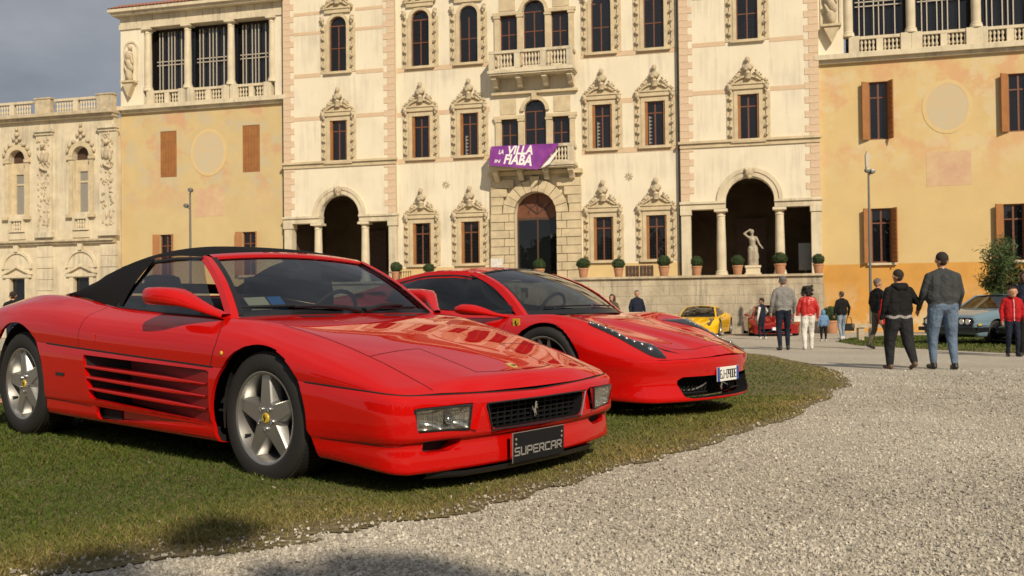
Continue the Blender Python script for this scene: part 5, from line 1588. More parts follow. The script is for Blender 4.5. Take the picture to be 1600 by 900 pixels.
    for s in (-1, 1):
        MB().box(-1.9, -.42, *sorted((s * .715, s * .745)), .35, .80).build('door_card', 'dash_black', root)
        q = MB()
        R_ = []
        for z, x, hw, th in ((.42, -1.42, .24, .10), (.60, -1.50, .25, .11), (.78, -1.60, .23, .10), (.88, -1.65, .15, .075), (.95, -1.69, .125, .07), (1.02, -1.71, .115, .055), (1.035, -1.71, .07, .03)):
            R_.append([(x + th * math.cos(a), s * .37 + hw * math.copysign(abs(math.sin(a)) ** .6, math.sin(a)), z) for a in np.linspace(0, 2 * math.pi, 17)[:-1]])
        q.grid(R_, wrap_v=True); so = q.build('seat', 'seat_black', root, 60)
        MB().box(-1.45, -.95, s * .37 - .24, s * .37 + .24, .38, .52).build('seat_cushion', 'seat_black', so)
    q = MB(); c = Vector((-.93, .37, .78)); 
    ring = [c + Matrix.Rotation(R(-62), 3, 'Y') @ Vector((.18 * math.cos(a), .18 * math.sin(a), 0)) for a in np.linspace(0, 2 * math.pi, 25)]
    q.tube(ring, .014, 8, cap=False); so = q.build('steering_wheel', 'seat_black', root, 60)
    q = MB()
    for a in (0.2, math.pi - .2, math.pi * 1.5): q.tube([c, c + Matrix.Rotation(R(-62), 3, 'Y') @ Vector((.17 * math.sin(a), .17 * math.cos(a), 0))], .014, 6)
    q.build('spoke', 'seat_black', so)
    MB().cbox((-.80, .03, 1.04), (.03, .24, .065), Matrix.Rotation(-.15, 3, 'Y')).tube([(-.80, .03, 1.06), (-.85, .0, 1.14)], .008, 6).build('rear_view_mirror', 'dash_black', root)
    # stickers behind the windscreen
    for (y0, y1, z0, m) in ((-.60, -.47, .0, 'sticker_cream'), (-.46, -.37, .0, 'sticker_blue')):
        t0, t1 = .10, .27
        q = MB()
        def wp(v, t): 
            r = rows[int(round(t * 11))]; i = np.interp(v, r[:, 1], np.arange(25)); a = int(i); return tuple(r[a] + (r[min(a + 1, 24)] - r[a]) * (i - a) + np.array([-.010, 0, -.006]))
        q.add([wp(y0, .09), wp(y1, .09), wp(y1, .27), wp(y0, .27)], [(0, 1, 2, 3)]); q.build('sticker', m, root)
    # wheels
    for x, y, w, ro in ((0, .751, .215, .3235), (-2.45, .789, .255, .3305)):
        for s in (-1, 1):
            star_wheel(root, (x, s * y, ro), ro, w, side=s, rot=R(4 if x == 0 else 12))
    return root
SPIDER = build_spider()

# ------------------------------------------------------------------ the second car: red closed berlinetta with long swept lamps
def build_coupe():
    root = empty('sports_car', (0.836, 8.28, 0.14)); root.rotation_euler = (0, 0, -.69)
    tag(root, 'red closed sports car with swept-back lamps and white plate, behind the cloth-topped one', 'car', 'cars on show at the villa')
    PM = 'paint_red2'
    seam = [(-3.42, .78, .55), (-3.2, .90, .55), (-2.65, .968, .52), (-2.0, .955, .48), (-1.3, .935, .47), (-.6, .930, .47), (0, .962, .49), (.35, .955, .475), (.55, .925, .455), (.72, .875, .440), (.84, .80, .430), (.90, .73, .426)]
    top = [(-3.42, .60, .90, .40, .93, .94), (-2.9, .70, .92, .45, .95, .96), (-2.4, .74, .90, .5, .93, .94), (-1.6, .76, .82, .5, .83, .83), (-.7, .77, .775, .5, .785, .79), (-.35, .79, .772, .5, .775, .78),
           (-.05, .79, .778, .46, .745, .765), (.2, .765, .742, .42, .695, .735), (.45, .71, .655, .36, .625, .672), (.65, .65, .560, .32, .555, .600), (.80, .60, .488, .30, .495, .535), (.90, .56, .432, .28, .440, .455)]
    xf = lambda y: 1.115 - .215 * (np.abs(y) / .73) ** 2.2
    side = [(0, 0), (.0, -.02), (.0, -.06), (-.006, .36), (-.02, .27), (-.03, .21), (-.03, .16), (-.045, .13), (-.10, .12), (-.2, .12)]
    nose = [(0, 0), (.006, -.02), (.004, -.06), (-.012, .30), (-.012, .24), (.002, .18), (.014, .14), (.010, .112), (-.05, .10), (-.2, .10)]
    Shell.nose_z = .440
    S = Shell(seam, top, xf, side, nose, .90, blend=.45)
    del Shell.nose_z
    cap, belt = S.cap, S.belt
    full = join(Patch(V=cap.V.copy(), F=cap.F.copy()), Patch(V=belt.V.copy(), F=belt.F.copy())); bvh = full.bvh()
    for sgn in (-1, 1):
        for cx, r in ((0, .375), (-2.65, .395)):
            sd = sd_union(sd_circle((cx, .335), r), sd_poly([(cx - r + .01, .02), (cx - r + .01, .33), (cx + r - .01, .33), (cx + r - .01, .02)]))
            lips = MB()
            for p in (cap, belt):
                ed = p.cut(sd, (0, 2), lambda V: (sgn * V[:, 1] > .62) & (V[:, 0] < .6)); l = p.lip(ed, (0, -sgn * .02, 0)); lips.add(l.v, l.f)
            lips.build('wheel_arch', PM, root)
            MB().grid([[(cx + (r + .004) * math.cos(a), sgn * y, .335 + (r + .004) * math.sin(a)) for y in (.5, .93)] for a in np.linspace(-.25, math.pi + .25, 26)]).build('wheel_well', 'gap_black', root)
    cap.remove(lambda c: (c[:, 0] > -2.2) & (c[:, 0] < -.30 + .16 * (1 - (c[:, 1] / .7) ** 2)) & (np.abs(c[:, 1]) < .70))
    # mouth
    ml = [(-.56, .262), (-.52, .284), (.52, .284), (.56, .262), (.52, .16), (.46, .145), (-.46, .145), (-.52, .16)]
    ed = belt.cut(sd_poly(ml, .012), (1, 2), lambda V: V[:, 0] > .7); belt.lip(ed, (-.10, 0, 0)).build('mouth_edge', 'trim_black', root)
    parts = [(cap.take(lambda c: (c[:, 0] > -.28) & (c[:, 0] < .86) & (np.abs(c[:, 1]) < .58 - .05 * c[:, 0])), 'bonnet'), (cap, 'wing_panel'), (belt.take(lambda c: c[:, 0] > .42), 'front_bumper'), (belt, 'side_panel')]
    B = {}
    for p, nm in parts: B[nm] = p.build(nm, PM, root)
    def gap(pts, parent, w=.007):
        for mir in (False, True): tag(ribbon(bvh, pts, w, mirror=mir).build('panel_gap', 'gap_black', parent), kind='stuff')
    gap([(.20, -.60, .72), (.45, -.56, .66), (.68, -.53, .57), (.86, -.48, .50), (.955, -.32, .475), (1.0, 0, .47)], B['bonnet'], .0045)
    gap([(-.47, -.92, .49), (-.44, -.93, .60), (-.42, -.90, .70), (-.44, -.82, .765)], B['wing_panel'], .0045)
    # lamps: a long dark housing let into the wing, a row of bright diodes, a projector, a clear cover
    UP = [(919, 506), (928, 504), (955, 514), (986, 530), (1018, 538), (1034, 550), (1041, 560)]
    LO = [(919, 506), (925, 510), (945, 519), (968, 530), (995, 545), (1021, 558), (1041, 561)]
    yw = -.69; c_, s_ = math.cos(-yw), math.sin(-yw)
    def loc3(v): return Vector((c_ * v.x - s_ * v.y, s_ * v.x + c_ * v.y, v.z))
    eye = loc3(Vector((0, 0, CAMZ)) - Vector((.836, 8.28, .14)))
    def skin_at(p):
        d = loc3(_r2 * ((p[0] - 800) / FPX) + _u2 * (-(p[1] - 450) / FPX) + _f); h = bvh.ray_cast(eye, d.normalized()); return h[0], (h[1] if h[1].dot(d) < 0 else -h[1])
    up, lo = crom(UP, 5), crom(LO, 5)
    def lens_pt(i, v, off):
        h, n = skin_at(up[i] * (1 - v) + lo[i] * v); return h + n * off
    for s in (1, -1):
        fl = lambda p: (p.x, p.y * s, p.z)
        o = MB().grid([[fl(lens_pt(i, v, .0015)) for v in np.linspace(0, 1, 6)] for i in range(len(up))]).build('front_lamp', 'gap_black', root, 60)
        MB().grid([[fl(lens_pt(i, v, .004 + .010 * math.sin(math.pi * v))) for v in np.linspace(0, 1, 6)] for i in range(len(up))]).build('lens', 'lamp_glass', o, 60)
        for k in range(9): MB().ball(fl(lens_pt(3 + k * 2, .42, .003)), (.017, .017, .014), 8, 6).build('diode', 'chrome', o, 60)
        MB().ball(fl(lens_pt(22, .5, .002)), .024, 12, 8).build('projector', 'chrome', o, 60)
        W3 = [(1022, 541), (1034, 545), (1063, 553), (1040, 549)]
        q = [skin_at(p) for p in W3]; MB().add([fl(h + n * .002) for h, n in q], [(0, 1, 2, 3)]).build('bonnet_outlet', 'gap_black', root)
    # mouth: mesh, winglets, horse, plate
    g = MB()
    for k in range(2, 24): g.cbox((.86 + .12 * (1 - ((k - 12.5) / 13) ** 2), (k - 12.5) * .045, .215), (.012, .006, .17), Matrix.Rotation(.6, 3, 'X'))
    for k in range(2, 24): g.cbox((.865 + .12 * (1 - ((k - 12.5) / 13) ** 2), (k - 12.5) * .045, .215), (.012, .006, .17), Matrix.Rotation(-.6, 3, 'X'))
    go = g.build('grille', 'mesh_black', root)
    MB().grid([[(.84 + .12 * (1 - (v / .62) ** 2), v, z) for z in (.13, .30)] for v in np.linspace(-.56, .56, 13)]).build('grille_back', 'gap_black', go)
    for s in (-1, 1):
        q = MB(); q.grid([[(.985 - .12 * t * t, s * (.12 + .36 * t), .222 - .045 * math.sin(t * 2.6) + dz) for dz in (0, .012)] for t in np.linspace(0, 1, 10)]); q.build('winglet', 'alloy', go, 60)
        q = MB().tube([(.93, s * .55, .172), (.99, s * .40, .168), (1.03, s * .2, .168)], .005, 6); q.build('mesh_trim', 'trim_black', go)
    MB().tube([(.875, -.585, .262), (.95, -.45, .283), (1.05, -.25, .285)], .004, 5).build('mouth_trim', 'trim_black', go)
    q = MB(); horse(q, .032, 'x', (1.045, 0, .198), .008); q.build('emblem', 'chrome', go)
    pb = MB().box(1.108, 1.114, -.18, .18, .243, .353).build('number_plate', 'plate_white', root)
    for s in (-1, 1): MB().box(1.1143, 1.1155, *sorted((s * .142, s * .179)), .244, .352).build('plate_band', 'plate_blue', pb)
    letters(MB(), 'EJ-090DE', -.132, .266, .0235, .062, .0108, .0062, 1.1145).build('lettering', 'print_black', pb)
    h = bvh.ray_cast(Vector((.93, 0, 2)), Vector((0, 0, -1)))
    bo = MB().cbox(h[0] + Vector((0, 0, .003)), (.05, .034, .006), Matrix.Rotation(.38, 3, 'Y')).build('bonnet_badge', 'badge_cream', root)
    for s in (-1, 1):
        h = bvh.ray_cast(Vector((-.29, s * 2, .695)), Vector((0, -s, 0))); y = h[0].y + s * .003
        sh = MB().prism([(-.29 + x, .695 + z) for x, z in ((-.036, .05), (.036, .05), (.036, .0), (.02, -.035), (0, -.055), (-.02, -.035), (-.036, 0))], y, y + s * .004).build('wing_shield', 'badge_yellow', root)
        q = MB(); q.prism([(-.29 - x * .024, .697 + z * .032) for x, z in HORSE], y + s * .0042, y + s * .006); q.build('emblem', 'print_black', sh)
    # cabin: windscreen, roof, side windows
    def arcx(v): return 1 - v * v
    rows = []
    for t in np.linspace(0, 1, 12):
        row = []
        for v in np.linspace(-1, 1, 25):
            b = np.array([-.355 + .21 * arcx(v), v * .70, .770 + .012 * arcx(v)]); tp = np.array([-1.02 - .0 + .06 * arcx(v), v * .535, 1.135 + .050 * arcx(v)])
            p = b * (1 - t) + tp * t; p[0] += .03 * math.sin(math.pi * t); p[2] += .045 * math.sin(math.pi * t); row.append(p)
        rows.append(row)
    rows = np.array(rows)
    ws = MB().grid(rows).build('windscreen', 'car_glass', root, 60)
    MB().grid([[tuple(rows[0][v] + np.array([.03, 0, -.004])), tuple(rows[0][v] + np.array([0, 0, .006])), tuple(rows[1][v] * .6 + rows[0][v] * .4 + np.array([.004, 0, .006]))] for v in range(25)]).build('cowl', 'trim_black', root)
    for j, s in ((0, -1), (24, 1)):
        MB().grid([[tuple(rows[k][j] + np.array([.006, -s * .035, .012])), tuple(rows[k][j] + np.array([0, 0, .006]))] for k in range(12)]).build('glass_band', 'trim_black', ws)
    MB().grid([[tuple(rows[-1][v] + np.array([.004, 0, .004])), tuple(rows[-2][v] * .35 + rows[-1][v] * .65 + np.array([.002, 0, .004]))] for v in range(25)]).build('glass_band', 'trim_black', ws)
    rl = [(-1.02, .535, 1.135, 1.185), (-1.25, .555, 1.165, 1.212), (-1.5, .565, 1.168, 1.213), (-1.8, .565, 1.140, 1.195), (-2.1, .565, 1.085, 1.150), (-2.5, .57, 1.0, 1.07), (-2.9, .60, .94, .985)]
    xs = np.linspace(-1.02, -2.9, 44); ry, rz, cz = tab(-xs, [(-a, b, c, d) for a, b, c, d in rl])
    MB().grid([[(x, v * ry[i], rz[i] + (cz[i] - rz[i]) * (1 - abs(v) ** 2.4)) for v in np.linspace(-1, 1, 25)] for i, x in enumerate(xs)]).build('roof', PM, root, 60)
    for s in (-1, 1):
        # A-pillar running into the roof rail
        path = [np.array([-.30, s * .745, .735])] + [rows[k][0 if s < 0 else 24] + np.array([-.02, s * .022, .002]) for k in range(12)] + [np.array((x, s * (ry[i] + .012), rz[i] - .004)) for i, x in enumerate(xs) if i > 0]
        R_ = []
        for i, p in enumerate(path):
            w = .045 if i < 13 else .040
            R_.append([(p[0] + .026 * (i < 13), p[1] - s * .026, p[2] + .012), (p[0] + .01, p[1] + s * .012, p[2] + .016 - .01 * (i >= 13)), (p[0] - w * (i < 13), p[1] + s * (.026 + .014 * (i >= 13)), p[2] - .006 - .050 * (i >= 13)), (p[0] - .04 * (i < 13), p[1] - s * .01, p[2] - .03)])
        MB().grid(R_, wrap_v=True).build('roof_pillar', PM, root, 45)
        wz = lambda x: np.interp(x, [-2.3, -1.9, -1.4, -.9, -.42], [.98, .90, .835, .80, .775]); wy = lambda x: np.interp(x, [-2.3, -1.6, -.42], [.74, .775, .785])
        R_ = []
        for t in np.linspace(0, 1, 16):
            xb = -.43 - 1.55 * t; xt = np.interp(t, [0, .25, .7, 1], [-.46, -1.05, -1.55, -1.98]); i = np.argmin(abs(xs - xt))
            b = np.array([xb, s * wy(xb), wz(xb)])
            tp = np.array([xt, s * (ry[i] + .034), rz[i] - .040]) if xt < -1.02 else None
            if tp is None:
                k = (xt + .355) / (-1.02 + .355); e = rows[0][0] * (1 - k) + rows[-1][0] * k; tp = np.array([xt - .03, s * (abs(e[1]) + .03), e[2] + .02])
            R_.append([tuple(b * (1 - u) + tp * u + np.array([0, s * .02 * math.sin(math.pi * u), 0])) for u in np.linspace(0, 1, 8)])
        MB().grid(R_).build('side_glass', 'dark_glass', root, 60)
        MB().tube([R_[k][0] for k in range(16)], .010, 6).build('waist_seal', 'trim_black', root)
        MB().tube([np.array(R_[k][7]) + np.array([0, s * .003, -.004]) for k in range(16)], .014, 6).build('window_seal', 'trim_black', root)
        # rear quarter
        Q = []
        for t in np.linspace(0, 1, 14):
            x = -1.96 - .90 * t; i = np.argmin(abs(xs - x)); d = bvh.ray_cast(Vector((x - .02, s * np.interp(t, [0, 1], [.765, .72]), 2)), Vector((0, 0, -1)))[0]
            a = np.array([x, s * (ry[i] + .012), rz[i] - .01]); b = np.array([x - .02, d.y, d.z])
            Q.append([tuple(a * (1 - u) + b * u) for u in np.linspace(0, 1, 6)])
        MB().grid(Q).build('rear_quarter', PM, root, 60)
        # upper door skin closing the gap between waist and shell
        MB().grid([[(x, s * wy(x), wz(x)), (x, s * .80, min(wz(x), .80)), (x, s * .86, .70)] for x in np.linspace(-.40, -2.3, 14)]).build('door', PM, root, 60)
        q = MB(); R2 = []
        for x, y, z, hy, hz in ((-.44, .80, .755, .018, .012), (-.54, .87, .775, .022, .016), (-.62, .92, .800, .040, .030), (-.70, .955, .815, .058, .044), (-.80, .97, .822, .062, .047), (-.85, .97, .822, .054, .040), (-.865, .97, .822, .01, .01)):
            R2.append([(x, s * (y + hy * 1.35 * math.cos(a)), z + hz * math.sin(a)) for a in np.linspace(0, 2 * math.pi, 18)[:-1]])
        q.grid(R2, wrap_v=True); q.build('door_mirror', PM, root, 60)
    MB().box(-2.3, -.3, -.68, .68, .18, .30).build('cabin_floor', 'dash_black', root)
    MB().box(-2.2, -.42, -.88, .88, .13, .16).box(-3.2, .45, -.62, .62, .135, .42).build('underbody', 'gap_black', root)
    MB().grid([[(x + .16 * (1 - (y / .7) ** 2) * (x > -.5), y, z) for y in np.linspace(-.69, .69, 9)] for x, z in ((-.36, .765), (-.55, .80), (-.72, .785), (-.80, .70), (-.80, .35))]).build('dashboard', 'dash_black', root, 60)
    MB().grid([[(x, y, z) for y in np.linspace(-.70, .70, 5)] for x, z in ((-1.85, .35), (-1.95, .85), (-2.1, 1.0), (-2.6, .97))]).build('bulkhead', 'seat_black', root, 60)
    for s in (-1, 1):
        MB().box(-2.0, -.40, *sorted((s * .70, s * .73)), .30, .76).build('door_card', 'dash_black', root)
        R_ = []
        for z, x, hw, th in ((.32, -1.36, .24, .10), (.55, -1.45, .25, .11), (.76, -1.56, .22, .10), (.90, -1.62, .16, .075), (1.02, -1.67, .12, .06), (1.05, -1.67, .06, .03)):
            R_.append([(x + th * math.cos(a), s * .37 + hw * math.copysign(abs(math.sin(a)) ** .6, math.sin(a)), z) for a in np.linspace(0, 2 * math.pi, 17)[:-1]])
        MB().grid(R_, wrap_v=True).build('seat', 'seat_black', root, 60)
    c = Vector((-.90, .37, .80)); q = MB()
    q.tube([c + Matrix.Rotation(R(-64), 3, 'Y') @ Vector((.175 * math.cos(a), .175 * math.sin(a), 0)) for a in np.linspace(0, 2 * math.pi, 25)], .015, 8, cap=False)
    so = q.build('steering_wheel', 'seat_black', root, 60)
    q = MB()
    for a in (.3, math.pi - .3, math.pi * 1.5): q.tube([c, c + Matrix.Rotation(R(-64), 3, 'Y') @ Vector((.165 * math.sin(a), .165 * math.cos(a), 0))], .015, 6)
    q.build('spoke', 'seat_black', so)
    MB().ball((-.86, 0, 1.09), (.05, .14, .04), 12, 8).build('rear_view_mirror', 'dash_black', root, 60)
    for y0, y1 in ((-.55, .02), (.05, .60)):
        i0, i1 = np.interp(y0, [-.7, .7], [0, 24]), np.interp(y1, [-.7, .7], [0, 24])
        pts = [tuple(rows[1][int(round(i))] + np.array([.012, 0, .012])) for i in np.linspace(i0, i1, 6)]
        MB().tube(pts, .008, 6).build('wiper', 'trim_black', root)
    for x, y, w, ro in ((0, .835, .235, .343), (-2.65, .80, .295, .356)):
        for s in (-1, 1): star_wheel(root, (x, s * y, ro), ro, w, rr=.255, side=s, style='twin', detail=False)
    return root
COUPE = build_coupe()

# ------------------------------------------------------------------ cars further off
def recolour(root, pnt):
    for o in [root] + list(root.children_recursive):
        if o.type == 'MESH':
            for sl in o.material_slots:
                if sl.material and sl.material.name == 'paint_red2': sl.link = 'OBJECT'; sl.material = M[pnt]
def park(px, Y, fwd, label, pnt, side=0.0):
    c = copy_tree(COUPE); g = at_depth(px, 500, Y); g.z = 0
    f = Vector((fwd[0], fwd[1], 0)).normalized(); l = Vector((-f.y, f.x, 0))
    p = g - l * side
    c.location = (p.x, p.y, float(ground(p.x, p.y))); c.rotation_euler = (0, 0, math.atan2(f.y, f.x))
    tag(c, label); recolour(c, pnt)
    for ch in list(c.children_recursive):
        if ch.name.split('.')[0] in ('lettering', 'number_plate', 'plate_band') and pnt in ('paint_yellow', 'paint_black'): bpy.data.objects.remove(ch)
        elif ch.name.split('.')[0] == 'lettering': bpy.data.objects.remove(ch)
    return c
park(1121, 37.6, (-.37, -.93), 'bright yellow sports car parked in front of the terrace wall', 'paint_yellow', .84)
park(1208, 37.6, (-.16, -.98), 'dark red sports car by the terrace wall, behind the man in grey', 'paint_darkred', 0)
park(1672, 23.6, (-.90, -.43), 'black sports car whose nose shows behind the boy in red', 'paint_black', .84)

def build_classic():
    g = on_ground(1552, 538); f = Vector((-.90, -.44, 0)).normalized(); l = Vector((-f.y, f.x, 0)); p = g - l * .72
    root = empty('classic_car', (p.x, p.y, float(ground(p.x, p.y))), math.atan2(f.y, f.x))
    tag(root, 'pale blue classic car with black bumper on the grass strip', 'car', 'cars on show at the villa')
    seam = [(-3.35, .80, .60), (-2.6, .86, .60), (-1.3, .87, .59), (0, .86, .58), (.55, .84, .57), (.72, .80, .565), (.76, .76, .56)]
    top = [(-3.35, .74, .88, .5, .90, .90), (-2.6, .78, .93, .5, .95, .95), (-1.3, .80, .93, .5, .95, .95), (-.45, .80, .90, .5, .93, .935), (0, .78, .875, .45, .895, .90), (.5, .75, .80, .4, .81, .815), (.72, .70, .745, .4, .745, .745), (.76, .66, .70, .4, .70, .70)]
    xf = lambda y: .80 - .04 * (np.abs(y) / .76) ** 2.5
    side = [(0, 0), (.005, -.03), (.01, -.08), (.005, .42), (0, .36), (-.01, .30), (-.02, .26), (-.04, .22), (-.1, .2), (-.2, .2)]
    nose = [(0, 0), (.01, -.03), (.01, -.08), (.01, .42), (0, .36), (-.01, .32), (-.02, .30), (-.05, .28), (-.1, .26), (-.2, .25)]
    Shell.nose_z = .56; S = Shell(seam, top, xf, side, nose, .76, step=.03, nv=24, blend=.2); del Shell.nose_z
    cap, belt = S.cap, S.belt
    for sg in (-1, 1):
        for cx in (0, -2.55):
            sd = sd_union(sd_circle((cx, .31), .36), sd_poly([(cx - .35, .02), (cx - .35, .3), (cx + .35, .3), (cx + .35, .02)]))
            lips = MB()
            for q in (cap, belt):
                ed = q.cut(sd, (0, 2), lambda V: (sg * V[:, 1] > .6) & (V[:, 0] < .6)); x = q.lip(ed, (0, -sg * .04, 0)); lips.add(x.v, x.f)
            lips.build('wheel_arch', 'chrome', root)
            MB().grid([[(cx + .38 * math.cos(a), sg * y, .31 + .38 * math.sin(a)) for y in (.4, .78)] for a in np.linspace(-.2, math.pi + .2, 20)]).build('wheel_well', 'gap_black', root)
    cap.remove(lambda c: (c[:, 0] > -2.6) & (c[:, 0] < -.55) & (np.abs(c[:, 1]) < .72))
    cap.take(lambda c: (c[:, 0] > -.5) & (np.abs(c[:, 1]) < .72)).build('bonnet', 'paint_blue', root); cap.build('wing_panel', 'paint_blue', root); belt.build('side_panel', 'paint_blue', root)
    MB().box(.74, .90, -.84, .84, .36, .46).box(.35, .80, .80, .88, .36, .46).box(.35, .80, -.88, -.80, .36, .46).build('bumper', 'trim_black', root)
    MB().box(.72, .815, -.74, .74, .49, .69).build('grille_panel', 'trim_black', root)
    for s in (-1, 1):
        for y in (.62, .44): MB().lathe([(0, .826), (.07, .83), (.085, .80)], 16, (0, s * y, .60), 0).build('front_lamp', 'reflector', root, 40)
        MB().box(.60, .72, *sorted((s * .845, s * .862)), .50, .55).build('side_marker', 'badge_yellow', root)
        MB().tube([(.70, s * .862, .50), (.36, s * .872, .50)], .008, 6).build('trim_strip', 'chrome', root)
        pth = [(-.50, s * .74, .92), (-1.05, s * .60, 1.25), (-1.9, s * .60, 1.27), (-2.65, s * .74, .95)]
        MB().tube(pth, .03, 8).build('roof_pillar', 'paint_blue', root, 60)
        MB().grid([[(x, s * .77, .93), (xt, s * .60, zt)] for x, xt, zt in ((-.55, -1.03, 1.22), (-1.3, -1.4, 1.26), (-2.0, -1.9, 1.25), (-2.6, -2.55, .97))]).build('side_glass', 'dark_glass', root)
        MB().ball((-.72, s * .90, .97), (.05, .09, .05), 10, 8).build('door_mirror', 'trim_black', root, 60)
    MB().grid([[(-.48, y * .74, .925), (-1.03, y * .58, 1.25)] for y in np.linspace(-1, 1, 7)]).build('windscreen', 'car_glass', root, 60)
    MB().grid([[(-1.03, y * .58, 1.25 + .03 * (1 - y * y)), (-1.4, y * .59, 1.28 + .03 * (1 - y * y)), (-1.9, y * .59, 1.27 + .03 * (1 - y * y)), (-2.65, y * .70, .96)] for y in np.linspace(-1, 1, 9)]).build('roof', 'paint_blue', root, 60)
    MB().box(-2.6, -.5, -.7, .7, .25, .80).build('cabin_trim', 'dash_black', root)
    MB().box(-3.1, .6, -.55, .55, .2, .5).build('underbody', 'gap_black', root)
    for x in (0, -2.55):
        for s in (-1, 1): star_wheel(root, (x, s * .745, .31), .31, .19, rr=.185, side=s, style='star', detail=False)
build_classic()

# ------------------------------------------------------------------ people: one continuous skin each, grown from tapered limbs
for nm, c, r in (('skin', (.50, .26, .165), .55), ('hair_dark', (.022, .016, .012), .85), ('hair_grey', (.13, .115, .10), .9), ('hair_brown', (.05, .03, .018), .5), ('shoe_black', (.015, .014, .014), .45), ('shoe_white', (.62, .60, .56), .6), ('shoe_brown', (.12, .07, .045), .6)):
    mat(nm, c, r)
def cloth(name, c, var=.18, sc=7, bump=.6): mat(name, c, .85, var=var, vscale=sc, bump=min(1, bump * 1.6), bscale=9, dist=.05, spec=.2)
for nm, c in (('cloth_charcoal', (.050, .055, .058)), ('cloth_black', (.012, .012, .013)), ('denim', (.12, .17, .25)), ('denim_pale', (.24, .30, .37)), ('cloth_navy', (.014, .018, .035)), ('cloth_grey', (.23, .225, .215)), ('cloth_white', (.66, .64, .60)), ('cloth_khaki', (.10, .085, .06)), ('cloth_blue', (.14, .25, .42)), ('track_black', (.022, .023, .026)), ('cloth_shirt', (.42, .55, .66)), ('cloth_greyhem', (.30, .29, .28)), ('cloth_pinkwhite', (.6, .5, .46))):
    cloth(nm, c)
mat('leather_red', (.48, .022, .02), .35, var=.15, vscale=9, bump=.8, bscale=12, dist=.03, spec=.6)
cloth('fleece_red', (.40, .014, .018))
mat('marble', (.50, .44, .33), .75, c2=(.26, .23, .18), vscale=5, bump=.3, bscale=40)

def rc_sdf(P, a, b, r0, r1):
    ab = b - a; t = np.clip(((P - a) @ ab) / (ab @ ab + 1e-12), 0, 1)
    return np.linalg.norm(P - (a + t[:, None] * ab), axis=1) - (r0 + (r1 - r0) * t)

def skin_mesh(name, cones, voxel, mats, smooth=3):
    """fuse round cones into one surface, then colour every face by the limb it lies on"""
    mb = MB()
    for a, b, r0, r1, m in cones:
        a, b = Vector(a), Vector(b); L = (b - a).length
        d = (b - a).normalized() if L > 1e-5 else Vector((0, 0, 1)); q = Vector((0, 0, 1)).rotation_difference(d)
        rows = []
        for t, rad in [(-math.pi / 2 + k * math.pi / 8, None) for k in range(5)] + [(k * math.pi / 8, 1) for k in range(5)]:
            r = r1 if rad else r0; base = L if rad else 0
            rows.append([tuple(a + q @ Vector((r * math.cos(t) * math.cos(x), r * math.cos(t) * math.sin(x), base + r * math.sin(t)))) for x in np.linspace(0, 2 * math.pi, 13)[:-1]])
        mb.grid(rows, wrap_v=True)
    me = bpy.data.meshes.new('tmp'); me.from_pydata(mb.v, [], mb.f)
    bm = bmesh.new(); bm.from_mesh(me); bmesh.ops.remove_doubles(bm, verts=bm.verts, dist=1e-5); bmesh.ops.recalc_face_normals(bm, faces=bm.faces); bm.to_mesh(me); bm.free()
    o = bpy.data.objects.new('tmp', me); COL.objects.link(o)
    r = o.modifiers.new('r', 'REMESH'); r.mode = 'VOXEL'; r.voxel_size = voxel; r.use_smooth_shade = True
    s = o.modifiers.new('s', 'SMOOTH'); s.iterations = smooth; s.factor = .5
    dg = bpy.context.evaluated_depsgraph_get(); out = bpy.data.meshes.new_from_object(o.evaluated_get(dg))
    bpy.data.objects.remove(o); bpy.data.meshes.remove(me)
    out.name = name
    n = len(out.polygons); C = np.empty(n * 3); out.polygons.foreach_get('center', C); C = C.reshape(-1, 3)
    D = np.stack([rc_sdf(C, np.array(a, float), np.array(b, float), r0, r1) for a, b, r0, r1, m in cones])
    idx = np.array([m for *_, m in cones])[D.argmin(0)]
    out.materials.clear()
    for m in mats: out.materials.append(M[m])
    out.polygons.foreach_set('material_index', idx.astype(np.int32)); out.polygons.foreach_set('use_smooth', np.ones(n, bool))
    out.update()
    return out

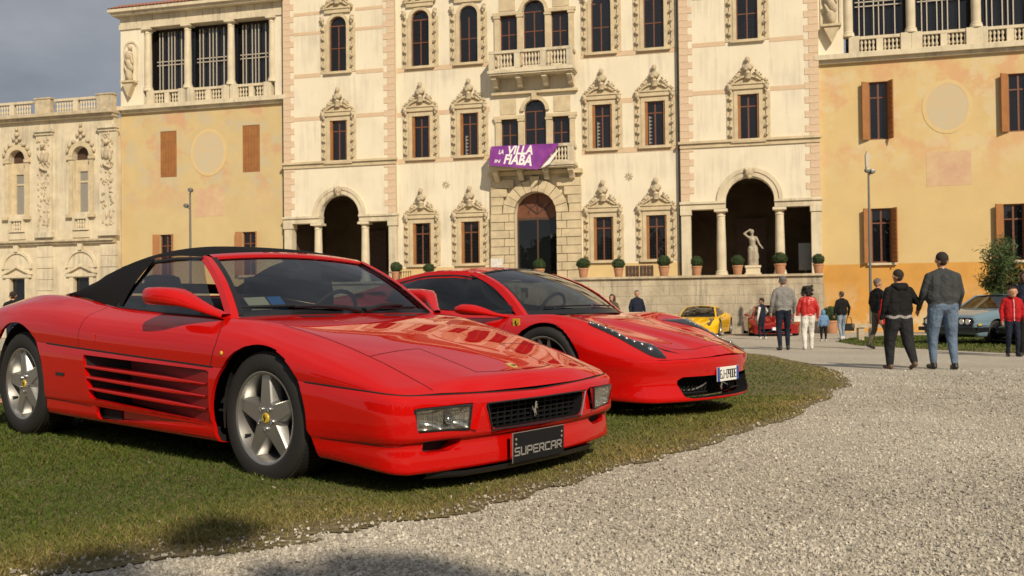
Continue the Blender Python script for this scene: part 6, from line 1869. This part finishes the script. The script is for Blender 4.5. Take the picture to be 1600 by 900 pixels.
def person(label, px, py, H, yaw, top, bottom, shoes, hair='hair_dark', arms=((.05, .0, 0), (.05, .0, 0)), stride=(0, 0), bulk=1.0, hem=.86, sleeve=None, voxel=.0115, hairstyle='short', at=None, hood=False, belly=0.0, bare_hands=True, loose=0.0, group='visitors strolling in the court', lookdown=0.0, extra=None, child=False, band=False):
    """local +Y is the way the person faces. arms: for (left, right) = (sideways elbow, forward of elbow, kind)"""
    g = at if at is not None else on_ground(px, py)
    root = empty('person', (g.x, g.y, float(ground(g.x, g.y))), yaw); tag(root, label, 'person', group)
    k = H / 1.75; c = []
    SK, TP, BT, SH, SL, EX = 0, 1, 2, 3, 4, 5
    mats = ['skin', top, bottom, shoes, sleeve or top, extra or top]
    b = bulk
    def add(a, e, r0, r1, m): c.append((tuple(np.array(a) * k), tuple(np.array(e) * k), r0 * k, r1 * k, m))
    hs = 1.0 if not child else 1.22
    # legs
    for i, s in enumerate((-1, 1)):
        st = stride[i]; hip = (s * .082 * b, -.004, .90); knee = (s * .10 * b, st * .5 + (.05 if st else 0), .485); an = (s * .10 * b, st - (.03 if st < 0 else 0), .10 + (.06 if st < -.15 else 0))
        add(hip, knee, .096 * b ** .8 + loose, .066 * b ** .8 + loose, BT); add(knee, an, .066 * b ** .8 + loose, .048 + loose * .8, BT)
        toe = (an[0] + s * .02, an[1] + .15, .035 + (-.0 if st >= -.15 else .0)); add((an[0], an[1] - .045, an[2] - .06), (toe[0], toe[1], .036), .040, .036, SH); add((an[0], an[1] - .02, an[2] - .03), (an[0], an[1], an[2] - .01), .046, .044, SH)
    bw = b ** .55
    add((-.070 * b, -.012, .95), (.070 * b, -.012, .95), .110 * bw, .110 * bw, BT)
    # trunk
    for s in (-1, 1):
        add((s * .084 * b, belly * .4, hem + .11), (s * .078 * b, .005 + belly * .3, 1.14), .124 * bw, .122 * bw, TP)
        add((s * .078 * b, .005 + belly * .3, 1.14), (s * .090 * bw, -.008, 1.33), .122 * bw, .112 * bw ** .6, TP)
        add((s * .02, -.012, 1.445), (s * .170 * bw ** .7, -.014, 1.375), .070, .070, TP)
    add((0, -.012, hem + .12), (0, -.02, 1.32), .122 * bw, .118 * bw ** .7, TP)
    if belly: add((0, .06 + belly, 1.0), (0, .05 + belly * .5, 1.2), .13 * b, .12 * b, TP)
    add((0, -.01, 1.40), (0, .0, 1.47), .075, .06, TP)
    add((0, -.005, 1.46), (0, .01, 1.55), .054, .052, SK)
    hy = .012 + lookdown * .05; hz = 1.628 - lookdown * .03
    add((0, hy - .015, hz), (0, hy, hz + .02), .092 * hs, .090 * hs, SK); add((0, hy + .045, hz - .075), (0, hy + .03, hz - .03), .052 * hs, .066 * hs, SK)
    add((0, hy + .098 * hs, hz - .015), (0, hy + .112 * hs, hz - .03), .011, .015, SK)
    for s in (-1, 1): add((s * .091 * hs, hy - .01, hz - .03), (s * .094 * hs, hy - .016, hz + .005), .013, .017, SK)
    add((-.018, hy + .092, hz - .072), (.018, hy + .092, hz - .072), .010, .010, SK)
    hands = []
    for i, s in enumerate((-1, 1)):
        ex, fy, kind = arms[i]
        sh = np.array([s * .178 * bw ** .7, -.015, 1.375]); el = np.array([s * (.215 * bw ** .8 + ex), -.03 + fy * .3, 1.13 + abs(ex) * .35])
        if kind == 0: wr = np.array([s * (.235 * bw ** .8 + ex * .7), .03 + fy, .885 + abs(fy) * .12])
        elif kind == 1: wr = np.array([s * (.10 + ex * .2), .22 + fy, 1.13 + .06])          # forearm folded in front
        elif kind == 2: wr = np.array([s * (.20 + ex), .26 + fy, 1.02])                       # reaching forward
        elif kind == 4: wr = np.array([s * (.06), .20 + fy, 1.30])                            # hand near the chin
        else: wr = np.array([s * (.42 + ex), .10 + fy, 1.10])
        add(sh, el, .064 * bw ** .6, .052, SL); add(el, wr, .052, .038, SL)
        d = wr - el; d /= np.linalg.norm(d); pm = wr + d * .075
        add(wr, pm, .028, .033, SK)
        side = np.cross(d, np.array([s, 0, 0.])); side = side / (np.linalg.norm(side) + 1e-9)
        for q, ln in ((-.030, .055), (-.010, .070), (.010, .068), (.028, .052)):
            f0 = pm + side * q; f1 = f0 + d * ln * .5; f2 = f1 + d * ln * .4 + np.array([-s * .018, .0, 0]); add(f0, f1, .0105, .010, SK); add(f1, f2, .010, .0085, SK)
        t0 = wr + d * .03 + side * -.03; add(t0, t0 + side * -.028 + d * .035, .012, .0105, SK)
        hands.append(pm * k)
    me = skin_mesh('body', c, voxel * max(k, .8), mats)
    n = len(me.polygons); C = np.empty(n * 3); me.polygons.foreach_get('center', C); C = C.reshape(-1, 3); ix = np.empty(n, np.int32); me.polygons.foreach_get('material_index', ix)
    tr_ = (np.abs(C[:, 0]) < .235 * b * k); zz = C[:, 2] + .012 * k * np.sin(C[:, 0] * 31 / k)       # a level hem
    ix[(ix == TP) & (zz < hem * k)] = BT; ix[(ix == BT) & (zz >= hem * k)] = TP
    if band: ix[((ix == TP) | (ix == BT)) & (zz < (hem + .002) * k) & (zz > (hem - .045) * k)] = EX
    me.polygons.foreach_set('material_index', ix)
    link(bpy.data.objects.new('body', me), root)
    # hair
    hc = []
    R0 = .098 * hs
    if hairstyle == 'short': hl = [((0, hy - .026, hz + .028), (0, hy - .012, hz + .040), .092 * hs, .090 * hs), ((0, hy - .042, hz - .022), (0, hy - .036, hz + .01), .066 * hs, .080 * hs), ((0, hy + .038, hz + .072), (0, hy, hz + .058), .045 * hs, .066 * hs)]
    elif hairstyle == 'long': hl = [((0, hy - .03, hz + .01), (0, hy - .015, hz + .045), R0 * 1.05, R0), ((-.05, hy - .06, hz - .12), (-.04, hy - .04, hz + .02), .075, .09), ((.05, hy - .06, hz - .12), (.04, hy - .04, hz + .02), .075, .09), ((0, hy - .075, hz - .16), (0, hy - .06, hz - .05), .07, .09)]
    elif hairstyle == 'curly':
        q = random.Random(3); hl = [((0, hy - .03, hz + .02), (0, hy - .02, hz + .05), R0 * 1.15, R0 * 1.12)] + [((x, hy - .04 + y, hz + z), (x * 1.1, hy - .04 + y * 1.1, hz + z * 1.05), .05, .045) for x, y, z in [(q.uniform(-.13, .13), q.uniform(-.09, .05), q.uniform(-.11, .13)) for _ in range(26)]]
    elif hairstyle == 'hood': hl = [((0, hy - .03, hz - .0), (0, hy - .015, hz + .04), .118, .112), ((0, hy - .05, hz - .10), (0, hy - .04, hz), .10, .11)]
    hm = [(tuple(np.array(a) * k), tuple(np.array(e) * k), r0 * k, r1 * k, 0) for a, e, r0, r1 in hl]
    link(bpy.data.objects.new('hair' if hairstyle != 'hood' else 'hood', skin_mesh('hair', hm, .013, [hair], 2)), root)
    for s in (-1, 1):
        MB().ball(np.array((s * .033, hy + .084 * hs, hz + .008)) * k, .010 * k, 8, 6).build('eye', 'hair_dark', root, 60)
    if hood:
        hh = [(tuple(np.array(a) * k), tuple(np.array(e) * k), r0 * k, r1 * k, 0) for a, e, r0, r1 in (((-.10, -.05, 1.46), (.10, -.05, 1.46), .055, .055), ((-.06, -.10, 1.43), (.06, -.10, 1.43), .06, .06), ((-.10, .0, 1.46), (-.08, .05, 1.44), .045, .04), ((.10, .0, 1.46), (.08, .05, 1.44), .045, .04))]
        link(bpy.data.objects.new('hood', skin_mesh('hood', hh, .014, [top], 2)), root)
    return root, hands, k
W = lambda r, p: Matrix.Translation(r.location) @ Matrix.Rotation(r.rotation_euler.z, 4, 'Z') @ Vector(p)

jeans, hj, kj = person('tall heavy man in a charcoal shirt and blue jeans, seen from behind', 1475, 577, 1.79, R(-4), 'cloth_charcoal', 'denim', 'shoe_black', arms=((.035, .16, 0), (.035, .16, 0)), bulk=1.30, stride=(.06, -.04), belly=.03, hem=.97, voxel=.011)
hoodie, _, kh = person('man in a black hooded top and dark track trousers, walking away beside the jeans man', 1406, 577, 1.54, R(6), 'cloth_black', 'track_black', 'shoe_brown', arms=((.02, .05, 0), (.10, .02, 4)), bulk=1.28, stride=(.10, -.22), hood=True, loose=.020, hem=.94, voxel=.011, extra='cloth_greyhem', band=True)
grey, _, _ = person('man in a light grey jumper and navy trousers, seen from behind', 1225, 547, 1.75, R(-2), 'cloth_grey', 'cloth_navy', 'shoe_black', hair='hair_grey', arms=((.04, .06, 0), (.04, .06, 0)), bulk=1.06, stride=(-.05, .06), hem=.94)
red, hr, kr = person('woman with curly black hair in a red leather jacket and white trousers', 1263, 546, 1.49, R(-10), 'leather_red', 'cloth_white', 'shoe_white', arms=((.05, .03, 0), (.05, .03, 0)), bulk=1.02, hairstyle='curly', stride=(-.10, .10), hem=.94, loose=.012)
boy, _, _ = person('boy in a navy gilet with white sleeves, beside the man in grey', 1191, 530, 1.38, R(40), 'cloth_navy', 'cloth_navy', 'shoe_white', sleeve='cloth_white', arms=((.05, .0, 0), (.16, .10, 3)), bulk=.92, child=True, stride=(.05, -.05), hem=.90)
tot, _, _ = person('small child in a hooded pale blue jacket beside the woman in red', 1287, 533, .95, R(5), 'cloth_blue', 'cloth_black', 'shoe_white', hair='cloth_blue', hairstyle='hood', bulk=1.25, child=True, hem=.84, arms=((.05, .02, 0), (.05, .02, 0)))
bagw, hb, kb = person('person in a black jacket and pale jeans walking off with a handbag', 1316, 530, 1.55, R(8), 'cloth_black', 'denim_pale', 'shoe_white', hair='hair_brown', arms=((.04, .03, 0), (.07, .03, 0)), stride=(-.10, .12), hem=.88)
behind, hbh, kbh = person('balding man in a dark jacket half hidden by the hooded man', 1373, 546, 1.66, R(-70), 'cloth_black', 'cloth_khaki', 'shoe_black', hair='hair_grey', arms=((.05, .10, 0), (.05, .02, 0)), stride=(-.16, .18), hem=.90)
redboy, _, _ = person('boy in a red zipped fleece and navy trousers looking down', 1583, 557, 1.36, R(170), 'fleece_red', 'cloth_navy', 'shoe_black', arms=((.04, .05, 0), (.04, .05, 0)), bulk=1.0, child=True, lookdown=1.0, stride=(.03, -.03), hem=.88, voxel=.011)
MB().tube([(0, .150 * .78, .88 * .78), (0, .152 * .78, 1.25 * .78), (0, .115 * .78, 1.42 * .78)], .006, 6).build('zip', 'cloth_white', redboy)
edge_p, _, _ = person('person in a dark blue coat cut off by the right edge', 1606, 556, 1.66, R(150), 'cloth_navy', 'cloth_black', 'shoe_black', hairstyle='long', hair='hair_brown', arms=((.05, .05, 0), (.05, .05, 0)), hem=.80)
navy, _, _ = person('man in a navy jumper standing by the terrace wall', 0, 0, 1.72, R(195), 'cloth_navy', 'cloth_khaki', 'shoe_black', hair='hair_grey', arms=((.05, .05, 0), (.05, .05, 0)), at=at_depth(996, 520, 33.0))
girl, _, _ = person('brown-haired woman whose head shows beyond the second car', 0, 0, 1.56, R(150), 'cloth_khaki', 'cloth_navy', 'shoe_black', hair='hair_brown', hairstyle='long', at=at_depth(957, 520, 32.0))
far1, _, _ = person('dark-haired passer-by behind the near car, at the far left', 0, 0, 1.72, R(30), 'cloth_black', 'cloth_navy', 'shoe_black', at=at_depth(20, 480, 27.0))
# things they carry
def bag(name, label, p, s, m, strap=None):
    o = MB().prism([(-s[0], 0), (s[0], 0), (s[0] * .9, s[1]), (-s[0] * .9, s[1])], -s[2], s[2]).tube([(-s[0] * .6, 0, s[1]), (-s[0] * .4, 0, s[1] * 1.8), (s[0] * .4, 0, s[1] * 1.8), (s[0] * .6, 0, s[1])], .012, 6).build(name, m, None, 40, loc=p)
    return tag(o, label, 'bag')
p = W(bagw, hb[1]); bag('handbag', 'black handbag carried by the person in pale jeans', (p.x + .03, p.y, p.z - .46), (.15, .24, .06), 'trim_black')
p = W(red, (-.27 * kr, .06, .78 * kr)); bag('handbag', 'small white handbag at the hip of the woman in red', (p.x - .02, p.y - .05, p.z), (.09, .13, .04), 'cloth_white')
p = W(behind, hbh[1]); bag('shopping_bag', 'red carrier bag hanging behind the man in dark jacket', (p.x - .12, p.y - .05, p.z - .18), (.12, .32, .05), 'fleece_red')

# ------------------------------------------------------------------ pots, statue, lamps, banner, planting
FMAT = Matrix.Translation(FO) @ Matrix.Rotation(FA, 4, 'Z')
def fpos(u, y, z): return FMAT @ Vector((u, y, z))

def leaf_cloud(pts, nrm, size, asp, seed, fold=.3):
    """quads, one per leaf, at pts facing roughly nrm"""
    q = np.random.default_rng(seed); n = len(pts)
    a = nrm + q.normal(0, .6, (n, 3)); a /= np.linalg.norm(a, axis=1, keepdims=True)
    t = np.cross(a, q.normal(size=(n, 3))); t /= np.linalg.norm(t, axis=1, keepdims=True); b = np.cross(a, t)
    s = (size * q.uniform(.6, 1.3, n))[:, None]
    V = np.stack([pts - t * s, pts - b * s * asp + a * s * .1, pts + t * s, pts + b * s * asp + a * s * .1], 1).reshape(-1, 3)
    F = np.arange(n * 4).reshape(-1, 4)
    return V, F
def shell_points(n, r, seed, inner=.8):
    q = np.random.default_rng(seed); d = q.normal(size=(n, 3)); d /= np.linalg.norm(d, axis=1, keepdims=True)
    return d * (r * q.uniform(inner, 1.03, n) )[:, None] * (1 + .06 * np.sin(d[:, :1] * 9 + d[:, 1:2] * 7)), d

pot_mesh = MB().lathe([(.20, 0), (.22, .03), (.285, .46), (.315, .47), (.315, .55), (.28, .55), (.27, .50), (0, .49)], 20).mesh('pot', 'terracotta', 40)
pts, d = shell_points(2600, .37, 5)
pts[:, 2] *= .88
V, F = leaf_cloud(pts, d, .030, .55, 6)
shrub_mesh = np_mesh('shrub', V, F, M['box_leaf'])
core_mesh = MB().ball((0, 0, 0), (.31, .31, .27), 12, 8).mesh('shrub_core', 'box_leaf', 60)
stem_mesh = MB().tube([(0, 0, .48), (0, 0, .62)], .03, 6).mesh('stem', 'bark')
def potted(label, loc, s=1.0, rz=0.0):
    r = empty('potted_shrub', loc, rz); r.scale = (s, s, s); tag(r, label, 'potted shrub', 'clipped shrubs in clay pots')
    inst('pot', pot_mesh, r); inst('stem', stem_mesh, r); c = inst('shrub', shrub_mesh, r, (0, 0, .80), rz * 3, (1 + .12 * math.sin(rz * 5), 1 + .1 * math.cos(rz * 7), 1 + .14 * math.sin(rz * 9))); inst('shrub_core', core_mesh, c)
    c['kind'] = 'stuff'
    return r
TZ = T0 - .02
spots = [(-20.3, 'potted ball shrub before the arch of the left tower'), (-16.25, 'potted ball shrub beside the pier at the left tower\'s right edge'), (-14.55, 'potted ball shrub under the first ground window right of the left tower'), (-9.05, 'potted ball shrub before the dark glazed front door'), (-6.95, 'potted ball shrub at the right side of the doorway stones'),
         (-5.30, 'potted ball shrub between the two ground windows, touching the wooden crate'), (-3.22, 'potted ball shrub just left of the right tower'), (-1.75, 'potted ball shrub in the narrow left bay of the right portico'), (.05, 'potted ball shrub standing left of the white statue'), (1.88, 'potted ball shrub by the column right of the white statue'), (3.5, 'potted ball shrub at the right end of the terrace')]
for i, (u, lb) in enumerate(spots): potted(lb, fpos(u, -1.2, TZ), .80 + .05 * math.sin(i * 2.3), i * .7)
g = on_ground(1299, 521); potted('potted ball shrub on the ground past the red car', (g.x, g.y, g.z), 1.0, 1.0)

# wooden crate and notices on the terrace
c = empty('wooden_crate', fpos(-4.35, -1.0, TZ), FA); tag(c, 'low dark wooden crate between the pots on the terrace', 'crate')
for k in range(2):
    q = MB()
    for j in range(4): q.box(k * .66 - .66 + j * .16, k * .66 - .66 + j * .16 + .145, -.02, .02, 0, .52 - .03 * j * (1 if k else -1) * 0)
    q.box(k * .66 - .66, k * .66 - .03, -.035, -.021, .08, .15); q.box(k * .66 - .66, k * .66 - .03, -.035, -.021, .36, .43)
    q.build('panel', 'dark_wood', c)
n = MB().box(-.30, .30, -.01, .01, 0, .62).build('notice', 'cloth_white', None, loc=fpos(-11.35, -.42, 2.62), rz=FA); tag(n, 'white paper notice left of the front door', 'notice')
n = MB().box(-.30, .30, -.01, .01, 0, 1.25).box(-.02, .02, .01, .03, -.2, 0).build('notice_board', 'grey_metal', None, loc=fpos(3.05, .9, 2.42), rz=FA); tag(n, 'grey notice board in the right portico bay', 'board')
f = empty('iron_fence', fpos(-17.4, -1.35, TZ), FA); tag(f, 'low black iron fence on the left part of the terrace', 'fence')
for z in (.05, .42): MB().box(0, 2.0, -.015, .015, z, z + .03).build('rail', 'iron', f)
bar = MB().box(-.01, .01, -.01, .01, .05, .5).mesh('bar', 'iron')
for k in range(17): inst('bar', bar, f, (.05 + k * .119, 0, 0))

# statue: a draped figure with an arm raised to the head
cs = []
def A(a, b, r0, r1): cs.append((a, b, r0, r1, 0))
A((-.08, 0, .12), (-.07, .02, .75), .12, .13); A((.09, .02, .12), (.07, .02, .75), .13, .13); A((0, -.02, .10), (0, 0, .70), .15, .15); A((.13, .05, .1), (.10, .03, .6), .06, .08)
A((-.05, 0, .75), (.05, 0, .80), .135, .13); A((0, 0, .85), (-.02, 0, 1.12), .115, .125); A((-.12, 0, 1.20), (.10, 0, 1.19), .065, .065); A((-.01, 0, 1.22), (-.02, .01, 1.34), .05, .05); A((-.03, .02, 1.42), (-.03, .02, 1.45), .085, .085)
A((-.15, 0, 1.20), (-.33, .02, 1.36), .05, .042); A((-.33, .02, 1.36), (-.10, .03, 1.52), .042, .034); A((.14, 0, 1.19), (.24, -.02, .95), .05, .042); A((.24, -.02, .95), (.36, .04, .78), .04, .032); A((.36, .04, .78), (.40, .06, .74), .03, .02); A((.16, -.04, .4), (.12, -.05, .85), .08, .05)
st = empty('statue', fpos(.72, -.75, TZ), FA + math.pi); tag(st, 'white marble statue of a draped figure with raised arm before the right arch', 'statue')
for x in [0]:
    o = bpy.data.objects.new('figure', skin_mesh('figure', cs, .018, ['marble'], 2)); o.location = (0, 0, .34); o.scale = (-1.12, 1.12, 1.12); link(o, st)
MB().box(-.36, .36, -.36, .36, 0, .08).box(-.31, .31, -.31, .31, .08, .32).box(-.35, .35, -.35, .35, .32, .42).build('pedestal', 'stone_pale', st, 40)

# lamp posts
def lamp(label, p, h, heads):
    r = empty('lamp_post', p); tag(r, label, 'lamp post', 'floodlight posts')
    MB().lathe([(.10, 0), (.10, .25), (.055, .30), (.045, h * .6), (.035, h)], 12).build('pole', 'grey_metal', r, 40)
    for dz, sx, s in heads:
        q = MB().lathe([(.02, -.12), (.08, -.11), (.095, .0), (.09, .07), (.02, .12)], 12, (sx, -.05, h + dz), 1); o = q.build('floodlight', 'grey_metal', r, 40)
        MB().tube([(0, 0, h + dz - .15), (sx, -.05, h + dz)], .025, 6).build('bracket', 'grey_metal', o)
p = on_ground(1361, 522); p = at_depth(1361, 500, 35.0); lamp('tall thin grey lamp post before the right wing', (p.x, p.y, float(ground(p.x, p.y))), 6.05, ((-.05, .12, 1), (.0, -.06, 1)))
q = MB().prism([(-.05, 0), (.05, 0), (.09, .45), (.0, .6), (-.06, .45)], -.06, .06)
for o in [x for x in bpy.data.objects if x.name.startswith('lamp_post')][:1]: q.build('lamp_head', 'white_bar', o, loc=(-.05, 0, 6.15))
p = at_depth(298, 480, 38.0); lamp('grey lamp post with two floodlights before the left wing', (p.x, p.y, float(ground(p.x, p.y))), 5.9, ((.12, .04, 1), (-.50, -.14, 1)))

# stone bench
p = on_ground(1366, 532); b = empty('stone_bench', p, R(-8)); tag(b, 'grey stone bench on the grass strip behind the walkers', 'bench')
MB().box(-.60, .60, -.20, .20, .40, .50).build('seat', 'stone_worn', b, 40)
for s in (-1, 1): MB().box(s * .40 - .08, s * .40 + .08, -.16, .16, 0, .40).build('leg', 'stone_worn', b, 40)

# oleander
p = at_depth(1592, 500, 36.0); ol = empty('oleander_bush', (p.x, p.y, float(ground(p.x, p.y)))); ol.scale = (1.3, 1.2, 1.22); tag(ol, 'large leafy oleander against the orange wall at the right edge', 'bush')
q = random.Random(5); PT, NR = [], []
for k in range(34):
    a = q.uniform(0, 6.28); r = q.uniform(.3, 1.55); h = q.uniform(1.2, 3.5) * (1 - .12 * r); e = Vector((r * math.cos(a), r * math.sin(a), h)); m = Vector((e.x * .35, e.y * .35, h * .6))
    MB().tube([(e.x * .1, e.y * .1, 0), m, e], [.03, .02, .008], 6).build('stem', 'bark', ol)
    for j in range(230):
        t = q.uniform(.25, 1.0); pt = m * (1 - t) + e * t if t > .3 else m
        PT.append((pt.x + q.gauss(0, .12), pt.y + q.gauss(0, .12), pt.z + q.gauss(0, .12))); NR.append((e.x * .5 + q.gauss(0, .4), e.y * .5 + q.gauss(0, .4), .5))
V, F = leaf_cloud(np.array(PT), np.array(NR), .10, .17, 9)
o = link(bpy.data.objects.new('foliage', np_mesh('foliage', V, F, M['oleander_leaf'])), ol); tag(o, kind='stuff')

# banner
mat('banner_purple', (.16, .022, .24), .6, c2=(.30, .05, .34), vscale=1.6, detail=3)
mat('banner_white', (.80, .78, .78), .6)
bn = empty('banner', FO, FA); tag(bn, 'purple LA VILLA in FIABA banner tied to the lower balcony', 'banner')
by = BYD - 1.05
def bpt(s, t):
    u = -11.42 + 3.30 * s - .10 * t; z = 8.62 - .02 * s - t * (.92 + .34 * min(1, s * 1.2)); y = by - .06 - .10 * t * math.sin(s * 5) - .05 * t
    if s > .72 and t > 1 - (s - .72) * 3.2:
        k = t - (1 - (s - .72) * 3.2); u -= k * .75; z += k * .55; y -= k * .10
    return (u, y, z)
MB().grid([[bpt(s, t) for t in np.linspace(0, 1, 16)] for s in np.linspace(0, 1, 40)]).build('cloth', 'banner_purple', bn, 60)
MB().add([(-8.95, by - .28, 7.42), (-8.30, by - .20, 8.12), (-8.05, by - .18, 8.30), (-8.52, by - .22, 7.62)], [(0, 1, 2, 3)]).build('folded_corner', 'banner_white', bn)
def text_mesh(txt, size, shear=.2, bold=.012):
    cu = bpy.data.curves.new('t', 'FONT'); cu.body = txt; cu.size = size; cu.shear = shear; cu.offset = bold; cu.resolution_u = 3
    o = bpy.data.objects.new('t', cu); COL.objects.link(o)
    dg = bpy.context.evaluated_depsgraph_get(); me = bpy.data.meshes.new_from_object(o.evaluated_get(dg)); bpy.data.objects.remove(o); return me
def banner_text(txt, s0, t0, h, wfac):
    me = text_mesh(txt, 1.0, .18, .035)
    bm = bmesh.new(); bm.from_mesh(me); bmesh.ops.triangulate(bm, faces=bm.faces)
    bmesh.ops.subdivide_edges(bm, edges=[e for e in bm.edges if e.calc_length() > .15], cuts=2)
    for v in bm.verts:
        s = s0 + v.co.x * wfac; t = t0 - v.co.y * h; a = bpt(max(0, min(.72, s)), max(0, min(.98, t)))
        x = a[0] + 3.3 * max(0, s - .72); v.co = (x, a[1] - .015, a[2])
    bm.to_mesh(me); bm.free(); me.materials.clear(); me.materials.append(M['banner_white'])
    link(bpy.data.objects.new('lettering', me), bn)
banner_text('LA', .12, .40, .30, .066); banner_text('VILLA', .25, .40, .52, .150); banner_text('IN', .07, .84, .22, .085); banner_text('FIABA', .21, .86, .62, .158)

# ------------------------------------------------------------------ what stands behind the photographer: a wood, and the tree whose shade reaches the lawn edge
q = np.random.default_rng(21)
Vs, Fs, off = [], [], 0
for k in range(26):
    a = R(-172 + 164 * (k + q.uniform(-.3, .3)) / 25); d = q.uniform(48, 62); cx, cy = d * math.cos(a), d * math.sin(a); hgt = q.uniform(8, 13); rad = q.uniform(3.2, 4.8)
    n = 900; dd = q.normal(size=(n, 3)); dd /= np.linalg.norm(dd, axis=1, keepdims=True)
    P = dd * q.uniform(.55, 1.05, (n, 1)) * [rad, rad, hgt * .46] + [cx, cy, hgt * .52 + .6]
    V, F = leaf_cloud(P, dd, .75, .7, 100 + k); Vs.append(V); Fs.append(F + off); off += len(V)
tag(link(bpy.data.objects.new('distant_wood', np_mesh('distant_wood', np.concatenate(Vs), np.concatenate(Fs), M['oleander_leaf']))), 'dark wood on the far side of the court, mirrored in the car', 'wood', kind='stuff')
tr = empty('plane_tree', (1.9, -9.0, .33)); tag(tr, 'tree behind the camera whose leafy shade falls on the lawn edge', 'tree')
MB().tube([(0, 0, 0), (.1, 0, 2.5), (0, .1, 5.5), (.1, .3, 8.0)], [.28, .22, .16, .06], 10).build('trunk', 'bark', tr, 60)
def sh_pt(px, py, dist):
    g = on_ground(px, py); return g + sun_dir * dist
clumps = []
for px, py, r in ((335, 836, .16), (300, 846, .11), (372, 832, .10), (165, 884, .14), (120, 896, .12), (440, 905, .13), (560, 895, .16), (620, 888, .13), (680, 900, .14), (740, 912, .12), (860, 950, .2), (250, 950, .2), (420, 960, .2), (640, 970, .25)):
    p = sh_pt(px, py, 14.0) - tr.location; clumps.append((p, r))
PT, NR = [], []
for p, r in clumps:
    n = int(1500 * r); dd = q.normal(size=(n, 3)); dd /= np.linalg.norm(dd, axis=1, keepdims=True); PT.append(np.array(p) + dd * q.uniform(.1, 1.0, (n, 1)) * r); NR.append(dd)
    mid = Vector((p.x * .5, p.y * .5, p.z * .85 + .3)); MB().tube([(.05, .2, 6.8), mid, p], [.05, .02, .006], 6).build('limb', 'bark', tr, 60)
V, F = leaf_cloud(np.concatenate(PT), np.concatenate(NR), .05, .7, 33)
o = link(bpy.data.objects.new('crown', np_mesh('crown', V, F, M['oleander_leaf'])), tr); tag(o, kind='stuff')
